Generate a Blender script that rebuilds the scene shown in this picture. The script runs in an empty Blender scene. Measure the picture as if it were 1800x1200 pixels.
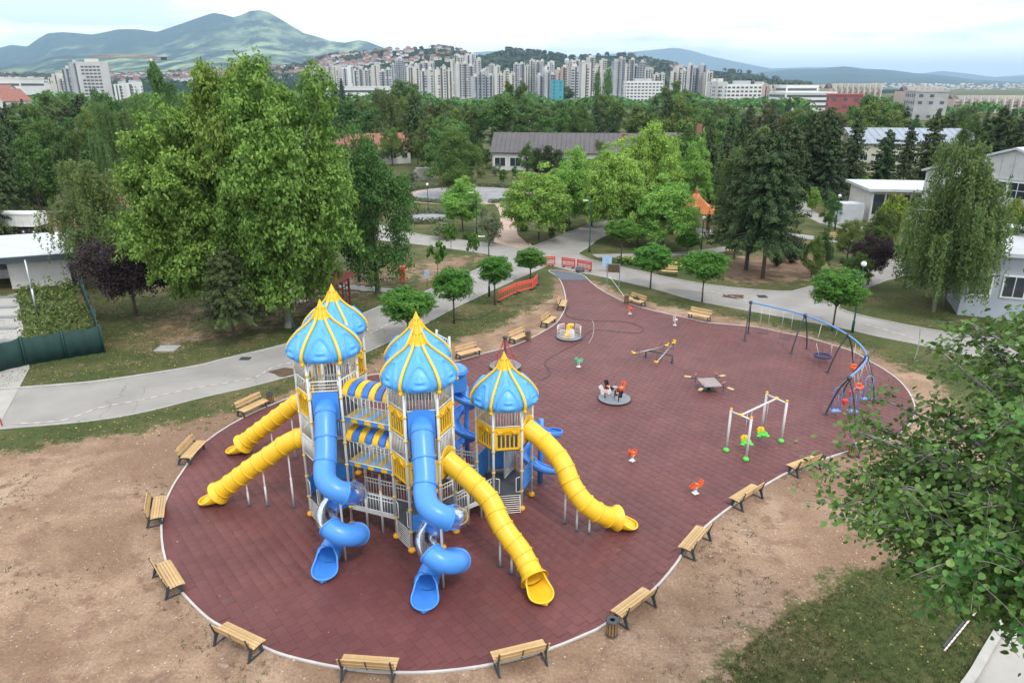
import bpy, math, random
import numpy as np
from mathutils import Vector, Matrix
random.seed(7)
rng = np.random.default_rng(11)
R = math.radians
pi = math.pi
sc = bpy.context.scene
C = sc.collection

# ---------------------------------------------------------------- camera
FPX, TILT, CH = 1250.0, R(19.8), 18.0
CT, ST = math.cos(TILT), math.sin(TILT)
cd = bpy.data.cameras.new('camera')
cam = bpy.data.objects.new('camera', cd); C.objects.link(cam)
cd.sensor_width = 36; cd.lens = 36 * FPX / 1800
cd.clip_start = 0.1; cd.clip_end = 60000
cam.location = (0, 0, CH); cam.rotation_euler = (pi/2 - TILT, 0, 0)
sc.camera = cam

# ---------------------------------------------------------------- sky, sun, exposure
SUN_EL, SUN_AZ = R(56), R(150)      # azimuth clockwise from +Y
w = bpy.data.worlds.new("World"); sc.world = w; w.use_nodes = True
nt = w.node_tree; nt.nodes.clear()
def N(t, **k):
    n = nt.nodes.new(t)
    for a, b in k.items(): setattr(n, a, b)
    return n
sky = N('ShaderNodeTexSky', sky_type='NISHITA', sun_disc=False)
sky.sun_elevation = SUN_EL; sky.sun_rotation = SUN_AZ; sky.altitude = 500
tc = N('ShaderNodeTexCoord')
mp = N('ShaderNodeMapping'); mp.inputs['Scale'].default_value = (1.0, 1.0, 5.5)
n1 = N('ShaderNodeTexNoise'); n1.inputs['Scale'].default_value = 2.3; n1.inputs['Detail'].default_value = 8; n1.inputs['Roughness'].default_value = .55
n1.inputs['Distortion'].default_value = .4
rp = N('ShaderNodeValToRGB'); rp.color_ramp.elements[0].position = .24; rp.color_ramp.elements[1].position = .43
n2 = N('ShaderNodeTexNoise'); n2.inputs['Scale'].default_value = 3.6; n2.inputs['Detail'].default_value = 6
rp2 = N('ShaderNodeValToRGB')
rp2.color_ramp.elements[0].position = .38; rp2.color_ramp.elements[0].color = (13.2, 15.4, 17.6, 1)
rp2.color_ramp.elements[1].position = .53; rp2.color_ramp.elements[1].color = (25.0, 25.4, 25.8, 1)
mx = N('ShaderNodeMix', data_type='RGBA')
bg = N('ShaderNodeBackground'); bg.inputs['Strength'].default_value = .07
wo = N('ShaderNodeOutputWorld')
L = nt.links.new
L(tc.outputs['Generated'], mp.inputs['Vector']); L(mp.outputs[0], n1.inputs['Vector']); L(n1.outputs['Fac'], rp.inputs[0])
L(mp.outputs[0], n2.inputs['Vector']); L(n2.outputs['Fac'], rp2.inputs[0])
L(rp.outputs[0], mx.inputs[0]); L(sky.outputs[0], mx.inputs[6]); L(rp2.outputs[0], mx.inputs[7])
L(mx.outputs[2], bg.inputs[0]); L(bg.outputs[0], wo.inputs[0])
sd = bpy.data.lights.new('sun', 'SUN'); sd.energy = 1.5; sd.angle = R(10); sd.color = (1, .955, .88)
sun = bpy.data.objects.new('sun', sd); C.objects.link(sun)
sdir = Vector((math.sin(SUN_AZ)*math.cos(SUN_EL), math.cos(SUN_AZ)*math.cos(SUN_EL), math.sin(SUN_EL)))
sun.rotation_euler = sdir.to_track_quat('Z', 'Y').to_euler()
vs = sc.view_settings
sc.display_settings.display_device = 'sRGB'
vs.view_transform = 'Standard'; vs.look = 'None'; vs.gamma = 1; vs.exposure = 0.34; vs.use_curve_mapping = False
sc.render.engine = 'CYCLES'
cy = sc.cycles
cy.use_denoising = True
try: cy.denoiser = 'OPENIMAGEDENOISE'
except Exception: pass
cy.max_bounces = 6; cy.diffuse_bounces = 3; cy.glossy_bounces = 3; cy.transmission_bounces = 5; cy.transparent_max_bounces = 8; cy.volume_bounces = 0
cy.caustics_reflective = False; cy.caustics_refractive = False

# ---------------------------------------------------------------- picture <-> place
def ray(px, py):
    x = (px-900)/FPX; y = (600-py)/FPX
    return (x, CT+y*ST, -ST+y*CT)
def G(px, py, z=0.0):                      # the point at height z seen at that pixel
    d = ray(px, py); t = (z-CH)/d[2]; return Vector((d[0]*t, d[1]*t, z))
def zat(px, py, Y):                        # the height seen at that pixel at distance Y
    d = ray(px, py); return CH + d[2]*Y/d[1]
def xat(px, Y, z=0.0):
    return (px-900)/FPX*(Y*CT-(z-CH)*ST)
def mpx(Y, z=0.0): return (Y*CT-(z-CH)*ST)/FPX  # metres per pixel

# ---------------------------------------------------------------- materials
def new_mat(name):
    m = bpy.data.materials.new(name); m.use_nodes = True
    return m, m.node_tree, m.node_tree.nodes['Principled BSDF']
def mat(name, col, rough=.6, var=.0, scale=3.0, bump=0.0, bscale=None, metal=0.0, coat=0.0, col2=None, obj_var=0.0, world=False, detail=5, dirt=0.0, spec=None):
    m, t, b = new_mat(name)
    b.inputs['Roughness'].default_value = rough; b.inputs['Metallic'].default_value = metal
    if spec is not None: b.inputs['Specular IOR Level'].default_value = spec
    if coat: b.inputs['Coat Weight'].default_value = coat; b.inputs['Coat Roughness'].default_value = .25
    col = tuple(col)+(1,)
    if var or col2 or bump or obj_var or dirt:
        tcn = t.nodes.new('ShaderNodeTexCoord'); g = t.nodes.new('ShaderNodeNewGeometry')
        src = g.outputs['Position'] if world else tcn.outputs['Object']
        n = t.nodes.new('ShaderNodeTexNoise'); n.inputs['Scale'].default_value = scale; n.inputs['Detail'].default_value = detail; n.inputs['Roughness'].default_value = .6
        t.links.new(src, n.inputs['Vector'])
        c2 = tuple(col2)+(1,) if col2 else tuple(min(1, v*(1-var)) for v in col[:3])+(1,)
        c1 = col if col2 else tuple(min(1, v*(1+var)) for v in col[:3])+(1,)
        r = t.nodes.new('ShaderNodeValToRGB'); r.color_ramp.elements[0].position = .32; r.color_ramp.elements[1].position = .68
        r.color_ramp.elements[0].color = c2; r.color_ramp.elements[1].color = c1
        t.links.new(n.outputs['Fac'], r.inputs[0]); out = r.outputs[0]
        if obj_var:
            oi = t.nodes.new('ShaderNodeObjectInfo'); mr = t.nodes.new('ShaderNodeMapRange')
            mr.inputs[3].default_value = 1-obj_var; mr.inputs[4].default_value = 1+obj_var
            t.links.new(oi.outputs['Random'], mr.inputs[0])
            vm = t.nodes.new('ShaderNodeVectorMath'); vm.operation = 'SCALE'
            t.links.new(out, vm.inputs[0]); t.links.new(mr.outputs[0], vm.inputs['Scale']); out = vm.outputs[0]
        if dirt:
            n3 = t.nodes.new('ShaderNodeTexNoise'); n3.inputs['Scale'].default_value = scale*4; n3.inputs['Detail'].default_value = 9
            t.links.new(src, n3.inputs['Vector'])
            mr3 = t.nodes.new('ShaderNodeMapRange'); mr3.inputs[1].default_value = .5; mr3.inputs[2].default_value = .75; mr3.inputs[4].default_value = dirt
            t.links.new(n3.outputs['Fac'], mr3.inputs[0])
            mxx = t.nodes.new('ShaderNodeMix'); mxx.data_type = 'RGBA'
            t.links.new(mr3.outputs[0], mxx.inputs[0]); t.links.new(out, mxx.inputs[6]); mxx.inputs[7].default_value = (.16, .12, .09, 1); out = mxx.outputs[2]
        t.links.new(out, b.inputs['Base Color'])
        if bump:
            n2 = t.nodes.new('ShaderNodeTexNoise'); n2.inputs['Scale'].default_value = bscale or scale*6; n2.inputs['Detail'].default_value = 4
            t.links.new(src, n2.inputs['Vector'])
            bn = t.nodes.new('ShaderNodeBump'); bn.inputs['Strength'].default_value = bump; bn.inputs['Distance'].default_value = .02
            t.links.new(n2.outputs['Fac'], bn.inputs['Height']); t.links.new(bn.outputs[0], b.inputs['Normal'])
    else:
        b.inputs['Base Color'].default_value = col
    return m
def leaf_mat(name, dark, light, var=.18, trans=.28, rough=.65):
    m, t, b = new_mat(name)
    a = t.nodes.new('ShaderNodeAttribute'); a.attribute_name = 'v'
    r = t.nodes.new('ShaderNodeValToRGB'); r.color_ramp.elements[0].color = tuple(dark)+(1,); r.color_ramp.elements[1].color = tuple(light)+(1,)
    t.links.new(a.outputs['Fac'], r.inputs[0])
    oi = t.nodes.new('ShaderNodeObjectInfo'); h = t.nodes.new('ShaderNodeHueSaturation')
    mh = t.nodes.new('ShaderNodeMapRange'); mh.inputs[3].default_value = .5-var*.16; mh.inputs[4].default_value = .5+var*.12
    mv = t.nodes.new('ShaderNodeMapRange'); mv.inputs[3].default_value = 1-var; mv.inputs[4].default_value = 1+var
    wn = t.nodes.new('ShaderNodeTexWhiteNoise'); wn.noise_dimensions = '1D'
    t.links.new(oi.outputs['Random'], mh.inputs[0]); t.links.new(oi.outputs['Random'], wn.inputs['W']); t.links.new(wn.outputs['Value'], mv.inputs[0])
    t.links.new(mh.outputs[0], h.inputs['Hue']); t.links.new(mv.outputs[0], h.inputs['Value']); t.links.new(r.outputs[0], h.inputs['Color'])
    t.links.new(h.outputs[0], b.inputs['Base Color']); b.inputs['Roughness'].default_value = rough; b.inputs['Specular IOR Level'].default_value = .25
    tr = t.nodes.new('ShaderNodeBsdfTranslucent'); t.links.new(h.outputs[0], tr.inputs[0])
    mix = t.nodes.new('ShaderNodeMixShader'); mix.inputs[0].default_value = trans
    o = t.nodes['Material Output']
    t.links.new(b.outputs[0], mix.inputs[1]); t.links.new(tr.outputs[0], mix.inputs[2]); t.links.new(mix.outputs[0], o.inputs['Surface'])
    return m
M = {}
M['blue'] = mat('blue plastic', (.06, .26, .72), .36, .06, 1.2, coat=.15, dirt=.06)
M['dome'] = mat('sky blue plastic', (.080, .350, .78), .42, .05, 1.5, coat=.1, dirt=.07)
M['deepblue'] = mat('deep blue plastic', (.035, .13, .52), .38, .08, 1.2)
M['yellow'] = mat('yellow plastic', (.84, .50, .02), .36, .05, 1.5, coat=.15, dirt=.06)
M['orange_foot'] = mat('orange yellow cap', (.85, .40, .02), .4, .05, 3)
M['post'] = mat('white grey painted steel', (.58, .58, .56), .4, .05, 3)
M['rail'] = mat('off white painted rail', (.76, .75, .71), .45, .05, 3)
M['deck'] = mat('dark grey coated deck', (.062, .07, .08), .6, .15, 4, bump=.3, bscale=60)
M['steel'] = mat('galvanised steel', (.38, .39, .40), .35, .1, 4, metal=.8)
M['dark'] = mat('dark coated iron', (.035, .045, .055), .5, .15, 5)
M['wood'] = mat('pale varnished wood', (.56, .38, .18), .5, .0, 2.2, col2=(.42, .26, .11), obj_var=.14, bump=.1)
M['wood_old'] = mat('brown stained wood', (.30, .18, .08), .6, .0, 3, col2=(.17, .10, .05), obj_var=.12)
M['white'] = mat('white paint', (.72, .72, .70), .5, .05, 2)
M['red'] = mat('red plastic', (.70, .05, .04), .42, .08, 3)
M['orange'] = mat('orange red plastic', (.80, .13, .03), .42, .08, 3)
M['pink'] = mat('faded coral plastic', (.75, .27, .20), .5, .1, 3)
M['green'] = mat('bright green plastic', (.10, .55, .07), .42, .08, 3)
M['mint'] = mat('mint green plastic', (.15, .48, .27), .45, .12, 3)
M['lampgreen'] = mat('dark green lamp paint', (.015, .075, .06), .45, .1, 5)
M['rubber'] = mat('black rubber', (.02, .02, .022), .7, .2, 5)
M['bark'] = mat('grey brown bark', (.14, .115, .09), .9, .0, 6, col2=(.06, .05, .04), bump=.6)
M['bark_pale'] = mat('pale bark', (.30, .28, .24), .9, .0, 7, col2=(.13, .12, .10), bump=.4)
M['glass'] = mat('window glass', (.03, .04, .05), .12, .3, 2)
M['wallwhite'] = mat('white render', (.58, .57, .54), .85, .08, .6, bump=.1, dirt=.25)
M['concrete'] = mat('weathered concrete', (.34, .33, .31), .85, .12, 1.2, bump=.25)
def clear_mat():
    m, t, b = new_mat('clear polycarbonate')
    t.nodes.remove(b); b = t.nodes.new('ShaderNodeBsdfGlossy'); b.inputs['Roughness'].default_value = .14; b.inputs[0].default_value = (.85, .9, .95, 1)
    tr = t.nodes.new('ShaderNodeBsdfTransparent'); tr.inputs[0].default_value = (.86, .93, .97, 1); mix = t.nodes.new('ShaderNodeMixShader')
    fr = t.nodes.new('ShaderNodeFresnel'); fr.inputs[0].default_value = 1.5
    mr = t.nodes.new('ShaderNodeMapRange'); mr.inputs[3].default_value = .04; mr.inputs[4].default_value = .55
    t.links.new(fr.outputs[0], mr.inputs[0]); t.links.new(mr.outputs[0], mix.inputs[0])
    t.links.new(tr.outputs[0], mix.inputs[1]); t.links.new(b.outputs[0], mix.inputs[2])
    t.links.new(mix.outputs[0], t.nodes['Material Output'].inputs['Surface'])
    return m
M['clear'] = clear_mat()

# ---------------------------------------------------------------- mesh helpers
class MB:
    def __init__(s): s.v = []; s.f = []; s.m = []; s.mats = []; s.cur = 0; s.sm = []; s.smooth = False
    def use(s, m):
        if m not in s.mats: s.mats.append(m)
        s.cur = s.mats.index(m); return s
    def add(s, vs, fs):
        o = len(s.v); s.v += [tuple(v) for v in vs]
        for f in fs: s.f.append(tuple(o+i for i in f)); s.m.append(s.cur); s.sm.append(s.smooth)
        return s
    def box(s, c, d, rz=0.0, rx=0.0, ry=0.0):
        m = Matrix.Rotation(rz, 3, 'Z') @ Matrix.Rotation(ry, 3, 'Y') @ Matrix.Rotation(rx, 3, 'X')
        c = Vector(c); vs = []
        for z in (-.5, .5):
            for x, y in ((-.5, -.5), (.5, -.5), (.5, .5), (-.5, .5)):
                vs.append(c + m @ Vector((x*d[0], y*d[1], z*d[2])))
        return s.add(vs, [(0, 3, 2, 1), (4, 5, 6, 7), (0, 1, 5, 4), (1, 2, 6, 5), (2, 3, 7, 6), (3, 0, 4, 7)])
    def tube(s, pts, r, n=8, cap=True, closed=False):
        pts = [Vector(p) for p in pts]; k = len(pts)
        rs = r if isinstance(r, (list, tuple)) else [r]*k
        up = None; rings = []
        for i, p in enumerate(pts):
            if closed: d = pts[(i+1) % k]-pts[i-1]
            else: d = pts[min(i+1, k-1)]-pts[max(i-1, 0)]
            if d.length < 1e-9: d = Vector((0, 0, 1))
            d.normalize()
            if up is None:
                up = Vector((0, 0, 1)) if abs(d.z) < .9 else Vector((1, 0, 0))
            a = d.cross(up)
            if a.length < 1e-6: a = d.orthogonal()
            a.normalize(); b = a.cross(d); b.normalize(); up = b
            rings.append([p + (a*math.cos(2*pi*j/n) + b*math.sin(2*pi*j/n))*rs[i] for j in range(n)])
        vs = [v for rg in rings for v in rg]; fs = []
        for i in range(k if closed else k-1):
            i2 = (i+1) % k
            for j in range(n):
                fs.append((i*n+j, i*n+(j+1) % n, i2*n+(j+1) % n, i2*n+j))
        if cap and not closed: fs.append(tuple(range(n-1, -1, -1))); fs.append(tuple((k-1)*n+j for j in range(n)))
        return s.add(vs, fs)
    def lathe(s, prof, c=(0, 0, 0), n=12, cap=True):
        vs = []; fs = []; k = len(prof)
        for r, z in prof:
            for j in range(n): vs.append((c[0]+r*math.cos(2*pi*j/n), c[1]+r*math.sin(2*pi*j/n), c[2]+z))
        for i in range(k-1):
            for j in range(n): fs.append((i*n+j, i*n+(j+1) % n, (i+1)*n+(j+1) % n, (i+1)*n+j))
        if cap: fs.append(tuple(range(n-1, -1, -1))); fs.append(tuple((k-1)*n+j for j in range(n)))
        return s.add(vs, fs)
    def ball(s, c, r, n=8, m=6):
        rr = r if isinstance(r, (tuple, list)) else (r, r, r)
        vs = [(c[0], c[1], c[2]-rr[2])]; fs = []
        for i in range(1, m):
            a = -pi/2+pi*i/m
            for j in range(n): vs.append((c[0]+rr[0]*math.cos(a)*math.cos(2*pi*j/n), c[1]+rr[1]*math.cos(a)*math.sin(2*pi*j/n), c[2]+rr[2]*math.sin(a)))
        vs.append((c[0], c[1], c[2]+rr[2]))
        for j in range(n): fs.append((0, 1+(j+1) % n, 1+j)); fs.append((len(vs)-1, 1+(m-2)*n+j, 1+(m-2)*n+(j+1) % n))
        for i in range(m-2):
            for j in range(n): fs.append((1+i*n+j, 1+i*n+(j+1) % n, 1+(i+1)*n+(j+1) % n, 1+(i+1)*n+j))
        return s.add(vs, fs)
    def prism(s, poly, z0, z1):
        k = len(poly); vs = [(p[0], p[1], z0) for p in poly]+[(p[0], p[1], z1) for p in poly]
        fs = [tuple(range(k-1, -1, -1)), tuple(range(k, 2*k))]+[(i, (i+1) % k, k+(i+1) % k, k+i) for i in range(k)]
        return s.add(vs, fs)
    def profile(s, poly, axis_c, w, rz=0.0):
        # outline in local (y, z), thickness w along local x
        c = Vector(axis_c); m = Matrix.Rotation(rz, 3, 'Z'); k = len(poly)
        vs = [c+m @ Vector((-w/2, p[0], p[1])) for p in poly]+[c+m @ Vector((w/2, p[0], p[1])) for p in poly]
        fs = [tuple(range(k)), tuple(range(2*k-1, k-1, -1))]+[(i, k+i, k+(i+1) % k, (i+1) % k) for i in range(k)]
        return s.add(vs, fs)
    def mesh(s, name):
        me = bpy.data.meshes.new(name); me.from_pydata(s.v, [], s.f)
        for m in s.mats: me.materials.append(m)
        if len(s.mats) > 1: me.polygons.foreach_set('material_index', s.m)
        if any(s.sm): me.polygons.foreach_set('use_smooth', s.sm)
        me.update(); return me
    def obj(s, name, parent=None, loc=None, smooth=False, bevel=0.0):
        me = s.mesh(name)
        if smooth: me.polygons.foreach_set('use_smooth', [True]*len(me.polygons))
        o = bpy.data.objects.new(name, me); C.objects.link(o)
        if parent: o.parent = parent
        if loc: o.location = loc
        if bevel:
            b = o.modifiers.new('bevel', 'BEVEL'); b.width = bevel; b.segments = 2; b.limit_method = 'ANGLE'
        return o
def mb(m=None, smooth=False):
    b = MB(); b.smooth = smooth
    if m: b.use(m)
    return b
def tag(o, label=None, cat=None, group=None, kind=None):
    if label: o['label'] = label
    if cat: o['category'] = cat
    if group: o['group'] = group
    if kind: o['kind'] = kind
    return o
def thing(name, label, cat, group=None, loc=(0, 0, 0), rz=0.0, scale=None):
    o = bpy.data.objects.new(name, None); C.objects.link(o); o.empty_display_size = .2
    o.location = loc; o.rotation_euler = (0, 0, rz)
    if scale: o.scale = scale
    return tag(o, label, cat, group)
def link(name, me, parent=None, loc=None, rot=None, scale=None):
    o = bpy.data.objects.new(name, me); C.objects.link(o)
    if parent: o.parent = parent
    if loc: o.location = loc
    if rot: o.rotation_euler = rot
    if scale: o.scale = scale
    return o
KIDS = {}
def kids(o):
    return [c for c in bpy.data.objects if c.parent == o]
def copy_tree(o, parent=None):
    c = o.copy(); C.objects.link(c); c.parent = parent
    if o.name not in KIDS: KIDS[o.name] = kids(o)
    for ch in KIDS[o.name]: copy_tree(ch, c)
    return c
def dup(o, label, loc, rz=0.0, scale=None):
    c = copy_tree(o); c['label'] = label; c.location = loc; c.rotation_euler = (0, 0, rz)
    if scale: c.scale = scale
    return c
def catmull(pts, n=8, closed=False):
    P = [Vector(p) for p in pts]; k = len(P); out = []
    for i in range(k if closed else k-1):
        g = (lambda j: P[j % k]) if closed else (lambda j: P[max(0, min(k-1, j))])
        a, b, c_, d = g(i-1), g(i), g(i+1), g(i+2)
        for q in range(n):
            t = q/n
            out.append(.5*((2*b)+(c_-a)*t+(2*a-5*b+4*c_-d)*t*t+(3*b-a-3*c_+d)*t**3))
    if not closed: out.append(P[-1])
    return out
_U = ['first', 'second', 'third', 'fourth', 'fifth', 'sixth', 'seventh', 'eighth', 'ninth', 'tenth', 'eleventh', 'twelfth', 'thirteenth', 'fourteenth', 'fifteenth', 'sixteenth', 'seventeenth', 'eighteenth', 'nineteenth']
ORD = list(_U)
for _t, _e in (('twenty', 'twentieth'), ('thirty', 'thirtieth'), ('forty', 'fortieth'), ('fifty', 'fiftieth'), ('sixty', 'sixtieth'), ('seventy', 'seventieth'), ('eighty', 'eightieth'), ('ninety', 'ninetieth')): ORD += [_e]+[_t+'-'+o for o in _U[:9]]
ORD += ['hundredth']+['hundred-and-'+o for o in _U]
# ================================================================= THE GROUND AND PAVED SURFACES
from mathutils.geometry import tessellate_polygon
def pxy(pts): return [tuple(G(*p)[:2]) for p in pts]
PLAY_PX = [(965,475),(980.5,487.5),(990,505.5),(994.5,528),(993,544),(978,568),(950,586),(905.5,607),(850,622),(800,636),(740,647),(675,657),(645,661),(590,674),(520,696),
 (485,709),(427,735),(362,777),(321,829),(298,867),(285,908),(287,967),(308,1025),(354,1077),(390,1102),(457,1134.5),(503,1153),(598,1174),(695,1182.5),(778,1180),(870,1167),(963,1142),(1030,1115),(1063,1098),
 (1143,1042),(1187,993),(1203,968),(1238,928),(1293,885),(1350,850),(1393,827),(1450,807),(1487,795),(1563,772),(1588,757),(1608,730),(1603,700),(1583,672),(1557,652),(1533,638),(1501,619.5),(1460,606),
 (1416,593),(1375,585),(1326,575),(1247,568),(1210,560),(1150,547),(1100,532),(1058,511),(1039,497),(1019,482)]
def smooth_poly(P, n=4):
    Q = catmull([(p[0], p[1], 0) for p in P], n, closed=True); return [(q.x, q.y) for q in Q]
PLAY = smooth_poly(pxy(PLAY_PX), 3)
def inside(X, Y, poly):
    X = np.asarray(X, float); Y = np.asarray(Y, float); r = np.zeros(X.shape, bool); n = len(poly)
    for i in range(n):
        x0, y0 = poly[i]; x1, y1 = poly[(i+1) % n]
        c = ((y0 > Y) != (y1 > Y)); 
        with np.errstate(divide='ignore', invalid='ignore'): t = (x1-x0)*(Y-y0)/(y1-y0)+x0
        r ^= c & (X < t)
    return r
def dist(X, Y, poly, closed=True):
    d = np.full(np.shape(X), 1e9); n = len(poly)
    for i in range(n if closed else n-1):
        x0, y0 = poly[i]; x1, y1 = poly[(i+1) % n]; dx, dy = x1-x0, y1-y0; l = dx*dx+dy*dy+1e-12
        t = np.clip(((X-x0)*dx+(Y-y0)*dy)/l, 0, 1); d = np.minimum(d, np.hypot(X-x0-t*dx, Y-y0-t*dy))
    return d
def region(X, Y, poly, soft):
    d = dist(X, Y, poly); s = np.where(inside(X, Y, poly), d, -d); return np.clip(s/soft*.5+.5, 0, 1)
# regions traced on the ground
DIRT = [pxy(p) for p in (
 [(-900,830),(0,792),(120,768),(230,752),(330,735),(430,712),(520,688),(640,648),(690,615),(770,600),(850,575),(960,520),(975,478),(1060,495),(1100,515),(1200,538),(1320,560),(1420,580),(1500,606),(1560,628),(1640,668),(1700,730),
  (1900,800),(2300,860),(2300,960),(1800,930),(1640,950),(1560,985),(1500,1000),(1400,1065),(1330,1140),(1300,1180),(1240,1260),(1150,1500),(-600,1500)],
 [(720,460),(870,440),(850,462),(760,500),(700,500)], [(1230,455),(1330,445),(1440,450),(1490,470),(1440,500),(1330,502),(1230,490)], [(540,478),(640,470),(650,500),(560,515),(480,560),(380,575),(330,560)],
 [(0,372),(100,368),(190,392),(230,410),(120,420),(0,390)],
 [(190,560),(330,520),(480,490),(640,470),(740,450),(860,440),(830,470),(700,520),(600,555),(480,600),(300,640),(100,672),(0,678),(60,650),(190,625)], [(640,640),(700,605),(800,560),(900,515),(960,482),(975,520),(930,560),(800,600),(700,640)])]
MIXED = [pxy(p) for p in ([(700,590),(800,560),(880,528),(940,500),(975,480),(985,530),(950,575),(850,600),(720,625)], [(1180,530),(1300,552),(1420,575),(1580,615),(1560,635),(1420,600),(1250,560)],
   [(20,780),(200,755),(330,735),(440,705),(420,740),(200,790),(60,800)],[(1050,492),(1180,520),(1180,545),(1090,520)],[(1120,1100),(1300,1060),(1300,1200),(1050,1250)])]
xs = np.concatenate([-np.geomspace(30000, 72, 26), np.arange(-70, 70.01, .5), np.geomspace(72, 30000, 26)])
ys = np.concatenate([[-3000, -400, -60, -10], np.arange(4, 150.01, .5), np.geomspace(152, 32000, 30)])
GX, GY = np.meshgrid(xs, ys)
dirt = np.zeros(GX.shape)
near = (np.abs(GX) < 80) & (GY < 160)
xn, yn = GX[near], GY[near]
dn = np.zeros(xn.shape)
for i, p in enumerate(DIRT): dn = np.maximum(dn, region(xn, yn, p, 2.2 if i == 0 else 4.0)*(1 if i in (0, 4) else .50 if i == 5 else .72))
for p in MIXED: dn = dn - .26*region(xn, yn, p, 3.0)
dirt[near] = np.clip(dn, 0, 1)
h = np.zeros(GX.shape)
h[near] = 0
GZ = h
V = np.stack([GX.ravel(), GY.ravel(), GZ.ravel()], 1)
ny, nx = GX.shape
idx = np.arange(nx*ny).reshape(ny, nx)
F = np.stack([idx[:-1, :-1], idx[:-1, 1:], idx[1:, 1:], idx[1:, :-1]], -1).reshape(-1, 4)
def np_mesh(name, V, F, mats=(), attr=None, smooth=False):
    me = bpy.data.meshes.new(name)
    V = np.asarray(V, np.float32); F = np.asarray(F, np.int32); k = F.shape[1]
    me.vertices.add(len(V)); me.vertices.foreach_set('co', V.ravel())
    me.loops.add(F.size); me.loops.foreach_set('vertex_index', F.ravel())
    me.polygons.add(len(F)); me.polygons.foreach_set('loop_start', np.arange(len(F), dtype=np.int32)*k)
    me.polygons.foreach_set('loop_total', np.full(len(F), k, np.int32))
    if smooth: me.polygons.foreach_set('use_smooth', np.ones(len(F), bool))
    for m in mats: me.materials.append(m)
    if attr is not None:
        for an, (dom, vals) in attr.items():
            a = me.attributes.new(an, 'FLOAT', dom); a.data.foreach_set('value', np.asarray(vals, np.float32).ravel())
    me.update(calc_edges=True); return me
def ground_mat():
    m, t, b = new_mat('soil and lawn'); n_ = t.nodes.new; l = t.links.new
    g = n_('ShaderNodeNewGeometry'); P = g.outputs['Position']
    def noise(s, d=6, r=.6, dist_=0):
        n = n_('ShaderNodeTexNoise'); n.inputs['Scale'].default_value = s; n.inputs['Detail'].default_value = d; n.inputs['Roughness'].default_value = r; n.inputs['Distortion'].default_value = dist_
        l(P, n.inputs['Vector']); return n.outputs['Fac']
    def ramp(src, *st):
        r = n_('ShaderNodeValToRGB'); e = r.color_ramp.elements
        while len(e) < len(st): e.new(.5)
        for q, (p, c) in zip(e, st): q.position = p; q.color = tuple(c)+(1,)
        l(src, r.inputs[0]); return r.outputs[0]
    def mix(f, a, c, mode='MIX'):
        x = n_('ShaderNodeMix'); x.data_type = 'RGBA'; x.blend_type = mode
        for s, i in ((f, 0), (a, 6), (c, 7)):
            if isinstance(s, (int, float)): x.inputs[i].default_value = s
            elif isinstance(s, tuple): x.inputs[i].default_value = s+(1,)
            else: l(s, x.inputs[i])
        return x.outputs[2]
    def mr(src, a, c, lo=0, hi=1):
        x = n_('ShaderNodeMapRange'); x.interpolation_type = 'SMOOTHSTEP'; x.inputs[1].default_value = a; x.inputs[2].default_value = c; x.inputs[3].default_value = lo; x.inputs[4].default_value = hi; l(src, x.inputs[0]); return x.outputs[0]
    def math_(op, a, c):
        x = n_('ShaderNodeMath'); x.operation = op
        for i, s in enumerate((a, c)):
            if isinstance(s, (int, float)): x.inputs[i].default_value = s
            else: l(s, x.inputs[i])
        return x.outputs[0]
    soil = ramp(noise(.22, 9, .62, .4), (.28, (.18, .112, .070)), (.44, (.255, .168, .112)), (.57, (.345, .238, .166)), (.72, (.40, .30, .222)))
    soil = mix(mr(noise(1.1, 8, .65), .47, .66), soil, (.21, .13, .09))
    soil = mix(mr(noise(.55, 8, .7), .60, .72, 0, .8), soil, (.46, .39, .32))
    soil = mix(mr(noise(.10, 5, .55, .6), .47, .60, 0, .72), soil, (.215, .135, .092))
    fine = ramp(noise(9, 6, .7), (.3, (.66, .64, .62)), (.7, (1.28, 1.28, 1.28)))
    soil = mix(1.0, soil, fine, 'MULTIPLY')
    vo = n_('ShaderNodeTexVoronoi'); vo.inputs['Scale'].default_value = 7; l(P, vo.inputs['Vector'])
    soil = mix(mr(vo.outputs['Distance'], .05, .12, .9, 0), soil, mix(noise(3, 2), (.20, .13, .09), (.72, .62, .50)))
    grass = ramp(noise(.35, 9, .65, .5), (.30, (.050, .068, .024)), (.5, (.072, .086, .033)), (.68, (.115, .110, .048)))
    grass = mix(mr(noise(.16, 6, .6), .48, .66, 0, .75), grass, (.16, .125, .07))
    grass = mix(mr(noise(1.7, 7, .7), .52, .66, 0, .85), grass, (.045, .085, .018))
    gf = ramp(noise(16, 5, .75), (.3, (.55, .58, .5)), (.7, (1.4, 1.35, 1.3)))
    grass = mix(1.0, grass, gf, 'MULTIPLY')
    v2 = n_('ShaderNodeTexVoronoi'); v2.inputs['Scale'].default_value = 2.6; l(P, v2.inputs['Vector'])
    grass = mix(mr(v2.outputs['Distance'], .06, .09, .8, 0), grass, (.40, .31, .10))
    at = n_('ShaderNodeAttribute'); at.attribute_name = 'dirt'
    f = math_('ADD', at.outputs['Fac'], math_('MULTIPLY', math_('SUBTRACT', noise(.8, 10, .72), .5), 1.5))
    f = math_('ADD', f, math_('MULTIPLY', math_('SUBTRACT', noise(7, 4, .6), .5), .5))
    col = mix(mr(f, .38, .60), grass, soil)
    l(col, b.inputs['Base Color']); b.inputs['Roughness'].default_value = .95; b.inputs['Specular IOR Level'].default_value = .15
    bp = n_('ShaderNodeBump'); bp.inputs['Strength'].default_value = .7; bp.inputs['Distance'].default_value = .05
    l(math_('ADD', noise(5, 9, .7), math_('MULTIPLY', noise(28, 4, .7), .5)), bp.inputs['Height']); l(bp.outputs[0], b.inputs['Normal'])
    return m
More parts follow.
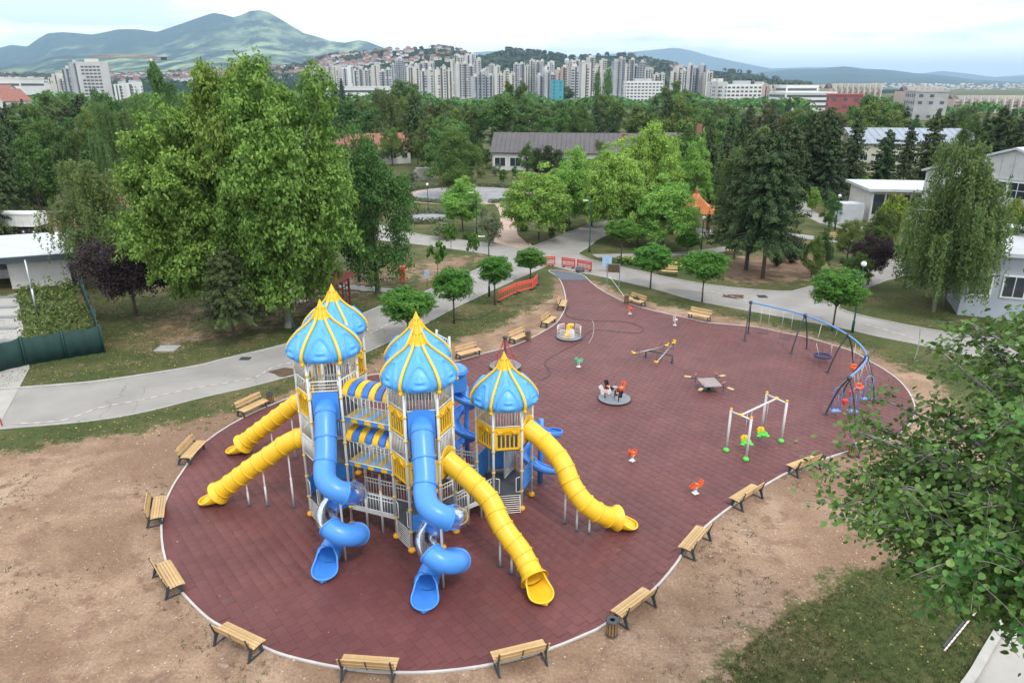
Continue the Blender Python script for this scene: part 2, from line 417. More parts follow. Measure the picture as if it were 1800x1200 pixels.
M['ground'] = ground_mat()
ground = tag(link('ground', np_mesh('ground', V, F, [M['ground']], {'dirt': ('POINT', dirt)}, True)), kind='structure')

def sheet(name, poly, z, m, kind='structure'):
    tris = tessellate_polygon([[Vector((p[0], p[1], 0)) for p in poly]])
    me = bpy.data.meshes.new(name); me.from_pydata([(p[0], p[1], z) for p in poly], [], [tuple(t) for t in tris])
    me.materials.append(m); me.update()
    if me.polygons and me.polygons[0].normal.z < 0: me.flip_normals()
    return tag(link(name, me), kind=kind)
M['asphalt'] = mat('worn pale asphalt', (.325, .305, .285), .92, .0, .35, col2=(.235, .22, .205), bump=.35, bscale=30, world=True, detail=10, dirt=.22)
def add_cracks(m):
    t = m.node_tree; b = t.nodes['Principled BSDF']; lk = b.inputs['Base Color'].links[0].from_socket; g = t.nodes.new('ShaderNodeNewGeometry')
    nz_ = t.nodes.new('ShaderNodeTexNoise'); nz_.inputs['Scale'].default_value = .8; nz_.inputs['Detail'].default_value = 6; t.links.new(g.outputs['Position'], nz_.inputs['Vector'])
    va = t.nodes.new('ShaderNodeVectorMath'); va.operation = 'ADD'; t.links.new(g.outputs['Position'], va.inputs[0]); t.links.new(nz_.outputs['Color'], va.inputs[1])
    vo = t.nodes.new('ShaderNodeTexVoronoi'); vo.feature = 'DISTANCE_TO_EDGE'; vo.inputs['Scale'].default_value = .16; t.links.new(va.outputs[0], vo.inputs['Vector'])
    mr = t.nodes.new('ShaderNodeMapRange'); mr.inputs[1].default_value = .001; mr.inputs[2].default_value = .005; mr.inputs[3].default_value = .42; mr.inputs[4].default_value = 0; t.links.new(vo.outputs['Distance'], mr.inputs[0])
    mx_ = t.nodes.new('ShaderNodeMix'); mx_.data_type = 'RGBA'; mx_.inputs[7].default_value = (.09, .08, .07, 1); t.links.new(mr.outputs[0], mx_.inputs[0]); t.links.new(lk, mx_.inputs[6]); t.links.new(mx_.outputs[2], b.inputs['Base Color'])
add_cracks(M['asphalt'])
M['paving'] = mat('pinkish paving bricks', (.46, .33, .27), .9, .0, .8, col2=(.37, .26, .21), bump=.4, bscale=9, world=True, detail=8)
M['basin'] = mat('grey gravel bed', (.30, .30, .31), .95, .0, .5, col2=(.20, .20, .21), bump=.4, bscale=14, world=True, detail=9)
M['kerb'] = mat('pale concrete kerb', (.38, .365, .34), .85, .12, 2.0, bump=.2, world=True, dirt=.3)
M['slabwhite'] = mat('pale concrete yard', (.40, .38, .35), .9, .0, .5, col2=(.32, .30, .275), bump=.2, world=True, dirt=.2)
def smooth_line(px, n=5): return [(q.x, q.y) for q in catmull([Vector((*G(*p)[:2], 0)) for p in px], n)]
up = smooth_line([(-260,690),(-100,688),(0,685),(100,678),(183,670),(333,647),(400,631),(500,607),(570,583),(642,551),(700,527),(747,514),(800,489),(839,475),(878,453)])
lo = smooth_line([(965,466),(925,484),(894,497),(840,522),(794,544),(750,568),(700,593),(642,620),(580,642),(515,660),(430,682),(350,700),(250,725),(150,741),(0,754),(-120,766),(-280,780)])
sheet('road', up+lo, .012, M['asphalt'])
UR = [(560,386),(640,392),(700,404),(750,415),(864,429),(914,436),(940,433),(985,415),(1033,397),(1085,385),(1180,375)]
UR2 = [(1150,385),(1067,413),(1030,438),(1017,447),(1050,460),(1127,478),(1180,490),(1250,502),(1350,512),(1393,513)]
UR3 = [(1393,513),(1430,503),(1490,486),(1540,470),(1583,450),(1640,432)]
UR4 = [(1700,455),(1600,483),(1540,500),(1483,530),(1476,541),(1490,549),(1533,560),(1617,577),(1700,590),(1850,610),(2050,640)]
LR = [(2050,690),(1850,656),(1700,625),(1600,603),(1540,591),(1483,578),(1400,562),(1317,547),(1217,527),(1150,508),(1050,485),(1010,478),(965,466),(922,459),(878,453),(850,446),(751,432),(700,426),(560,410)]
ur = smooth_line(UR, 3)+smooth_line(UR2, 4)+smooth_line(UR3, 3)+smooth_line(UR4, 4)
lr = smooth_line(LR, 4)
sheet('road', ur+lr, .018, M['asphalt'])
sheet('path', pxy([(867,426),(876,400),(880,383),(876,367),(868,357),(905,357),(904,383),(910,413),(933,433.5),(914,438)]), .026, M['paving'])
bx, by = G(822, 342)[:2]
def ring(cx, cy, rx, ry, n=48): return [(cx+rx*math.cos(2*pi*i/n), cy+ry*math.sin(2*pi*i/n)) for i in range(n)]
sheet('path', ring(bx, by, 12.5, 11.5), .034, M['paving'])
sheet('gravel_bed', ring(bx+.3, by+.3, 9.6, 8.6), .042, M['basin'])
sheet('gravel_bed', ring(G(752, 382)[0], G(752, 382)[1], 3.4, 3.2), .046, M['basin'])
for P in ([(1050,453),(1113,453),(1180,450),(1210,449),(1270,443),(1290,436),(1270,434),(1205,443),(1113,446),(1040,447)],
          [(1400,372),(1440,392),(1480,402),(1530,410),(1530,402),(1484,392),(1445,380),(1417,362),(1450,352),(1500,345),(1500,339),(1440,343),(1400,350)],
          [(1330,412),(1400,418),(1470,427),(1540,432),(1540,427),(1470,420),(1400,411),(1330,406)]):
    sheet('path', pxy(P), .02, M['asphalt'])
sheet('path', pxy([(1690,1215),(1712,1185),(1735,1145),(1768,1092),(1800,1055),(2000,900),(2200,1000),(2100,1400),(1600,1500)]), .03, M['slabwhite'])
sheet('pavement', pxy([(0,745),(-300,745),(-300,520),(-30,520),(0,524),(30,515),(45,600),(52,648)]), .03, M['slabwhite'])
def kerb(line, w=.14, z0=-.05, z1=.10, name='kerb', m=None, closed=False, cap=True):
    b = mb(m or M['kerb']); P = [Vector((p[0], p[1], 0)) for p in line]; k = len(P); vs = []; fs = []
    for i, p in enumerate(P):
        d = (P[(i+1) % k]-P[i-1]) if closed else (P[min(i+1, k-1)]-P[max(i-1, 0)])
        d.normalize(); n = Vector((-d.y, d.x, 0))*w/2
        vs += [p+n+Vector((0, 0, z0)), p+n+Vector((0, 0, z1)), p-n+Vector((0, 0, z1)), p-n+Vector((0, 0, z0))]
    for i in range(k if closed else k-1):
        j = (i+1) % k
        for q in range(3): fs.append((i*4+q, j*4+q, j*4+q+1, i*4+q+1))
    b.add(vs, fs); return tag(b.obj(name), kind='structure')
kerb(up, .18, -.05, .11)
kerb(lo[9:], .10, -.05, .045)
kerb(smooth_line(UR[:7], 3)); kerb(smooth_line(UR[6:], 3)); kerb(smooth_line(UR2, 4)); kerb(smooth_line(UR3, 3)); kerb(smooth_line(UR4, 4)); kerb(lr[:49], .12, -.05, .07); kerb(lr[57:], .12, -.05, .07)
kerb(smooth_line([(1688,1218),(1712,1185),(1735,1145),(1768,1092),(1800,1055),(1860,1000)]), .28, -.05, .13)

# rubber play surface: base sheet, laid tiles, pale edging
TA, TS = R(38.5), .45
ca, sa = math.cos(TA), math.sin(TA)
def tile_mat():
    m, t, b = new_mat('maroon rubber tile'); n_ = t.nodes.new; l = t.links.new
    g = n_('ShaderNodeNewGeometry')
    mp_ = n_('ShaderNodeMapping'); mp_.vector_type = 'POINT'; mp_.inputs['Rotation'].default_value = (0, 0, -TA); l(g.outputs['Position'], mp_.inputs[0])
    sp = n_('ShaderNodeSeparateXYZ'); l(mp_.outputs[0], sp.inputs[0])
    def mt(op, a, c=None):
        x = n_('ShaderNodeMath'); x.operation = op
        for i, s in enumerate((a, c)):
            if s is None: continue
            if isinstance(s, (int, float)): x.inputs[i].default_value = s
            else: l(s, x.inputs[i])
        return x.outputs[0]
    ix = mt('FLOOR', mt('DIVIDE', sp.outputs[0], TS)); half = mt('MULTIPLY', mt('FLOORED_MODULO', ix, 2.0), .5)
    iy = mt('FLOOR', mt('ADD', mt('DIVIDE', sp.outputs[1], TS), half))
    cb = n_('ShaderNodeCombineXYZ'); l(ix, cb.inputs[0]); l(iy, cb.inputs[1])
    wn = n_('ShaderNodeTexWhiteNoise'); l(cb.outputs[0], wn.inputs['Vector'])
    r = n_('ShaderNodeValToRGB'); e = r.color_ramp.elements
    e[0].position = 0; e[0].color = (.110, .027, .028, 1); e[1].position = 1; e[1].color = (.135, .033, .030, 1)
    for p, c in ((.10, (.114, .030, .031)), (.5, (.122, .033, .032)), (.90, (.128, .037, .035)), (.96, (.115, .038, .039))): q = e.new(p); q.color = c+(1,)
    l(wn.outputs['Value'], r.inputs[0])
    nz = n_('ShaderNodeTexNoise'); nz.inputs['Scale'].default_value = .28; nz.inputs['Detail'].default_value = 8; nz.inputs['Roughness'].default_value = .65; l(g.outputs['Position'], nz.inputs['Vector'])
    r2 = n_('ShaderNodeValToRGB'); r2.color_ramp.elements[0].position = .35; r2.color_ramp.elements[0].color = (.80, .79, .78, 1); r2.color_ramp.elements[1].position = .68; r2.color_ramp.elements[1].color = (1.16, 1.18, 1.18, 1)
    l(nz.outputs['Fac'], r2.inputs[0])
    mx_ = n_('ShaderNodeMix'); mx_.data_type = 'RGBA'; mx_.blend_type = 'MULTIPLY'; mx_.inputs[0].default_value = 1; l(r.outputs[0], mx_.inputs[6]); l(r2.outputs[0], mx_.inputs[7])
    n3 = n_('ShaderNodeTexNoise'); n3.inputs['Scale'].default_value = 1.1; n3.inputs['Detail'].default_value = 9; n3.inputs['Roughness'].default_value = .75; n3.inputs['Distortion'].default_value = 1.2; l(g.outputs['Position'], n3.inputs['Vector'])
    mr = n_('ShaderNodeMapRange'); mr.inputs[1].default_value = .62; mr.inputs[2].default_value = .78; mr.inputs[4].default_value = .32; l(n3.outputs['Fac'], mr.inputs[0])
    m2 = n_('ShaderNodeMix'); m2.data_type = 'RGBA'; l(mr.outputs[0], m2.inputs[0]); l(mx_.outputs[2], m2.inputs[6]); m2.inputs[7].default_value = (.24, .145, .135, 1)
    n5 = n_('ShaderNodeTexNoise'); n5.inputs['Scale'].default_value = 14; n5.inputs['Detail'].default_value = 8; n5.inputs['Roughness'].default_value = .8; l(g.outputs['Position'], n5.inputs['Vector'])
    at = n_('ShaderNodeAttribute'); at.attribute_name = 'sand'; r5 = n_('ShaderNodeMapRange'); r5.inputs[1].default_value = .50; r5.inputs[2].default_value = .72; l(n5.outputs['Fac'], r5.inputs[0])
    r6 = n_('ShaderNodeMapRange'); r6.inputs[1].default_value = .46; r6.inputs[2].default_value = .66; r6.inputs[4].default_value = .42; l(nz.outputs['Fac'], r6.inputs[0])
    m5 = n_('ShaderNodeMix'); m5.data_type = 'RGBA'; l(mt('MULTIPLY', r5.outputs[0], r6.outputs[0]), m5.inputs[0]); l(m2.outputs[2], m5.inputs[6]); m5.inputs[7].default_value = (.27, .18, .15, 1)
    l(m5.outputs[2], b.inputs['Base Color']); b.inputs['Roughness'].default_value = .55; b.inputs['Specular IOR Level'].default_value = .35; b.inputs['Sheen Weight'].default_value = .10; b.inputs['Sheen Roughness'].default_value = .45
    n4 = n_('ShaderNodeTexNoise'); n4.inputs['Scale'].default_value = 45; n4.inputs['Detail'].default_value = 3; l(g.outputs['Position'], n4.inputs['Vector'])
    bp = n_('ShaderNodeBump'); bp.inputs['Strength'].default_value = .4; bp.inputs['Distance'].default_value = .01; l(n4.outputs['Fac'], bp.inputs['Height']); l(bp.outputs[0], b.inputs['Normal'])
    return m
M['tile'] = tile_mat()
surf = sheet('rubber_ground', PLAY, .030, M['tile'])
kerb(PLAY, .085, -.05, .062, name='edging', m=mat('pale concrete edging', (.47, .445, .42), .8, .12, 2, world=True, dirt=.25), closed=True)
minx, maxx = min(p[0] for p in PLAY), max(p[0] for p in PLAY); miny, maxy = min(p[1] for p in PLAY), max(p[1] for p in PLAY)
tl = []
u0, u1 = -80, 160
ii, jj = np.meshgrid(np.arange(-100, 220), np.arange(-100, 220), indexing='ij')
uu = (ii+.5)*TS; vv = (jj+.5-.5*(ii % 2))*TS
TX = uu*ca-vv*sa; TY = uu*sa+vv*ca
ok = inside(TX, TY, PLAY)
TX, TY = TX[ok], TY[ok]
dd = dist(TX, TY, PLAY); ok = dd > TS*.62; TX, TY = TX[ok], TY[ok]
# a strip of dark grey tiles closes the neck of the playground near the barriers
order = np.argsort(np.hypot(TX, TY)); TX, TY = TX[order], TY[order]
tb = mb(M['tile']); g_ = .007; hs = TS/2-g_/2; bz = .005
vs = [(-hs, -hs, 0), (hs, -hs, 0), (hs, hs, 0), (-hs, hs, 0), (-hs, -hs, .008), (hs, -hs, .008), (hs, hs, .008), (-hs, hs, .008), (-hs+bz, -hs+bz, .011), (hs-bz, -hs+bz, .011), (hs-bz, hs-bz, .011), (-hs+bz, hs-bz, .011)]
fs = [(0, 1, 5, 4), (1, 2, 6, 5), (2, 3, 7, 6), (3, 0, 4, 7), (4, 5, 9, 8), (5, 6, 10, 9), (6, 7, 11, 10), (7, 4, 8, 11), (8, 9, 10, 11)]
tb.add(vs, fs); tme = tb.mesh('tile')
NT = 300
for x, y in zip(TX[:NT], TY[:NT]):
    link('tile', tme, surf, (x, y, .033+random.uniform(0, .004)), (random.uniform(-.004, .004), random.uniform(-.004, .004), TA+random.uniform(-.006, .006)))
X, Y = TX[NT:], TY[NT:]; k = len(X); tv = np.array(vs)
rot = TA+rng.uniform(-.005, .005, k); cr, sr = np.cos(rot), np.sin(rot)
AV = np.stack([X[:, None]+tv[None, :, 0]*cr[:, None]-tv[None, :, 1]*sr[:, None], Y[:, None]+tv[None, :, 0]*sr[:, None]+tv[None, :, 1]*cr[:, None], .033+tv[None, :, 2]+rng.uniform(0, .004, k)[:, None]+0*X[:, None]], -1).reshape(-1, 3)
AF = (np.array(fs)[None]+(np.arange(k)*12)[:, None, None]).reshape(-1, 4)
tag(link('tiles', np_mesh('tiles', AV, AF, [M['tile']]), surf), kind='stuff')
M['greyrubber'] = mat('slate grey rubber', (.095, .11, .13), .85, .12, 2, bump=.3, bscale=40, world=True)
sheet('rubber_ground', pxy([(967,476),(1018,482),(1034,493),(1010,493.5),(985,493)]), .064, M['greyrubber'])
# ================================================================= THE BIG PLAY CASTLE
HR = 1.25; AP = HR*math.cos(pi/6); ROT = 8.0
def hexv(c, a, r=HR): return Vector((c[0]+r*math.cos(R(a)), c[1]+r*math.sin(R(a)), 0))
def ang(a): return Vector((math.cos(R(a)), math.sin(R(a)), 0))
M['deepblue2'] = mat('royal blue slat', (.04, .17, .55), .4, .08, 2)
castle = thing('play_castle', 'large white steel play castle with five blue onion roofs and tube slides', 'playground castle')
def P_(b, name, label=None, parent=None, smooth=False, bevel=0):
    o = b.obj(name, parent or castle, smooth=smooth, bevel=bevel)
    if label: o['label'] = label
    return o
# dome panel, shared by all five roofs; local origin at rim height on the tower axis
PROF = [(.02, 2.12), (.12, 1.90), (.22, 1.66), (.33, 1.47), (.50, 1.27), (.76, 1.03), (1.02, .79), (1.24, .53), (1.39, .27), (1.45, .05), (1.40, -.14)]
def prof(t):
    k = len(PROF)-1; f = t*k; i = min(int(f), k-1); q = f-i
    g = lambda j: PROF[max(0, min(k, j))]
    a, b, c, d = g(i-1), g(i), g(i+1), g(i+2); r = []
    for n in (0, 1): r.append(.5*(2*b[n]+(c[n]-a[n])*q+(2*a[n]-5*b[n]+4*c[n]-d[n])*q*q+(3*b[n]-a[n]-3*c[n]+d[n])*q**3))
    return [r[0]*1.0, r[1]*.90]
def relief(u, v):      # u -1..1 across, v 0 rim .. 1 top : embossed leaf, disc and arches
    h = 0
    def bump(cx, cy, rx, ry, a):
        d = ((u-cx)/rx)**2+((v-cy)/ry)**2
        return a*math.sqrt(max(0, 1-d)) if d < 1 else 0
    h = max(bump(0, .095, .42, .058, .085), bump(0, .205, .30, .040, .07), bump(0, .265, .19, .024, .05), bump(-.62, .20, .10, .05, .03), bump(.62, .20, .10, .05, .03))
    w_ = .66*math.sqrt(max(0, 1-((v-.02)/.40)**2)) if v < .42 else -1
    if w_ > 0:
        d = abs(math.hypot(u/.66, max(0, v-.02)/.40)-1)
        h = max(h, .075*max(0, 1-(d/.085)**2))
        if math.hypot(u/.66, (v-.02)/.40) < 1: h = max(h, .022)
    else:
        d = abs(math.hypot(u/.66, (v-.02)/.40)-1); h = max(h, .075*max(0, 1-(d/.085)**2))
    q = abs(math.hypot(u/.40, (v-.44)/.12)-1)
    if v > .46: h = max(h, .045*max(0, 1-(q/.16)**2))
    return h
def dome_panel():
    b = mb(M['dome']); nu, nv = 44, 64; vs = []; fs = []
    for j in range(nv+1):
        t = j/nv; v = 1-t; r, z = prof(t)
        r0, z0 = prof(max(0, t-.01)); r1, z1 = prof(min(1, t+.01)); tx, tz = r1-r0, z1-z0; l = math.hypot(tx, tz) or 1
        nr, nz = -tz/l, tx/l
        for i in range(nu+1):
            u = -1+2*i/nu; a = u*pi/6
            flat = math.cos(pi/6)/math.cos(a)
            puff = .10*(1-u*u)*min(1, r/1.0)
            rr = r*(.45*flat+.55)-.04+puff
            h = relief(u, v)*min(1, r/.9)
            rim = -.10*(1-abs(u)**2)*max(0, 1-v/.12) if v < .12 else 0
            rr += nr*h*1.4; zz = z+nz*h*1.4
            vs.append((rr*math.cos(a), rr*math.sin(a), zz))
    for j in range(nv):
        for i in range(nu):
            o = j*(nu+1)+i; fs.append((o, o+nu+1, o+nu+2, o+1))
    # underside lip
    base = nv*(nu+1)
    for i in range(nu+1):
        x, y, z = vs[base+i]; vs.append((x*.90, y*.90, z+.05))
    o2 = base+nu+1
    for i in range(nu): fs.append((base+i, o2+i, o2+i+1, base+i+1))
    b.add(vs, fs); me = b.mesh('roof_panel'); me.polygons.foreach_set('use_smooth', [True]*len(me.polygons)); return me
def rib_mesh():
    b = mb(M['yellow']); pts = []
    for j in range(25):
        t = .08+.92*j/24; r, z = prof(t); pts.append((r+.045, 0, z))
    pts.append((1.44, 0, -.22)); n = len(pts); vs = []; fs = []
    for i, p in enumerate(pts):
        wd = .045+.022*i/n; th = .05
        d = Vector(pts[min(i+1, n-1)])-Vector(pts[max(i-1, 0)]); d.normalize(); nn = Vector((-d.z, 0, d.x))
        if nn.x < 0: nn = -nn
        P = Vector(p); y = Vector((0, 1, 0))
        for a, q in ((-1, -1), (-1, .2), (-.6, .9), (.6, .9), (1, .2), (1, -1)): vs.append(P+y*wd*a+nn*th*q)
    for i in range(n-1):
        for q in range(6): fs.append((i*6+q, i*6+(q+1) % 6, i*6+6+(q+1) % 6, i*6+6+q))
    fs.append(tuple(range(6))); fs.append(tuple(range(n*6-1, n*6-7, -1))); b.add(vs, fs)
    b.ball((1.45, 0, -.20), (.08, .08, .10), 10, 8)
    me = b.mesh('rib'); me.polygons.foreach_set('use_smooth', [True]*len(me.polygons)); return me
def finial_mesh():
    b = mb(M['yellow'])
    b.lathe([(.33, 1.34), (.30, 1.40), (.25, 1.55), (.18, 1.70), (.11, 1.86), (.05, 2.00), (.015, 2.10)], n=6)
    b.lathe([(.34, 1.30), (.35, 1.34), (.33, 1.37)], n=6)
    return b.mesh('finial')
ME_PANEL, ME_RIB, ME_FIN = dome_panel(), rib_mesh(), finial_mesh()
def dome(c, rim, label):
    r = thing('onion_roof', None, None, None, (c[0], c[1], rim), 0); r.parent = castle; r['label'] = label
    for k in range(6):
        link('roof_panel', ME_PANEL, r, (0, 0, 0), (0, 0, R(ROT+30+60*k))); link('rib', ME_RIB, r, (0, 0, 0), (0, 0, R(ROT+60*k)))
    link('finial', ME_FIN, r, (0, 0, 0), (0, 0, R(ROT)))
TOW = {'A': ((-7.70, 27.33), 9.94-2.08), 'B': ((-8.31, 31.66), 9.4-2.08), 'C': ((-3.62, 25.67), 9.43-2.08), 'D': ((-4.25, 30.0), 8.6-2.08), 'E': ((-.34, 28.56), 7.25-2.08)}
dome(*TOW['A'], 'tallest blue onion roof with embossed leaves and yellow ribs'); dome(*TOW['B'], 'blue onion roof half hidden behind the tallest one')
dome(*TOW['C'], 'blue onion roof above the middle blue tube slide'); dome(*TOW['D'], 'blue onion roof partly hidden behind the middle one'); dome(*TOW['E'], 'lowest blue onion roof nearest the spring toys')
def post(p, z1, z0=0, r=.057, foot=True):
    b = mb(M['post'], True); b.tube([(p.x, p.y, z0), (p.x, p.y, z1)], r, 12)
    o = P_(b, 'post')
    if foot:
        f = mb(M['orange_foot'], True); f.lathe([(.15, 0), (.165, .05), (.15, .12), (.10, .17), (.062, .20)], (p.x, p.y, .05), 14); f.obj('post_foot', o)
    c = mb(M['yellow'], True); z = 1.0
    while z < z1-.1:
        c.lathe([(.06, -.045), (.082, -.035), (.082, .035), (.06, .045)], (p.x, p.y, z), 10, False); z += 1.02
    c.obj('clamp', o).__setitem__('kind', 'stuff')
    return o
feet_of = {'A': 1, 'B': 1, 'C': 1, 'D': 1, 'E': 1}
for k, (c, rim) in TOW.items():
    for q in range(6): post(hexv(c, ROT+60*q), rim-.12)
def face(c, a, inset=.075):
    n = ang(a); t = Vector((-n.y, n.x, 0)); m = Vector((c[0], c[1], 0))+n*AP; h = HR/2-inset
    return m-t*h, m+t*h, n, t
def bars(p, q, z0, z1, n, r=.0155, fr=.023, horiz=False, name='railing', m=None, label=None):
    b = mb(m or M['rail'], True)
    b.tube([(p.x, p.y, z0), (q.x, q.y, z0)], fr, 6); b.tube([(p.x, p.y, z1), (q.x, q.y, z1)], fr, 6)
    b.tube([(p.x, p.y, z0), (p.x, p.y, z1)], fr, 6); b.tube([(q.x, q.y, z0), (q.x, q.y, z1)], fr, 6)
    for i in range(1, n):
        f = i/n
        if horiz: z = z0+(z1-z0)*f; b.tube([(p.x, p.y, z), (q.x, q.y, z)], r, 6)
        else: s = p.lerp(q, f); b.tube([(s.x, s.y, z0), (s.x, s.y, z1)], r, 6)
    return P_(b, name, label)
def cage(c, a, z0, z1, n=11): p, q, _, _ = face(c, a); bars(p, q, z0, z1, n)
def arch_panel(c, a, z0=0, h=1.06):
    p, q, n, t = face(c, a, .06); w = (q-p).length; mid = (p+q)/2
    b = mb(M['yellow'])
    def bx(u, z, du, dz, th=.045, off=0): b.box((mid+t*u+n*off)+Vector((0, 0, z0+z)), (th, du, dz), rz=R(a))
    bx(0, .05, w, .10); bx(-w/2+.04, h/2, .08, h-.004); bx(w/2-.04, h/2, .08, h-.003)
    bx(0, .90, w-.01, .30, .04); bx(0, h-.03, w+.01, .07, .06)
    for i in range(6):
        u = -w/2+.10+(w-.20)*i/5; top = [.52, .62, .70, .70, .62, .52][i]
        bx(u, .08+top/2+.04, .062, top+.1, .05)
    bx(0, .79, w-.1, .1, .036)
    b.smooth = True
    for s in (-1, 1):      # embossed scroll arches over the slots
        for r0, zz in ((.17, .64), (.30, .66)):
            pts = [mid+n*.035+t*(s*.0+r0*math.cos(pi*i/10))+Vector((0, 0, z0+zz+r0*.75*math.sin(pi*i/10))) for i in range(11)]
            b.tube(pts, .026, 6)
        pts = [mid+n*.035+t*(s*(.12+.36*i/8))+Vector((0, 0, z0+1.0-.16*math.sin(pi*i/8)-.04*i/8)) for i in range(9)]
        b.tube(pts, .024, 6)
    return P_(b, 'arch_panel', None, bevel=.008)
def hexdeck(c, z, th=.09, m=None, name='platform', r=HR-.03):
    b = mb(m or M['deck']); b.prism([tuple(hexv(c, ROT+60*q, r)[:2]) for q in range(6)], z-th, z); return P_(b, name)
FACES = [38, 98, 158, 218, 278, 338]
cA, cB, cC, cD, cE = (TOW[k][0] for k in 'ABCDE')
# tower A (tallest)
for z in (1.0, 3.15, 5.2): hexdeck(cA, z)
for a in FACES: cage(cA, a, 6.85, TOW['A'][1]-.10, 9)
for a in (38, 98, 218): cage(cA, a, 6.25, 6.83, 6)
cage(cA, 158, 6.25, 6.83, 6); bars(*face(cA, 278)[:2], 6.42, 6.83, 3, horiz=True)
for a in (218, 158): arch_panel(cA, a, 5.18)
for a in (218, 98, 38): cage(cA, a, 4.15, 5.12, 9)
cage(cA, 38, 5.2, 6.2); cage(cA, 98, 5.2, 6.2)
for a in (98, 38): cage(cA, a, 3.15, 4.1)
cage(cA, 218, 3.2, 4.1, 12); cage(cA, 338, 6.4, 6.83, 6); cage(cA, 338, 4.3, 5.1, 8)
# tower B
for z in (1.0, 3.15, 5.0): hexdeck(cB, z)
for a in FACES: cage(cB, a, 6.0, TOW['B'][1]-.10, 9)
for a in (38, 98, 158, 218, 338): arch_panel(cB, a, 4.98)
for a in (38, 98, 158, 218, 338): cage(cB, a, 3.98, 4.9, 9)
for a in (38, 98, 218): cage(cB, a, 3.15, 3.95)
# tower C
for z in (1.0, 3.15, 5.2): hexdeck(cC, z)
for a in FACES: cage(cC, a, 6.34, TOW['C'][1]-.10, 9)
for a in (218, 338, 38): arch_panel(cC, a, 5.18)
for a in (98, 158): cage(cC, a, 5.2, 6.3) if a == 98 else None
for a in (218, 338, 38, 98): cage(cC, a, 4.22, 5.1, 9)
arch_panel(cC, 218, 3.10); arch_panel(cC, 278, 3.10); cage(cC, 38, 3.15, 4.2)
# tower D
for z in (1.0, 3.15, 4.9): hexdeck(cD, z)
for a in FACES: cage(cD, a, 5.2, TOW['D'][1]-.10, 9)
for a in (98, 158, 38): arch_panel(cD, a, 4.1); cage(cD, a, 3.15, 4.05)
# tower E
for z in (.86, 3.12): hexdeck(cE, z)
for a in FACES: cage(cE, a, 4.22, TOW['E'][1]-.08, 9)
for a in (218, 278, 158): arch_panel(cE, a, 3.10)
cage(cE, 98, 3.12, 4.2)
# tall open posts behind tower D (unroofed corner with rails)
pF, qF = Vector((-2.95, 31.5, 0)), Vector((-3.65, 32.5, 0))
post(pF, 6.9); post(qF, 6.9)
bars(pF, qF, 5.2, 6.7, 7); bars(pF, qF, 4.0, 5.1, 9); bars(pF, qF, 3.15, 3.95, 9)
# blue entrance panels and straight tube plus coil slides
def tube_shell(path, r, m, seg, name='slide_tube', parent=None, ringm=None, n=26, clear=()):
    """path: dense list of points; seg: indices where sections meet (a flange ring sits there)."""
    root = parent
    for a, b_ in zip(seg[:-1], seg[1:]):
        mm = M['clear'] if a in clear else m
        b = mb(mm, True); b.tube(path[a:b_+1], r, n, cap=False)
        o = b.obj(name, root)
        if a in clear: o['label'] = 'clear see-through tube section'
    for s in seg[1:-1]:
        p = Vector(path[s]); d = (Vector(path[min(s+1, len(path)-1)])-Vector(path[s-1])).normalized()
        rb = mb(ringm or m, True)
        rb.tube([p-d*.035, p-d*.03, p+d*.03, p+d*.035], [r+.002, r+.038, r+.038, r+.002], n, cap=False)
        rb.obj('flange', root)
def scoop(root, path_end, dirv, r, m, length=.75, drop=.0, name='slide_exit', flare=1.22):
    """open exit trough: mouth, two falling side walls and a rounded, rolled tongue near the ground"""
    b = mb(m, True); d = Vector((dirv[0], dirv[1], 0)).normalized(); sidev = Vector((-d.y, d.x, 0)); up = Vector((0, 0, 1))
    p0 = Vector(path_end); nl, na = 24, 28; vs = []; fs = []; sm = lambda x: max(0, min(1, x))**2*(3-2*max(0, min(1, x)))
    z_floor = .09
    for i in range(nl+1):
        t = 1-(1-i/nl)**1.7; x = t*length-.16*(1-t)
        amax = 3.0-1.25*sm(t/.30)-.35*sm((t-.3)/.7)
        rz = r*(1.0-.62*sm((t-.05)/.85)); wd = r*(1.10-.10*sm(t/.12)+.16*math.sin(pi*sm((t-.25)/.7)))
        if t > .66: wd *= max(.0, 1-((t-.66)/.3405)**2.2)**.5
        low = (p0.z-r)*(1-sm(t/.5))+z_floor*sm(t/.5)
        for j in range(na+1):
            a = -amax+2*amax*j/na
            sx = math.sin(a) if abs(a) < pi/2 or t < .3 else math.copysign(1, a)*(1-.25*(1-abs(math.sin(a))))
            vs.append(Vector((p0.x, p0.y, 0))+d*x+sidev*(sx*wd)+up*(low+(1-math.cos(a))*rz))
    for i in range(nl):
        for j in range(na): o = i*(na+1)+j; fs.append((o, o+1, o+na+2, o+na+1))
    b.add(vs, fs); o = b.obj(name, root)
    sd_ = o.modifiers.new('thick', 'SOLIDIFY'); sd_.thickness = .03; sd_.offset = 0
    rim = mb(m, True); K = na+1
    edge = [vs[i*K] for i in range(2, nl+1)]+[vs[nl*K+j] for j in range(4, na-3, 4)]+[vs[i*K+na] for i in range(nl, 1, -1)]
    rim.tube(edge, .038, 8); rim.obj('lip', root)
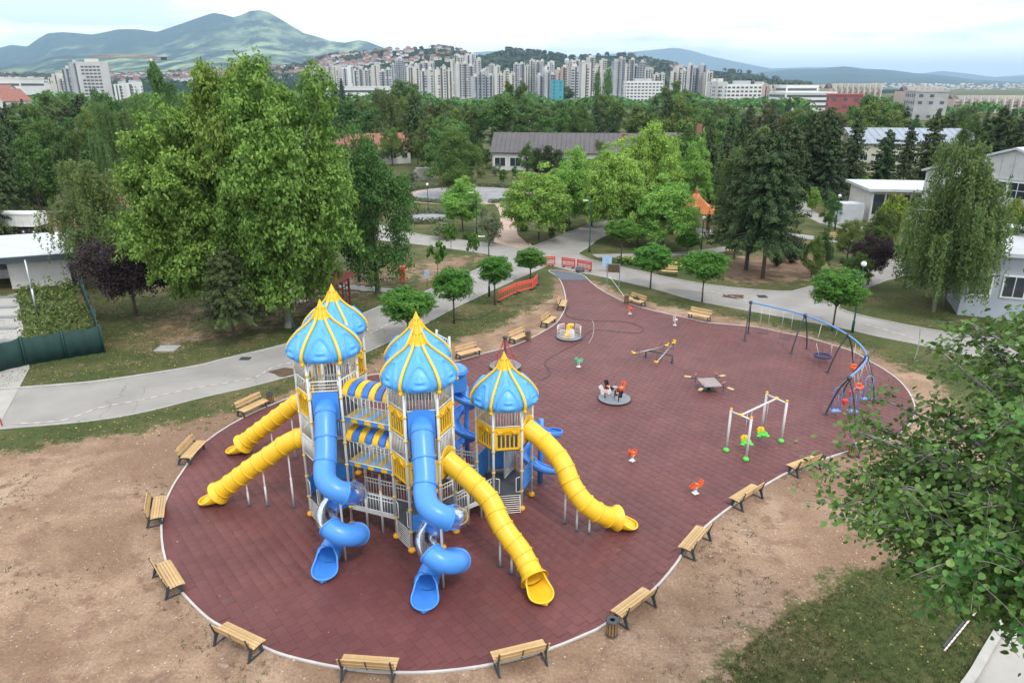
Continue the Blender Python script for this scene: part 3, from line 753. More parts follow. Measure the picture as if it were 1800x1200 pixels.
def blue_slide(c, label):
    root = thing('coil_tube_slide', None, None, None, (c[0], c[1], 0)); root.parent = castle; root['label'] = label
    pr, qr, n, t = face((0, 0), 278, .06)
    b = mb(M['dome'] if False else M['blue']); mid = (pr+qr)/2
    outer = [(-.52, 5.15), (.52, 5.15), (.52, 6.28)]+[(.52*math.cos(pi*i/12), 6.28+.10*math.sin(pi*i/12)) for i in range(1, 12)]+[(-.52, 6.28)]
    vs = [mid+t*u+n*o_+Vector((0, 0, z)) for o_ in (-.03, .03) for u, z in outer]; k = len(outer)
    b.add(vs, [tuple(range(k)), tuple(range(2*k-1, k-1, -1))]+[(i, k+i, k+(i+1) % k, (i+1) % k) for i in range(k)])
    o = b.obj('entrance_panel', root); o['label'] = 'blue arched entrance panel of the tube'
    rr = .425
    hx, hy, hr = 1.03, -3.08, .60
    pts = []
    s0 = Vector((mid.x, mid.y, 5.70)); e0 = Vector((hx-hr, hy+.15, 4.00))
    E0 = Vector((hx-hr-.02, hy+.42, 4.32)); P1 = s0+n*.38+Vector((0, 0, -.16))
    coarse = [s0-n*.1, P1, P1.lerp(E0, .5), E0]; z0h, z1h = 3.98, .55
    for c_ in range(17):
        f = c_/16; a = pi+f*4*pi; coarse.append(Vector((hx+hr*math.cos(a), hy+hr*math.sin(a)-.55*f, z0h-(z0h-z1h)*f**.92)))
    path = catmull(coarse, 8); path += [path[-1]+Vector((0, -.16, -.005))]; e = len(path)-1
    seg = [0, 8, 17, 27, 53, 72, 89, 105, 128, 146, e]
    tube_shell(path, rr, M['blue'], seg, parent=root, clear=(53, 89))
    scoop(root, path[-1], (0, -1, 0), rr, M['blue'], 1.05)
    sp = mb(M['post'], True); sp.tube([(hx-.02, hy-.3, 0), (hx-.02, hy-.3, 2.9)], .045, 8); sp.obj('support_post', root)
    return root
bsA = blue_slide(cA, 'blue tube slide coiling down from the tallest tower')
bsC = blue_slide(cC, 'blue tube slide coiling down from the middle tower')
M['yring'] = M['yellow']
def yellow_slide(pts, face_c, face_a, label, poles, zmid=3.85, nsec=9, exit_len=.95, exit_dir=None):
    root = thing('tube_slide', None, None, None, (0, 0, 0)); root.parent = castle; root['label'] = label
    r = .42; path = catmull(pts, 12); L_ = len(path)-1
    seg = [round(L_*i/nsec) for i in range(nsec+1)]
    tube_shell(path, r, M['yellow'], seg, parent=root)
    d = exit_dir or (path[-1]-path[-4])
    scoop(root, path[-1], d, r, M['yellow'], exit_len)
    # flared collar before the open exit
    dd_ = (path[-1]-path[-3]).normalized(); q = Vector(path[-1])
    cb_ = mb(M['yellow'], True); cb_.tube([q-dd_*.22, q-dd_*.10, q-dd_*.02, q+dd_*.05], [r+.005, r+.05, r+.12, r+.15], 26, cap=False); co = cb_.obj('collar', root)
    p, qq, n, t = face(face_c, face_a, .06); b = mb(M['yellow']); mid = (p+qq)/2
    outer = [(-.5, zmid-.62), (.5, zmid-.62), (.5, zmid+.35), (.34, zmid+.50), (.12, zmid+.60), (-.12, zmid+.60), (-.34, zmid+.50), (-.5, zmid+.35)]
    vs = [mid+t*u+n*o_+Vector((0, 0, z)) for o_ in (-.025, .035) for u, z in outer]; k = len(outer)
    b.add(vs, [tuple(range(k)), tuple(range(2*k-1, k-1, -1))]+[(i, k+i, k+(i+1) % k, (i+1) % k) for i in range(k)]); b.obj('entrance_panel', root, bevel=.01)
    for f in poles:
        i = min(L_, int(L_*f)); p = Vector(path[i]); d = (path[min(i+1, L_)]-path[max(i-1, 0)]).normalized()
        b = mb(M['post'], True); b.tube([(p.x, p.y, .03), (p.x, p.y, p.z-r)], .035, 10); b.tube([(p.x, p.y, .03), (p.x, p.y, (p.z-r)*.55)], .046, 10)
        o = b.obj('support_post', root)
        pl = mb(M['dark']); pl.box((p.x, p.y, .056), (.24, .24, .014), rz=.4); pl.obj('base_plate', o)
n338 = ang(338); n158 = ang(158)
m_ = Vector((cC[0], cC[1], 0))+n338*(AP-.05)
yellow_slide([(m_.x, m_.y, 3.88), (-1.95, 24.92, 3.42), (-1.22, 24.42, 2.96), (-.82, 24.12, 2.58), (-.50, 23.62, 2.12), (-.12, 23.23, 1.68), (.30, 22.93, 1.25), (.58, 22.60, .88), (.84, 22.10, .60)], cC, 338, 'yellow tube slide snaking down from the middle tower', (.52, .66, .80))
m_ = Vector((cE[0], cE[1], 0))+n338*(AP-.05)
yellow_slide([(m_.x, m_.y, 3.86), (1.38, 27.72, 3.42), (1.98, 27.03, 3.02), (2.27, 26.62, 2.66), (2.45, 26.34, 2.26), (2.72, 26.06, 1.86), (3.10, 25.84, 1.46), (3.58, 25.80, 1.08), (4.10, 25.95, .72), (4.45, 26.1, .58)], cE, 338, 'yellow tube slide running down from the lowest tower', (.36, .58, .72), exit_dir=(1, .12, 0))
m_ = Vector((cA[0], cA[1], 0))+n158*(AP-.05)
yellow_slide([(m_.x, m_.y, 3.78), (-9.7, 27.78, 3.35), (-10.7, 27.86, 2.62), (-11.5, 27.92, 2.05), (-12.2, 27.98, 1.5), (-12.9, 28.02, .95), (-13.3, 28.05, .62)], cA, 158, 'long straight yellow tube slide leaving the tallest tower', (.20, .42, .62), zmid=3.8, exit_dir=(-1, .03, 0))
m_ = Vector((cB[0], cB[1], 0))+n158*(AP-.05)
yellow_slide([(m_.x, m_.y, 3.78), (-10.4, 32.18, 3.35), (-11.3, 32.35, 2.68), (-12.1, 32.5, 2.05), (-12.8, 32.6, 1.5), (-13.45, 32.7, .98), (-13.85, 32.75, .62)], cB, 158, 'rearmost yellow tube slide behind the long straight one', (.30, .55), zmid=3.8, exit_dir=(-1, .1, 0))
# bridges
def bridge_frame(ca_, cb_, a):
    n = ang(a); p = Vector((ca_[0], ca_[1], 0))+n*AP; q = Vector((cb_[0], cb_[1], 0))-n*AP; t = Vector((-n.y, n.x, 0)); return p, q, n, t
M['plank_tan'] = mat('tan yellow plank', (.55, .38, .12), .6, .1, 3); M['plank_blue'] = mat('pale blue plank', (.22, .42, .66), .55, .1, 3)
def awning_bridge(ca_, cb_, a, zf, label):
    p, q, n, t = bridge_frame(ca_, cb_, a); ln = (q-p).length; k = 7
    root = thing('covered_bridge', None, None, None, (0, 0, 0)); root.parent = castle; root['label'] = label
    for i in range(k):      # striped plank floor with hanging front edge
        b = mb(M['plank_tan'] if i % 2 == 0 else M['plank_blue']); c = p.lerp(q, (i+.5)/k)
        b.box((c.x, c.y, zf-.03), (ln/k-.02, 1.02, .06), rz=R(a)); b.obj('floor_plank', root, bevel=.01)
        for s in (-1, 1):
            b = mb(M['blue'] if i % 2 == 0 else M['yellow']); e = c+t*s*.53; b.box((e.x, e.y, zf-.09), (ln/k-.02, .05, .20), rz=R(a)); b.obj('edge_block', root, bevel=.02)
    for i in range(7):      # arched canopy slats
        b = mb(M['yellow'] if i % 2 == 0 else M['deepblue2'], False); c = p.lerp(q, (i+.5)/7); vs = []; fs = []; w_ = ln/7*.40
        for j in range(13):
            th = pi*(j/12); y = math.cos(th)*.58; z = zf+1.02+math.sin(th)*.42
            for s1 in (-1, 1):
                for o_ in (0, .05): vs.append(c+n*(s1*w_)+t*(y*(1+o_))+Vector((0, 0, z+o_*.8)))
        for j in range(12):
            o = j*4; fs += [(o, o+4, o+6, o+2), (o+1, o+3, o+7, o+5), (o, o+1, o+5, o+4), (o+2, o+6, o+7, o+3)]
        b.add(vs, fs); b.obj('canopy_slat', root)
    for s in (-1, 1):
        b = mb(M['rail'], True); A, B = p+t*s*.56, q+t*s*.56
        b.tube([(A.x, A.y, zf+.03), (B.x, B.y, zf+.03)], .02, 6); b.tube([(A.x, A.y, zf+1.0), (B.x, B.y, zf+1.0)], .024, 6)
        for i in range(13):
            e = A.lerp(B, i/12); b.tube([(e.x, e.y, zf), (e.x, e.y, zf+1.0)], .0125, 6)
        b.obj('railing', root)
awning_bridge(cA, cC, 338, 5.2, 'upper striped bridge under yellow and blue canopy slats')
awning_bridge(cA, cC, 338, 3.15, 'lower striped bridge under yellow and blue canopy slats')
def low_bridge(ca_, cb_, a, z, rails=(-1, 1), label=None):
    p, q, n, t = bridge_frame(ca_, cb_, a); root = thing('deck_bridge', None, None); root.parent = castle
    if label: root['label'] = label
    b = mb(M['deck']); c = (p+q)/2; b.box((c.x, c.y, z-.05), ((q-p).length, 1.1, .1), rz=R(a)); b.obj('deck', root)
    b = mb(M['post']);
    for s in (-1, 1): e = c+t*s*.57; b.box((e.x, e.y, z-.06), ((q-p).length, .03, .16), rz=R(a))
    b.obj('edge_beam', root)
    for s in rails:
        b = mb(M['rail'], True); A, B = p+t*s*.56, q+t*s*.56
        for zz, r in ((z+.06, .018), (z+.62, .018), (z+.80, .022)): b.tube([(A.x, A.y, zz), (B.x, B.y, zz)], r, 6)
        for i in range(17):
            e = A.lerp(B, i/16); b.tube([(e.x, e.y, z+.06), (e.x, e.y, z+.80)], .012, 6)
        b.obj('railing', root)
        for f in (0.34, .68):
            e = A.lerp(B, f); pb = mb(M['post'], True); pb.tube([(e.x, e.y, 0), (e.x, e.y, z+1.02)], .05, 10); o = pb.obj('post', root)
            kb = mb(M['orange_foot'], True); kb.ball((e.x, e.y, z+1.04), .06); kb.obj('post_cap', o)
low_bridge(cA, cC, 338, 1.0, label='grey ground-level deck between the two front towers')
low_bridge(cC, cE, 38, .92, label='grey deck joining the middle tower to the lowest one')
low_bridge(cB, cD, 338, 1.0)
low_bridge(cD, cE, 338, .95)
# ladders with level bars from the ground decks, and gate rails
for c, a, z in ((cA, 218, .96), (cC, 218, .96), (cE, 278, .82)):
    p, q, n, t = face(c, a, .08); root = thing('barred_ladder', None, None); root.parent = castle
    b = mb(M['rail'], True); o_ = n*.28 if c is cE else n*.02
    for i in range(9):
        f = i/8; P0, Q0 = p+o_*(1-f), q+o_*(1-f); b.tube([(P0.x, P0.y, .10+(z-.12)*f), (Q0.x, Q0.y, .10+(z-.12)*f)], .017, 6)
    for e in (p, q): b.tube([(e.x+o_.x, e.y+o_.y, .06), (e.x, e.y, z)], .022, 6)
    b.obj('rungs', root)
    for e, s in ((p, 1), (q, -1)):
        b = mb(M['rail'], True); e2 = e+t*s*.17
        b.tube([(e.x, e.y, z+.15), (e2.x, e2.y, z+.15), (e2.x, e2.y, z+.85), (e.x, e.y, z+.9)], .02, 6); b.obj('grab_rail', root)
M['blueboard'] = mat('blue panel board', (.045, .22, .58), .45, .2, 4)
def board(c, a, z0, z1, m=None, label=None):
    p, q, n, t = face(c, a, .07); mid = (p+q)/2; b = mb(m or M['blueboard']); b.box((mid.x, mid.y, (z0+z1)/2), (.04, (q-p).length, z1-z0), rz=R(a))
    b.smooth = True
    for i in range(5): z = z0+(z1-z0)*(i+.5)/5; b.tube([p+n*.03+Vector((0, 0, z)), q+n*.03+Vector((0, 0, z))], .018, 5)
    P_(b, 'play_panel', label)
board(cE, 338, .95, 1.95); board(cE, 98, .95, 2.2); board(cE, 158, .95, 2.3); board(cA, 158, .6, 1.9); board(cA, 98, 1.1, 2.2); board(cC, 278, .98, 1.75); board(cC, 38, 1.0, 1.0+.01) if False else None
board(cD, 98, 1.1, 2.2); board(cB, 98, 1.1, 2.2)
p, q, n, t = face(cE, 38); bars(Vector((cE[0], cE[1], 0))+ang(98)*.1, Vector((cE[0], cE[1], 0))+ang(68)*1.1, 1.0, 3.0, 22, horiz=True, name='ladder')
# open blue spiral chutes at the back, turning round a central column
def spiral(cx, cy, r, z0, z1, a0, a1, label, w_=.46, hood=None):
    root = thing('open_spiral_slide', None, None); root.parent = castle; root['label'] = label
    b = mb(M['blue'], True); n_ = 60; K = 9; vs = []; fs = []
    for i in range(n_+1):
        f = i/n_; a = R(a0+(a1-a0)*f); z = z0+(z1-z0)*f
        for j in range(K):
            s = -1+2*j/(K-1); rr = r+s*w_/2*1.12; vs.append((cx+rr*math.cos(a), cy+rr*math.sin(a), z+.30*abs(s)**3))
    for i in range(n_):
        for j in range(K-1): o = i*K+j; fs.append((o, o+1, o+K+1, o+K))
    b.add(vs, fs); o = b.obj('chute', root); m = o.modifiers.new('thick', 'SOLIDIFY'); m.thickness = .05
    b = mb(M['blue'], True)
    for j in (0, K-1): b.tube([vs[i*K+j] for i in range(n_+1)], .035, 8)
    b.obj('lip', root)
    b = mb(M['blue'], True); b.tube([(cx, cy, 0), (cx, cy, z0+.05)], .13, 16); b.obj('column', root)
    return root
sp1 = G(826, 705)
spiral(-2.28, 32.2, .62, 4.0, .35, 150, 150+720, 'hooded blue spiral slide behind the middle tower')
hb = mb(M['blue'])
for px_ in (0,):
    hb.box((-2.75, 31.75, 4.55), (.95, .8, .95), rz=R(20)); hb.lathe([(.66, 0), (.60, .18), (.35, .34), (.08, .42)], (-2.75, 31.75, 5.02), 8)
hb.obj('slide_hood', castle, bevel=.03)
spiral(1.35, 29.9, .74, 3.35, .5, 200, 200+540, 'blue spiral slide curling behind the lowest tower')
# ================================================================= BENCHES, BINS, TOYS, BARRIERS, LAMPS
cx0 = sum(p[0] for p in PLAY)/len(PLAY); cy0 = sum(p[1] for p in PLAY)/len(PLAY)
def inward(x, y):
    best = min(range(len(PLAY)), key=lambda i: (PLAY[i][0]-x)**2+(PLAY[i][1]-y)**2)
    a, b = PLAY[best-2], PLAY[(best+2) % len(PLAY)]; t = Vector((b[0]-a[0], b[1]-a[1])).normalized(); n = Vector((-t.y, t.x))
    p = Vector((PLAY[best][0], PLAY[best][1]))+n*.6
    if not inside(np.array([p.x]), np.array([p.y]), PLAY)[0]: n = -n
    return n
def make_bench(label, loc, rz):
    t = thing('park_bench', label, 'bench', 'slatted benches round the rubber play surface', loc, rz, (1.06, 1.25, 1.06))
    W_ = 1.75
    sl = MB().use(M['wood']).box((0, 0, 0), (W_, .082, .032)); sme = sl.obj('seat_slat').data; bpy.data.objects.remove(bpy.data.objects['seat_slat'])
    # local +Y is the way the sitter faces
    prof_s = [(.30, .415, -14), (.215, .435, -6), (.125, .44, 0), (.035, .437, 2), (-.055, .43, 5)]
    for y, z, a in prof_s:
        o = link('seat_slat', sme, t, (0, y, z), (R(a), 0, 0)); bv = o.modifiers.new('bevel', 'BEVEL'); bv.width = .008
    bb = MB().use(M['wood']).box((0, 0, 0), (W_, .15, .03)).mesh('back_slat')
    for y, z, a in ((-.165, .60, 106), (-.215, .78, 106)):
        o = link('back_slat', bb, t, (0, y, z), (R(a), 0, 0)); bv = o.modifiers.new('bevel', 'BEVEL'); bv.width = .008
    for x in (-W_/2+.10, W_/2-.10):
        b = mb(M['dark'])
        b.profile([(.33, .36), (.35, .40), (.20, .415), (-.05, .40), (-.13, .50), (-.235, .87), (-.275, .87), (-.20, .50), (-.17, .38), (-.27, .0), (-.20, .0), (-.08, .30), (.10, .30), (.20, .0), (.27, .0), (.24, .30)], (x, 0, .02), .045)
        b.box((x, 0, .03), (.06, .56, .03)); b.obj('leg_frame', t)
    b = mb(M['dark']); b.box((0, -.195, .68), (.05, .02, .32), rx=R(16)); b.obj('back_brace', t)
    b = mb(M['dark']); b.box((0, .10, .405), (.05, .46, .02)); b.obj('seat_brace', t)
    return t
BENCH = [((442, 712), 'bench beside the bin near the long yellow slide exits'), ((335, 790), 'bench just beyond the tips of the yellow slide exits on the bare soil'),
 ((272, 893), 'bench on bare soil at the far side bend of the pale edging'), ((292, 1012), 'bench set across the edging at its sharpest bend, back to the bare soil'), ((416, 1122), 'bench turned slantwise on the edging between the bend and the frontmost bench'),
 ((647, 1170), 'frontmost bench, square to the edging below the blue slide mouths'), ((915, 1150), 'bench on the edging straight below the mouth of the snaking yellow slide'), ((1118, 1062), 'bench on the edging right beside the round wooden bin'),
 ((1225, 948), 'bench on the edging nearest the end of the lowest yellow slide'), ((1315, 869), 'bench on the edging behind the lower orange spring rider'), ((1416, 815), 'bench between the white swing and the leafy tree'), ((1524, 782), 'bench half hidden by leaves beside a round bin'),
 ((822, 617), 'bench nearest the partly hidden middle roof, back to the dry soil'), ((912, 590), 'bench with a bin at its side near the rope carousel'), ((963, 562), 'bench on soil by the edging beside the railed roundabout'), ((987, 533), 'last bench before the neck of the play surface narrows'),
 ((1119, 527), 'bench with a black bag on its seat near the signboard'), ((1230, 553), 'bench facing the seesaw from the verge by the park road')]
bench0 = None; BL = []
for (px, py), lab in BENCH:
    p = G(px, py, .42); n = inward(p.x, p.y); rz = math.atan2(-n.x, n.y); loc = (p.x, p.y, .0)
    if bench0 is None: bench0 = make_bench(lab, loc, rz)
    else: dup(bench0, lab, loc, rz)
    BL.append((loc, rz))
def make_bin(label, loc, rz=0):
    t = thing('litter_bin', label, 'bin', 'round wooden litter bins', loc, rz)
    s = MB().use(M['wood_old']).box((0, 0, .30), (.075, .02, .56)).mesh('slat')
    for i in range(12):
        a = 2*pi*i/12; link('slat', s, t, (.20*math.cos(a), .20*math.sin(a), .03), (0, 0, a+pi/2))
    b = mb(M['dark'], True); b.lathe([(.17, 0), (.17, .6)], (0, 0, .05), 16, False); b.lathe([(.19, 0), (.19, .02), (.02, .02)], (0, 0, .03), 16, False); b.obj('liner', t)
    b = mb(M['dark'], True); b.lathe([(.215, .1), (.225, .1), (.225, .14), (.215, .14)], (0, 0, 0), 16, False); b.obj('hoop', t)
    b = mb(M['dark'], True); b.lathe([(.225, 0), (.235, .03), (.21, .055), (.09, .06), (.085, .03)], (0, 0, .63), 18, False)
    b.obj('rim', t); return t
bin0 = None
for (px, py), lab in [((1075, 1116), 'round slatted bin beside the bench in front of the snaking slide'), ((1497, 802), 'round slatted bin close to the leafy foreground branches'), ((476, 708), 'round slatted bin beside the bench by the rear yellow slide'), ((928, 598), 'round slatted bin at the end of the bench near the rope carousel'), ((1101, 533), 'round slatted bin beside the bench with the black bag'),
                      ((457, 541), 'round bin standing under the plane trees by the path'), ((729, 513), 'round bin on the lawn across the road from the round-headed trees')]:
    p = G(px, py)
    if bin0 is None: bin0 = make_bin(lab, p)
    else: dup(bin0, lab, p)
# black bag on the bench seat
(bx_, by_, _), brz = BL[16]
b = mb(M['rubber'], True); b.ball((0, 0, .14), (.28, .15, .13), 12, 8); b.ball((.24, .03, .10), (.14, .11, .09), 10, 6); b.ball((-.22, .02, .10), (.15, .12, .09), 10, 6)
b.tube([(-.12, 0, .24), (-.06, 0, .36), (.06, 0, .36), (.12, 0, .24)], .014, 6)
o = b.obj('bag', None, (bx_, by_, .43)); o.rotation_euler = (0, 0, brz); tag(o, 'black bag lying on the bench seat', 'bag')

# ---- spring riders
def spring_rider(label, loc, rz, m, kind):
    t = thing('spring_rider', label, 'spring rider', 'spring riders dotted over the rubber surface', loc, rz, (.76, .76, .76))
    b = mb(M['white'], True); b.tube([(.085*math.cos(a*.5), .085*math.sin(a*.5), .06+a*.0105) for a in range(0, 38)], .020, 6); b.obj('spring', t)
    b = mb(M['white']); b.box((0, 0, .045), (.34, .34, .03)); b.obj('base_plate', t)
    b = mb(M['white']); b.box((0, 0, .475), (.26, .2, .03)); b.obj('seat_plate', t)
    if kind == 'animal':
        body = [(-.38, .50), (-.42, .66), (-.36, .80), (-.30, .68), (-.12, .64), (.10, .66), (.20, .84), (.18, 1.0), (.27, .95), (.42, .86), (.43, .78), (.32, .76), (.34, .60), (.26, .40), (.14, .47), (-.14, .47), (-.26, .38)]
    elif kind == 'plane':
        body = [(-.46, .56), (-.50, .90), (-.38, .86), (-.28, .66), (-.05, .62), (.05, .74), (.20, .74), (.28, .62), (.42, .58), (.44, .50), (.28, .44), (-.25, .46)]
    else:
        body = [(-.30, .46), (-.32, .76), (-.24, .86), (-.14, .64), (.08, .62), (.10, .88), (.16, 1.02), (.28, .98), (.34, .88), (.26, .80), (.28, .50), (.16, .42), (-.18, .42)]
    for x in (-.10, .10):
        b = mb(m); b.profile(body, (x, 0, 0), .035); b.obj('side_panel', t, bevel=.008)
    b = mb(m); b.box((0, -.08, .655), (.24, .28, .035)); b.box((0, -.24, .73), (.22, .03, .17), rx=R(-12)); b.obj('seat', t, bevel=.01)
    b = mb(M['steel'], True); b.tube([(-.24, .12, .80), (.24, .12, .80)], .018, 8); b.tube([(-.22, .08, .47), (.22, .08, .47)], .018, 8); b.obj('handle_bar', t)
    b = mb(M['rubber'], True); b.ball((-.123, .24, .86), (.008, .035, .035), 8, 6); b.ball((.123, .24, .86), (.008, .035, .035), 8, 6); b.obj('eye', t)
    return t
def ground_at(px, py): return G(px, py, .05)
spring_rider('mint green spring rider by the railed roundabout', ground_at(1017, 645), 2.2, M['mint'], 'animal')
spring_rider('orange spring rider closest to the signboard and bagged bench', ground_at(1107, 552), .3, M['orange'], 'other')
spring_rider('white spring rider closest to the park road verge', ground_at(1186, 572), .2, M['white'], 'other')
spring_rider('orange spring rider between the animal roundabout and the white swing', ground_at(1111, 810), 2.4, M['orange'], 'animal')
spring_rider('orange spring rider closest to the row of edging benches', ground_at(1222, 867), 2.0, M['orange'], 'plane')
M['disc'] = mat('grey patterned roundabout deck', (.20, .21, .23), .6, .2, 6, bump=.3, bscale=60)
# ---- roundabout with rails
p = G(1000, 592, .1); rr = 45*mpx(p.y)/2
t = thing('roundabout', 'grey roundabout with white rails and yellow play seats', 'roundabout', 'small roundabouts', (p.x, p.y, .05))
b = mb(M['disc']); b.lathe([(rr-.05, 0), (rr, .04), (rr, .09), (rr-.04, .12)], n=40); b.obj('deck', t)
b = mb(M['rubber']); b.lathe([(rr+.005, .01), (rr+.02, .03), (rr+.02, .08), (rr+.004, .1)], n=40, cap=False); b.obj('edge_ring', t)
for a0 in (-20, 110, 215):
    b = mb(M['rail'], True); A = [Vector((rr*.92*math.cos(R(a0+i*6)), rr*.92*math.sin(R(a0+i*6)), 0)) for i in range(13)]
    for z in (.30, .85): b.tube([a+Vector((0, 0, z)) for a in A], .02, 6)
    for a in A: b.tube([a+Vector((0, 0, .30 if a not in (A[0], A[-1]) else .1)), a+Vector((0, 0, .85))], .014, 6)
    b.obj('railing', t)
b = mb(M['dark'], True); b.tube([(0, 0, .1), (0, 0, .75)], .05, 12); b.obj('centre_post', t)
for a, nm in ((-120, 0), (60, 1)):
    s = mb(M['yellow']); c = ang(a)
    s.profile([(-.36, .12), (-.30, .34), (.0, .40), (.14, 1.02), (.24, 1.02), (.18, .34), (.2, .12)], (c.x*.30, c.y*.30, 0), .30, rz=R(a+90)); s.obj('play_seat', t, bevel=.02)
b = mb(M['white']); b.profile([(-.25, .1), (-.2, .75), (.2, .8), (.25, .1)], (.18, -.25, 0), .03, rz=R(70)); b.obj('side_panel', t)
b = mb(M['yellow']); b.box((.15, .22, .92), (.42, .3, .16)); b.obj('roof_box', t)
# ---- roundabout with animals
p = G(1080, 700, .1); rr = 57*mpx(p.y)/2
t = thing('roundabout', 'grey disc roundabout carrying four animal seats', 'roundabout', 'small roundabouts', (p.x, p.y, .05))
b = mb(M['disc']); b.lathe([(rr-.05, 0), (rr, .04), (rr, .09), (rr-.04, .12)], n=44); b.obj('deck', t)
b = mb(M['rubber']); b.lathe([(rr+.005, .01), (rr+.02, .03), (rr+.02, .08), (rr+.004, .1)], n=44, cap=False); b.obj('edge_ring', t)
b = mb(M['steel'], True); b.tube([(0, 0, .1), (0, 0, .8)], .045, 12); b.lathe([(.16, .8), (.18, .82), (.16, .84)], n=16); b.obj('centre_wheel', t)
AN = [(-170, M['white'], M['pink'], 90), (-75, M['rubber'], M['pink'], 200), (40, M['orange'], M['pink'], -40), (120, M['rubber'], M['pink'], 30)]
for a, m1, m2, rz in AN:
    c = ang(a)*rr*.62; b = mb(M['dark'], True); b.tube([(c.x, c.y, .1), (c.x, c.y, .48)], .035, 10); b.obj('seat_stem', t)
    body = [(-.34, .42), (-.36, .62), (-.28, .72), (-.2, .56), (.05, .54), (.14, .80), (.24, .92), (.40, .80), (.36, .70), (.28, .66), (.26, .40), (.1, .32), (.06, .46), (-.12, .46), (-.2, .32)]
    b = mb(m1)
    for s in (-.07, .07): b.profile(body, (c.x+s*math.cos(R(rz)), c.y+s*math.sin(R(rz)), .06), .03, rz=R(rz))
    b.obj('animal_seat', t)
    b = mb(m2); b.box((c.x, c.y, .62), (.2, .34, .04), rz=R(rz)); b.obj('saddle', t, bevel=.01)
# ---- rope carousel
p = G(888, 645, .1); rr = 54*mpx(p.y)/2
t = thing('rope_carousel', 'rotating rope climber with red nets on a round grey deck', 'rope carousel', None, (p.x, p.y, .05))
b = mb(M['disc']); b.lathe([(rr-.05, .12), (rr, .16), (rr, .20), (rr-.04, .22)], n=40); b.obj('deck', t)
b = mb(M['steel'], True); b.tube([(rr*math.cos(2*pi*i/40), rr*math.sin(2*pi*i/40), .19) for i in range(40)], .03, 6, closed=True); b.obj('deck_ring', t)
top = zat(888, 592, p.y)-.05
b = mb(M['deepblue'] if False else M['dark'], True); b.tube([(0, 0, 0), (0, 0, top)], .09, 14); b.obj('mast', t)
b = mb(M['dark'], True); b.lathe([(.1, -.05), (.17, 0), (.17, .10), (.08, .16)], (0, 0, top-.08), 16); b.obj('mast_cap', t)
rope = mat('red climbing rope', (.50, .04, .05), .7)
b = mb(rope, True)
for i in range(8):
    a = R(45*i); q = (rr*.95*math.cos(a), rr*.95*math.sin(a)); a2 = R(45*(i+1))
    b.tube([(.08*math.cos(a), .08*math.sin(a), top-.15), (q[0]*.45, q[1]*.45, top*.52), (q[0], q[1], .25)], .014, 5)
    for f in (.3, .5, .7, .88):
        z = .25+(1-f)*(top*.52-.25)*1.3 if f > .45 else top*.72
        b.tube([(q[0]*f, q[1]*f, z), (rr*.95*f*math.cos(a2), rr*.95*f*math.sin(a2), z)], .012, 5)
b.obj('rope_net', t)
# ---- double seesaw
def beam(b, p, q, r, n=8): b.tube([p, q], r, n)
t = thing('seesaw', 'double seesaw with yellow seats on a shared dark beam', 'seesaw')
A = G(1135, 628, .04); B = G(1181, 638, .04); A2, B2 = A+Vector((0, 0, .55)), B+Vector((0, 0, .55))
b = mb(M['dark'], True); b.tube([A2, B2], .045, 10); b.obj('cross_beam', t)
for q in (A, B):
    b = mb(M['dark'], True); b.tube([q, q+Vector((0, 0, .56))], .045, 10); b.box((q.x, q.y, .055), (.3, .3, .015)); b.obj('leg', t)
for (c0, c1, tilt, f) in (((1134, 617), (1160, 611), .05, .16), ((1158, 635), (1186, 604), .30, .72)):
    mid = A2.lerp(B2, f)+Vector((0, 0, .08))
    g0 = G(c0[0], c0[1], mid.z-tilt); g1 = G(c1[0], c1[1], mid.z+tilt)
    d = (g1-g0); d.normalize(); p0, p1 = mid-d*1.32, mid+d*1.32
    b = mb(M['steel'], True); b.tube([p0, p1], .04, 10); b.obj('plank', t)
    rz = math.atan2(d.y, d.x)
    for e, s in ((p0, -1), (p1, 1)):
        b = mb(M['yellow']); b.box(e+Vector((0, 0, .06)), (.26, .24, .06), rz=rz); b.box(e+d*s*.12+Vector((0, 0, .14)), (.06, .22, .17), rz=rz); b.obj('seat', t, bevel=.03)
        b = mb(M['dark'], True); h_ = e-d*s*.35; sd_ = Vector((-d.y, d.x, 0))*.17
        b.tube([h_-sd_+Vector((0, 0, .02)), h_-sd_+Vector((0, 0, .32)), h_+sd_+Vector((0, 0, .32)), h_+sd_+Vector((0, 0, .02))], .014, 6)
        b.tube([h_-sd_+Vector((0, 0, 0)), h_-sd_+Vector((0, 0, -.22)), h_+sd_+Vector((0, 0, -.22)), h_+sd_], .014, 6); b.obj('handle', t)
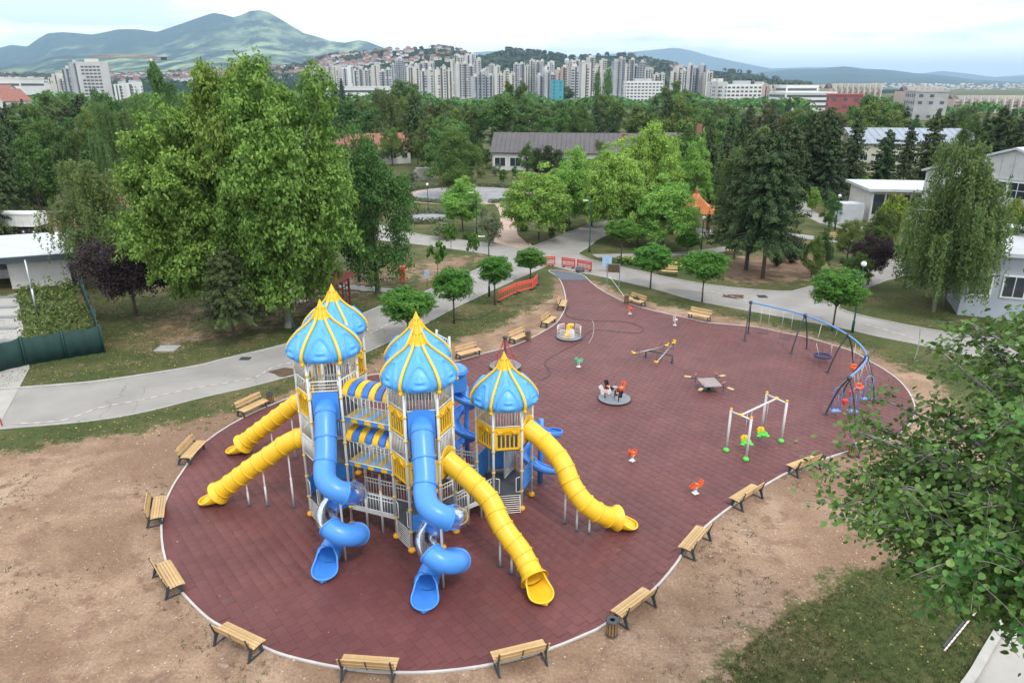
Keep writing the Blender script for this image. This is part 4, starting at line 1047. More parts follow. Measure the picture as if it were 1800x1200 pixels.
# ---- four seat rocker
z = .55; co = [G(1228, 666, z), G(1255, 665, z), G(1267, 678, z), G(1239, 679, z)]; cc = sum(co, Vector())/4
t = thing('four_seat_rocker', 'grey square rocking platform with a seat arm at each corner', 'rocker', None, (0, 0, 0))
b = mb(mat('speckled grey rocker board', (.26, .22, .22), .6, .25, 9)); s = 1.15
b.prism([tuple(((q-cc)*s+cc)[:2]) for q in co], z-.02, z+.02); b.obj('platform', t)
b = mb(M['dark'], True); b.tube([(cc.x, cc.y, .1), (cc.x, cc.y, z-.02)], .11, 12); b.box((cc.x, cc.y, .08), (.62, .5, .05)); b.obj('pedestal', t)
for i, (px, py) in enumerate(((1218, 663), (1261, 662), (1279, 681), (1234, 682))):
    q = G(px, py, z+.05); c = (co[i]-cc)*1.1+cc; d = (q-c); d.z = 0; d.normalize(); e = c+d*.62
    b = mb(M['dark'], True); b.tube([c-d*.3+Vector((0, 0, -.04)), e+Vector((0, 0, 0))], .035, 8); b.obj('arm', t)
    b = mb(M['wood']); b.box(e+Vector((0, 0, .05)), (.42, .22, .06), rz=math.atan2(d.y, d.x)); b.obj('seat', t, bevel=.02)
    b = mb(M['dark'], True); h_ = c+d*.12; sd_ = Vector((-d.y, d.x, 0))*.16; b.tube([h_, h_+Vector((0, 0, .30))], .018, 6); b.tube([h_-Vector((0, 0, .05)), h_-Vector((0, 0, .32))], .018, 6); b.obj('grip_post', t)
    b = mb(M['pink'], True); b.tube([h_-sd_+Vector((0, 0, .30)), h_+sd_+Vector((0, 0, .30))], .02, 6); b.obj('grip', t)
# ---- blue arched swing set
t = thing('arched_swing_set', 'long blue curved swing beam on five pairs of dark arched legs', 'swing frame')
AP_ = [((1320, 531), (1308.5, 600), (1315, 587)), ((1415.8, 554), (1390, 622.5), (1418, 614)), ((1490.8, 588.8), (1454, 656), (1500, 647)), ((1523.8, 627), (1479, 695), (1537, 705)), ((1493, 663.8), (1450, 730), (1504, 752))]
apx = []
for a_, f0, f1 in AP_:
    P0, P1 = G(*f0), G(*f1); mY = (P0.y+P1.y)/2
    z = min(2.85, max(2.5, zat(a_[0], a_[1], mY))); q = G(a_[0], a_[1], 2.7); apx.append(q)
    for P in (P0, P1):
        m = P.lerp(q, .5); out = (P-Vector((q.x, q.y, 0))); out.z = 0
        b = mb(M['dark'], True); b.tube(catmull([P, P.lerp(q, .35)+out*.10, P.lerp(q, .7)+out*.13, q], 6), .05, 10); b.box((P.x, P.y, .06), (.26, .26, .02)); b.obj('leg', t)
    b = mb(M['dark'], True); b.lathe([(.11, -.14), (.15, -.04), (.13, .06), (.05, .12)], q, 12); b.obj('joint_cap', t)
arc = catmull(apx, 14)
b = mb(mat('light blue painted beam', (.10, .27, .56), .35, .08, 3), True); b.tube(arc, .058, 12); b.obj('top_beam', t)
def hang(f): # point on arc at parameter 0..4
    return arc[int(round(f*14))]
def chain(b, p, q, r=.010): b.tube([p, q], r, 5)
M['chain'] = mat('bright chain', (.62, .62, .62), .4, metal=.5)
def flat_swing(f0, f1, label):
    p, q = hang(f0), hang(f1); s = thing('swing', label, 'swing', 'swings under the blue beam', (0, 0, 0)); a = Vector((p.x, p.y, .55)); c = Vector((q.x, q.y, .55))
    b = mb(M['chain'], True); chain(b, p, a, .014); chain(b, q, c, .014); b.obj('chain', s)
    d = (c-a); b = mb(M['dark']); m = (a+c)/2; b.box((m.x, m.y, .53), (d.length, .18, .03), rz=math.atan2(d.y, d.x)); b.obj('seat', s, bevel=.01)
flat_swing(.27, .41, 'flat seat swing closest to the tall end legs'); flat_swing(.62, .76, 'flat seat swing next to the second pair of dark legs')
s = thing('nest_swing', 'round dark blue nest swing hanging from the beam middle', 'swing', 'swings under the blue beam'); c = G(1446, 625, .5)
b = mb(mat('navy rope ring', (.03, .03, .13), .6, .2, 8), True); rr = .52
b.tube([(c.x+rr*math.cos(2*pi*i/28), c.y+rr*math.sin(2*pi*i/28), .5) for i in range(28)], .075, 8, closed=True); b.obj('seat_ring', s)
b = mb(M['dark'], True)
for i in range(-4, 5):
    o_ = i*.13; l = math.sqrt(max(0, rr*rr-o_*o_)); b.tube([(c.x+o_, c.y-l, .5), (c.x+o_, c.y+l, .5)], .012, 5); b.tube([(c.x-l, c.y+o_, .5), (c.x+l, c.y+o_, .5)], .012, 5)
b.obj('net', s)
b = mb(M['chain'], True)
for f, sg in ((1.36, -1), (1.75, 1)):
    h_ = hang(f); kx = Vector((c.x+sg*.5, c.y-sg*.1, 1.35)); chain(b, h_, kx, .014)
    for a in (40, -40): chain(b, kx, (c.x+sg*rr*math.cos(R(a)), c.y+rr*math.sin(R(a))*1.0, .55), .012)
b.obj('chain', s)
M['bluetube'] = mat('thin blue painted tube', (.16, .30, .62), .4, .08, 4)
def basket_swing(px, py, f, m, label, z=.6):
    s = thing('toddler_swing', label, 'swing', 'swings under the blue beam'); h0, h1 = hang(f-.10), hang(f+.10); c = (h0+h1)/2; c.z = z
    b = mb(M['chain'], True); chain(b, h0, c+Vector((-.18, 0, .2)), .012); chain(b, h1, c+Vector((.18, 0, .2)), .012); b.obj('chain', s)
    b = mb(m, True); b.lathe([(.14, -.1), (.20, -.04), (.23, .08), (.24, .20), (.20, .21), (.17, .05), (.03, -.03)], c, 12, False); b.box(c+Vector((0, .15, .22)), (.34, .05, .18)); b.obj('seat', s)
basket_swing(0, 0, 2.42, M['orange'], 'orange tub swing under the upper end of the beam', .95); basket_swing(0, 0, 3.30, M['orange'], 'red orange tub swing between the last two pairs of legs', 1.15)
def arch_swing(f, label, off):
    s = thing('standing_swing', label, 'swing', 'swings under the blue beam'); h_ = hang(f); x, y = h_.x+off[0], h_.y+off[1]
    b = mb(M['bluetube'], True); pts = [(x-.24, y, .35)]+[(x-.24*math.cos(pi*i/10), y, 1.45+.35*math.sin(pi*i/10)) for i in range(11)]+[(x+.24, y, .35)]
    b.tube(pts, .03, 8); b.tube([(x-.12, y+.1, .35), (x-.12, y+.1, 1.3), (x+.12, y+.1, 1.3), (x+.12, y+.1, .35)], .018, 6); b.obj('frame', s)
    b = mb(M['chain'], True); chain(b, (x-.1, y, 1.78), (h_.x-.1, h_.y, 2.65), .012); chain(b, (x+.1, y, 1.78), (h_.x+.1, h_.y, 2.65), .012); b.obj('chain', s)
    b = mb(M['bluetube']); b.box((x, y, .34), (.56, .34, .04)); b.obj('footboard', s)
arch_swing(3.15, 'blue tubular standing swing nearest the fourth pair of legs', (.25, -.3)); arch_swing(3.62, 'blue tubular standing swing nearest the last pair of legs', (.1, -.2)); arch_swing(3.82, 'blue tubular swing with two red hearts at its foot', (-.5, .3))
s = thing('heart_seat', 'pair of red heart shaped seats under the last blue swing', 'swing seat')
for px, py in ((1485, 706), (1497, 691)):
    c = G(px, py, .55); b = mb(M['red'], True); b.ball((c.x-.07, c.y, c.z+.06), (.12, .08, .13), 10, 8); b.ball((c.x+.07, c.y, c.z+.06), (.12, .08, .13), 10, 8); b.ball((c.x, c.y, c.z-.06), (.12, .08, .15), 10, 8); b.obj('seat', s)
# ---- white frame swing with green seats
t = thing('post_swing_set', 'white post swing frame with bright green feet', 'swing frame')
FT = [(1276, 794), (1310.6, 810), (1338, 760), (1372.4, 778)]; TP = []
for f, tp in zip(FT, ((1287, 716), (1323, 732), (1350, 689), (1385, 703))):
    P = G(*f); q = Vector((P.x, P.y, 2.45)); q = G(tp[0], tp[1], 2.4); q = Vector((P.x*.6+q.x*.4, P.y*.6+q.y*.4, 2.4)); TP.append(q)
    b = mb(M['post'], True); b.tube([P, q], .065, 12); o = b.obj('post', t)
    b = mb(M['green'], True); b.lathe([(.15, 0), (.17, .05), (.14, .13), (.07, .20)], (P.x, P.y, .05), 14); b.obj('post_foot', o)
    b = mb(M['orange_foot'], True); b.ball(q, .08); b.obj('post_cap', o)
for a, c in ((0, 1), (2, 3)):
    b = mb(M['post'], True); b.tube([TP[a]-Vector((0, 0, .12)), TP[c]-Vector((0, 0, .12))], .05, 12); b.obj('end_beam', t)
m0 = (TP[0]+TP[1])/2-Vector((0, 0, .1)); m1 = (TP[2]+TP[3])/2-Vector((0, 0, .1))
b = mb(M['post'], True); b.tube([m0, m1], .055, 12); b.obj('top_beam', t)
for q in (m0, m1): b = mb(M['yellow'], True); b.lathe([(.09, -.07), (.1, 0), (.09, .07)], q, 12); b.obj('clamp', t)
for f, lab in ((.24, 'green and yellow bucket swing on the near side of the white frame'), (.70, 'green and yellow bucket swing on the far side of the white frame')):
    s = thing('bucket_swing', lab, 'swing', 'bucket swings on the white frame'); h_ = m0.lerp(m1, f); d = (m1-m0).normalized(); c = Vector((h_.x, h_.y, .50))
    b = mb(M['chain'], True)
    for sg in (-1, 1): chain(b, h_+d*sg*.2, c+d*sg*.2+Vector((0, 0, .25)), .012)
    b.obj('chain', s)
    b = mb(M['green'], True); b.lathe([(.10, -.16), (.22, -.10), (.27, .02), (.26, .10), (.20, .10), (.16, -.02), (.02, -.08)], c, 14, False); b.ball(c+Vector((.2, -.15, -.04)), (.16, .1, .08)); b.ball(c+Vector((-.2, -.15, -.04)), (.16, .1, .08)); b.obj('seat', s)
    b = mb(M['yellow'], True); b.ball(c+Vector((-.05, .18, .16)), (.22, .06, .20), 12, 8); b.obj('backrest', s)
# ---- red barriers
def barrier(p, q, label, m=None, first=[None]):
    d = q-p; ln = d.length; t = thing('plastic_barrier', label, 'barrier', 'red plastic crowd barriers', (p.x, p.y, .02), math.atan2(d.y, d.x)); m = m or M['barrier']
    b = mb(m); b.box((ln/2, 0, .98), (ln, .05, .12)); b.box((ln/2, 0, .80), (ln, .045, .16)); b.box((ln/2, 0, .20), (ln, .05, .12)); b.box((.05, 0, .58), (.09, .048, .9)); b.box((ln-.05, 0, .58), (.09, .048, .9)); b.obj('frame', t, bevel=.012)
    s = MB().use(m).box((0, 0, .5), (.05, .035, .62)).mesh('slat'); n = 10
    for i in range(n): link('slat', s, t, (.15+(ln-.3)*i/(n-1), 0, 0))
    for x in (.25, ln-.25): b = mb(M['dark']); b.box((x, 0, .06), (.12, .5, .07)); b.obj('foot', t)
M['barrier'] = mat('sun faded red plastic', (.72, .10, .075), .5, .12, 3)
M['barrier2'] = mat('red plastic barrier', (.58, .055, .045), .5, .12, 3)
for a, c, lab, mm in (((875, 532), (908, 516.5), 'faded red barrier beside the third round-headed tree', 1), ((909, 516), (937, 509), 'middle barrier of the curved faded red run by the tree', 1), ((937.5, 508.5), (944.5, 500), 'short-looking end barrier of the curved faded red run', 1),
                      ((948, 468), (976, 468), 'red barrier partly behind the round-headed tree at the road', 0), ((987, 469), (1011, 472.5), 'red barrier in the middle of the neck entrance', 0), ((1014, 473), (1040, 478), 'red barrier nearest the signboard at the neck entrance', 0)):
    barrier(G(*a), G(*c), lab, M['barrier'] if mm else M['barrier2'])
# ---- signboard, small blue sign, red box, blue post sign
t = thing('signboard', 'dark timber signboard on two grey posts beside the neck', 'signboard'); pa, pb = G(1066.5, 503), G(1088, 504)
Ym = (pa.y+pb.y)/2; zt = zat(1077, 464, Ym); zb = zat(1077, 479, Ym)
for q in (pa, pb): b = mb(M['steel']); b.box((q.x, q.y, zt/2), (.08, .08, zt)); b.box((q.x, q.y, .04), (.1, .7, .06)); b.obj('post', t)
d = pb-pa; b = mb(M['steel']); m = (pa+pb)/2; b.box((m.x, m.y, (zt+zb)/2), (d.length, .05, zt-zb), rz=math.atan2(d.y, d.x)); b.obj('frame', t)
b = mb(mat('dark brown board face', (.05, .04, .02), .5, .5, 8, col2=(.12, .10, .03))); b.box((m.x, m.y-.04, (zt+zb)/2), (d.length-.12, .03, zt-zb-.12), rz=math.atan2(d.y, d.x)); b.obj('board', t)
p = G(1066, 478); zt = zat(1066, 449, p.y); t = thing('road_sign', 'pale blue twin-panel sign behind the signboard', 'sign')
b = mb(M['steel'], True); b.tube([p, (p.x, p.y, zt)], .03, 8); b.obj('post', t)
sb = mat('pale blue sign plate', (.33, .48, .66), .4, .15, 5)
for i in (0, 1): b = mb(sb); b.box((p.x-.25+.5*i, p.y-.05, zt-.55), (.46, .03, 1.1)); b.obj('sign_plate', t)
p = G(708, 497); t = thing('post_box', 'red box on two short legs on the lawn', 'red box')
b = mb(M['red']); b.box((p.x, p.y, 1.0), (.55, .45, 1.25)); b.obj('box', t, bevel=.03)
for s in (-.2, .2): b = mb(M['red']); b.box((p.x+s, p.y, .2), (.07, .3, .4)); b.obj('leg', t)
p = G(751, 503); t = thing('information_sign', 'slim blue and white sign on the lawn by the road', 'sign')
b = mb(M['steel'], True); b.tube([p, (p.x, p.y, 1.6)], .03, 8); b.obj('post', t); b = mb(sb); b.box((p.x, p.y-.04, 1.2), (.4, .03, .8)); b.obj('sign_plate', t)
# ---- lamps
def lamp(px, pyb, pyt, label, kind='globe'):
    p = G(px, pyb); h_ = zat(px+(900-px)*0, pyt, p.y); h_ = max(2.5, h_)
    t = thing('street_lamp', label, 'street lamp', 'dark green park lamps', (p.x, p.y, 0)); b = mb(M['lampgreen'], True)
    b.lathe([(.10, 0), (.10, .9), (.065, 1.0), (.045, h_-.3), (.035, h_-.1)], n=10); b.obj('pole', t)
    if kind == 'globe':
        b = mb(mat('white lamp globe', (.75, .75, .74), .3) if 'globe' not in M else M['globe'], True); b.ball((0, 0, h_+.05), .21, 12, 8); b.obj('lamp_globe', t)
    else:
        b = mb(M['lampgreen'], True); b.tube([(0, 0, h_-.15), (.0, 0, h_), (-.75, 0, h_+.02)], .03, 8); b.obj('arm', t)
        b = mb(M['white']); b.box((-.62, 0, h_-.02), (.6, .24, .08)); b.obj('lamp_head', t, bevel=.02)
M['globe'] = mat('white lamp globe', (.75, .75, .74), .3)
lamp(1498, 584, 465, 'green park lamp with white globe behind the swing-side round tree'); lamp(1232, 442, 384, 'green park lamp with white globe beside the conifer pair')
lamp(1036, 443, 352, 'tall green lamp at the corner of the road fork', 'arm'); lamp(860, 521, 415, 'green lamp behind the third round-headed tree', 'arm'); lamp(838, 411, 338, 'green lamp between the light green tree and grey bush', 'arm')
lamp(516, 585, 512, 'green lamp just behind the tallest roof pair'); lamp(1467, 405, 345, 'thin lamp by the pale footpath near the hangar'); lamp(753, 375, 325, 'distant lamp beside the oval gravel bed')
lamp(112, 262, 237, 'twin-looking lamp head among the dark trees near the old roofs', 'arm')
# ---- leaning grey mast in the weedy garden, tilted stake near the foreground tree
p = G(67, 556); t = thing('mast', 'slim grey metal mast in the weedy garden', 'mast', None, p); h_ = zat(40, 457, p.y); b = mb(M['steel'], True); b.tube([(0, 0, 0), (0, 0, h_)], .07, 8); b.tube([(0, 0, 0), (0, 0, h_*.5)], .09, 8); b.obj('pole', t)
p = G(1607, 633); q = G(1618, 577, 1.9); b = mb(M['bark_pale'], True); b.tube(catmull([p, p.lerp(q, .4)+Vector((.1, 0, .1)), q], 5), .035, 6); b.tube([(p.x+.4, p.y, 0), (p.x+1.6, p.y+.3, 1.2)], .03, 6)
tag(b.obj('dead_sapling'), 'bare leaning sapling with a stake on the sandy verge', 'sapling')
# ---- hoses
def hose(px, label, m, r=.018, z=.075):
    pts = catmull([G(a, c, z) for a, c in px], 8); b = mb(m, True); b.tube(pts, r, 5); tag(b.obj('hose'), label, 'hose')
hose([(993, 546), (997, 555), (1015, 561), (1055, 564), (1095, 565), (1122, 572), (1131, 580), (1120, 585), (1095, 584), (1060, 580), (1035, 583), (1020, 600), (985, 618), (962, 632), (958, 640), (966, 652), (962, 663), (945, 668)], 'thin dark hose looping over the rubber surface', M['dark'])
hose([(1041, 562), (1044, 575), (1041, 592), (1035, 603)], 'short pale cord crossing the dark hose', M['rail'], .012)
hose([(800, 561), (835, 560), (870, 545), (905, 536), (950, 534), (984, 535)], 'dark cable across the dry verge', M['dark'], .02, .03)
hose([(1072, 487), (1082, 500), (1098, 522)], 'pale rope running from the signboard to the bin', M['rail'], .022, .25)
# ---- red and white tape lying about
M['tapew'] = mat('white tape', (.72, .70, .68), .6); M['taper'] = mat('red tape', (.55, .33, .30), .6)
def tape(px, label, w_=.07, z=.03, step=.35):
    pts = catmull([G(a, c, z) for a, c in px], 24); b = mb(M['tapew']); b.use(M['taper']); acc = 0; k = 0; q = pts[0]
    dense = [pts[0]]
    for p in pts[1:]:
        while (p-q).length > step: q = q+(p-q).normalized()*step; dense.append(q)
    for i in range(len(dense)-1):
        p, q = dense[i], dense[i+1]; d = (q-p).normalized(); n = Vector((-d.y, d.x, 0))*w_/2; b.use(M['tapew'] if i % 2 else M['taper'])
        zz = Vector((0, 0, .01*math.sin(i*1.7))); b.add([p-n+zz, p+n+zz, q+n, q-n], [(0, 1, 2, 3)])
    o = b.obj('barrier_tape'); tag(o, label, 'barrier tape')
tape([(25, 744), (110, 738), (175, 716), (245, 703), (330, 684), (400, 672), (450, 662), (480, 645), (540, 630)], 'red and white tape lying along the pale road beside the soil', .06)
tape([(560, 612), (640, 590), (690, 566), (730, 556)], 'red and white tape on the road behind the tall towers', .06)
tape([(1215, 510), (1260, 514), (1320, 530)], 'red and white tape on the road by the second pair of round trees', .06); tape([(1515, 568), (1560, 580), (1640, 604)], 'red and white tape on the road past the swing frame', .06)
tape([(1660, 1143), (1695, 1100), (1729, 1058)], 'red and white tape over a dark strip on the shaded lawn', .055, .09, .12)
b = mb(M['dark']); a, c = G(1658, 1138), G(1724, 1056); d = c-a; m = (a+c)/2; b.box((m.x, m.y, .03), (d.length, .07, .05), rz=math.atan2(d.y, d.x)); tag(b.obj('plank'), 'dark plank lying beside the tape on the shaded lawn', 'plank')
# ---- manhole covers, puddles
for (px, py), lab, s in (((294, 612), 'concrete cover set in the shaded lawn', (1.5, 1.2)), ((431, 630), 'rusty drain grate in the road by the kerb', (.7, .5)), ((1340, 521), 'round manhole cover in the road fork', (.8, .8))):
    p = G(px, py, .03); t = tag(mb(M['concrete'] if 'concrete' in lab else M['dark']).box((0, 0, 0), (s[0], s[1], .05)).obj('drain_cover', None, p), lab, 'drain cover')
M['puddle'] = mat('muddy puddle', (.13, .085, .06), .25, .2, 2, world=True)
for px, py, a, c in ((505, 654, 1.1, .7), (1288, 521, 1.0, .7), (1510, 505, .5, .3)):
    p = G(px, py); sheet('puddle', [(p.x+a*(1+.2*math.sin(3*k*.4+px))*math.cos(k*.314), p.y+c*(1+.25*math.cos(2*k*.4+py))*math.sin(k*.314)) for k in range(20)], .026, M['puddle'])
M['damp'] = mat('damp dark soil', (.19, .12, .085), .9, .0, 1.5, col2=(.25, .165, .12), world=True, bump=.5, bscale=14)
# ================================================================= TREES AND PLANTS
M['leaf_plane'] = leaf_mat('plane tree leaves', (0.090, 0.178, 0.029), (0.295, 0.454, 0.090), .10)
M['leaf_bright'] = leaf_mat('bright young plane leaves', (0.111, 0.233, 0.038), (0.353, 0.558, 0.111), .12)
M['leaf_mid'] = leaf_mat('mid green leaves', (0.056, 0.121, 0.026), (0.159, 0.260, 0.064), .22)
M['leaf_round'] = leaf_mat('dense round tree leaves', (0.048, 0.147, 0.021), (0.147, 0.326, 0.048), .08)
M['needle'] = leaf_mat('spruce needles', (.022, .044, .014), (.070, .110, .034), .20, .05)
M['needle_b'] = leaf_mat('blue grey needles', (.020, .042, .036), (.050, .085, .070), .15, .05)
M['leaf_birch'] = leaf_mat('birch leaves', (0.070, 0.125, 0.037), (0.181, 0.260, 0.081), .16, .35)
M['leaf_purple'] = leaf_mat('dark purple plum leaves', (.020, .012, .014), (.060, .036, .038), .12, .15)
M['leaf_grey'] = leaf_mat('grey green leaves', (0.083, 0.116, 0.061), (0.193, 0.237, 0.132), .12)
M['leaf_varieg'] = leaf_mat('variegated pale leaves', (.10, .16, .05), (.38, .42, .22), .08)
M['leaf_lime'] = leaf_mat('yellow green leaves', (.13, .20, .025), (.30, .38, .06), .08)
M['leaf_rusty'] = leaf_mat('browning green leaves', (0.069, 0.086, 0.025), (0.161, 0.172, 0.057), .12)
M['leaf_near'] = leaf_mat('broad poplar leaf', (0.036, 0.117, 0.022), (0.133, 0.265, 0.061), .20, .30, .38)
def leaf_quads(P, Nn, size, r, elong=1.5, flat=.0):
    """one small bent leaf clump (two triangles along a fold) at each point P, facing Nn"""
    k = len(P); Nn = Nn/np.maximum(1e-6, np.linalg.norm(Nn, axis=1, keepdims=True))
    t = r.normal(size=(k, 3)); t -= (t*Nn).sum(1, keepdims=True)*Nn; t /= np.maximum(1e-6, np.linalg.norm(t, axis=1, keepdims=True))
    b = np.cross(Nn, t); s = size[:, None] if np.ndim(size) else size
    a = P-t*s*.5*elong; c = P+t*s*.5*elong; d = P+b*s*.5+Nn*s*.10; e = P-b*s*.5+Nn*s*.10
    V = np.stack([a, d, c, e], 1).reshape(-1, 3); F = np.arange(k*4).reshape(k, 4); return V, F
def crown_mesh(name, P, Nn, size, m, r, v=None, elong=1.5):
    V, F = leaf_quads(P, Nn, size, r, elong); v = r.random(len(P)) if v is None else v
    return np_mesh(name, V, F, [m], {'v': ('FACE', v)})
def unit(r, k):
    d = r.normal(size=(k, 3)); return d/np.linalg.norm(d, axis=1, keepdims=True)
def lobes_broad(r, n, K=26, base=.22, shape='round', lob=(.10, .19), squash=1.0, clump=.020, sep=.66, boughs=0):
    """leaf points for a lobed crown in a unit box: x,y within +-.5, z from base to 1"""
    cs = []; tries = 0
    stretch = 1
    while len(cs) < K and tries < 4000:
        tries += 1; d = unit(r, 1)[0]; q = r.random()**.45; h = d[2]*q
        z = .5+h*.5
        if shape == 'egg': w_ = (math.sin(pi*min(1, max(0, z))**.75))**.7
        elif shape == 'cone': w_ = (1-z)**.8*1.0+.08
        elif shape == 'column': w_ = .9*(1-abs(2*z-1)**4)+.1
        else: w_ = math.sqrt(max(0, 1-(2*z-1)**2))*1.0
        a = r.random()*2*pi; rad = (.5-lob[0]*.8)*w_*math.sqrt(r.random())**.6
        rl = r.uniform(*lob)*(.75+.35*w_)
        c = np.array([rad*math.cos(a), rad*math.sin(a), base+(1-base)*(.06+.88*z)-rl*.2])
        if all(np.linalg.norm((c-o[0])*[1, 1, .8]) > sep*max(rl, o[1]) for o in cs): cs.append((c, rl))
    if boughs:      # gather the leaf lobes on a few big upward boughs so that dark hollows open between them
        big = []; tries = 0
        while len(big) < boughs and tries < 4000:
            tries += 1; z = r.uniform(.04, .97); a = r.random()*2*pi
            w_ = (math.sin(pi*z**.75))**.7 if shape == 'egg' else math.sqrt(max(0, 1-(2*z-1)**2))
            rb = r.uniform(.10, .17); rad = max(0, .5-rb*.9)*w_*math.sqrt(r.uniform(.35, 1)); c = np.array([rad*math.cos(a), rad*math.sin(a), base+(1-base)*(.08+.80*z)])
            if all(np.linalg.norm((c-o[0])*[1, 1, .75]) > .80*max(rb, o[1]) for o in big): big.append((c, rb))
        cs = []
        for c, rb in big:
            for i in range(int(K/boughs)+1):
                d = unit(r, 1)[0]; d[2] = d[2]*1.25+.15; cs.append((c+d*rb*r.uniform(.45, 1.0), rb*r.uniform(.30, .58)))
            cs.append((c, rb*.62))
    P = []; Nn = []; V = []
    tot = sum(o[1]**2 for o in cs)
    for c, rl in cs:
        q = 8; k = max(3, int(n*rl*rl/tot/q)); d = unit(r, k); d[:, 2] = np.where(d[:, 2] < -.30, -d[:, 2], d[:, 2])
        bump = 1+.20*np.sin(d[:, 0]*8+c[0]*40)*np.sin(d[:, 1]*8+c[1]*40)*np.sin(d[:, 2]*8)+.10*r.normal(size=k)
        rr = rl*bump*(1-.45*r.random(k)**2.5); p = c+d*rr[:, None]*[1, 1, .85*squash]
        tone = r.normal(size=k)*.14+.30*(r.random()-.5)
        p = np.repeat(p, q, 0)+r.normal(size=(k*q, 3))*clump*[1, 1, .75]; d = np.repeat(d, q, 0); tone = np.repeat(tone, q)
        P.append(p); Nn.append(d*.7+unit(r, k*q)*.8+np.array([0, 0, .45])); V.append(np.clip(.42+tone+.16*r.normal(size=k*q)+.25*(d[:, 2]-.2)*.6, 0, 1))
    P = np.concatenate(P); zt = np.percentile(P[:, 2], 99.7); zb = base*.6; kz = (1-zb)/(zt-zb); kr = .5/np.percentile(np.hypot(P[:, 0], P[:, 1]), 98.5)
    P[:, 2] = zb+(P[:, 2]-zb)*kz; P[:, :2] *= kr; cs = [(np.array([c[0]*kr, c[1]*kr, zb+(c[2]-zb)*kz]), rl) for c, rl in cs]
    return P, np.concatenate(Nn), np.concatenate(V), cs
def trunk_mesh(name, r, cs=None, h=.4, r0=.03, m=None, nb=9, lean=(0, 0), top=None):
    b = mb(m or M['bark'], True); top = top or h
    b.tube([(0, 0, -.01), (lean[0]*.3, lean[1]*.3, h*.4), (lean[0], lean[1], top)], [r0*1.25, r0*.95, r0*.45], 9)
    b.lathe([(r0*1.9, -.004), (r0*1.3, .012), (r0*1.1, .04)], n=9, cap=False)
    if cs:
        for c, rl in sorted(cs, key=lambda o: o[1])[-nb:]:
            s = Vector((lean[0]*.8, lean[1]*.8, min(c[2]*.72, top*r.uniform(.6, .98)))); e = Vector(c)
            mid = s.lerp(e, .5)+Vector((0, 0, -.02)); b.tube([s, mid, e], [r0*.42, r0*.28, r0*.10], 6)
    return b.mesh(name)
TPL = {}
def template(key, crown, trunk): TPL.setdefault(key, []).append((crown, trunk))
def mk_broad(key, n, leaf, m, seeds, **kw):
    hh = kw.pop('trunk_h', .5); r0 = kw.pop('r0', .022); bark = kw.pop('bark', M['bark'])
    for s_ in seeds:
        r = np.random.default_rng(s_); P, Nn, v, cs = lobes_broad(r, n, **kw)
        template(key, crown_mesh('crown', P, Nn, leaf*(.7+.6*r.random(len(P))), m, r, v), trunk_mesh('trunk', r, cs, hh, r0, bark))
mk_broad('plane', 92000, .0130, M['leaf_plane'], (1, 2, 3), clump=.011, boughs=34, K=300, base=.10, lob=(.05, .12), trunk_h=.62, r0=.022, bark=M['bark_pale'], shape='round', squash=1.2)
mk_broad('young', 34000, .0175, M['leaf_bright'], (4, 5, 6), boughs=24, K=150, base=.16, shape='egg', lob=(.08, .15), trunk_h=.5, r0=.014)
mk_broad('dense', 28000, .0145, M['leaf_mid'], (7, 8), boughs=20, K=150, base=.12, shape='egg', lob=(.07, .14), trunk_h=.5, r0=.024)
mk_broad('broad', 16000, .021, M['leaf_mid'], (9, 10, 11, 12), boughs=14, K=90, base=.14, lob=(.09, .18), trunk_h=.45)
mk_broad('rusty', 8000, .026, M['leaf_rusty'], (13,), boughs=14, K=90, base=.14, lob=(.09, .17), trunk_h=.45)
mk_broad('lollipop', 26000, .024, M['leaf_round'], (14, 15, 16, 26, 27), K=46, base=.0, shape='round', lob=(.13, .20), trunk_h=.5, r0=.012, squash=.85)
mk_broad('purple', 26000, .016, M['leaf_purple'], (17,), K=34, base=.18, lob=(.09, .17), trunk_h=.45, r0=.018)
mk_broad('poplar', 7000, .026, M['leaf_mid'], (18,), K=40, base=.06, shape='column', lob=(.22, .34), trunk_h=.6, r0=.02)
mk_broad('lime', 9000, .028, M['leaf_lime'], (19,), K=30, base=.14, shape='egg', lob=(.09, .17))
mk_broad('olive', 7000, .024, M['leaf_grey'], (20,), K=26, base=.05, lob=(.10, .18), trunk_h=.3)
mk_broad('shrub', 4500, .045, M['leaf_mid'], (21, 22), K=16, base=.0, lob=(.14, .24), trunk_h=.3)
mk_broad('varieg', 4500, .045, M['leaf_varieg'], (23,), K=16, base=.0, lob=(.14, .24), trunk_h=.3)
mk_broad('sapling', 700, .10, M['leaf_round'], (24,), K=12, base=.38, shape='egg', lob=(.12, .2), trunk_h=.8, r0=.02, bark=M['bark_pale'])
mk_broad('brushy', 3000, .045, M['leaf_grey'], (25,), K=14, base=.0, lob=(.14, .24), trunk_h=.3)
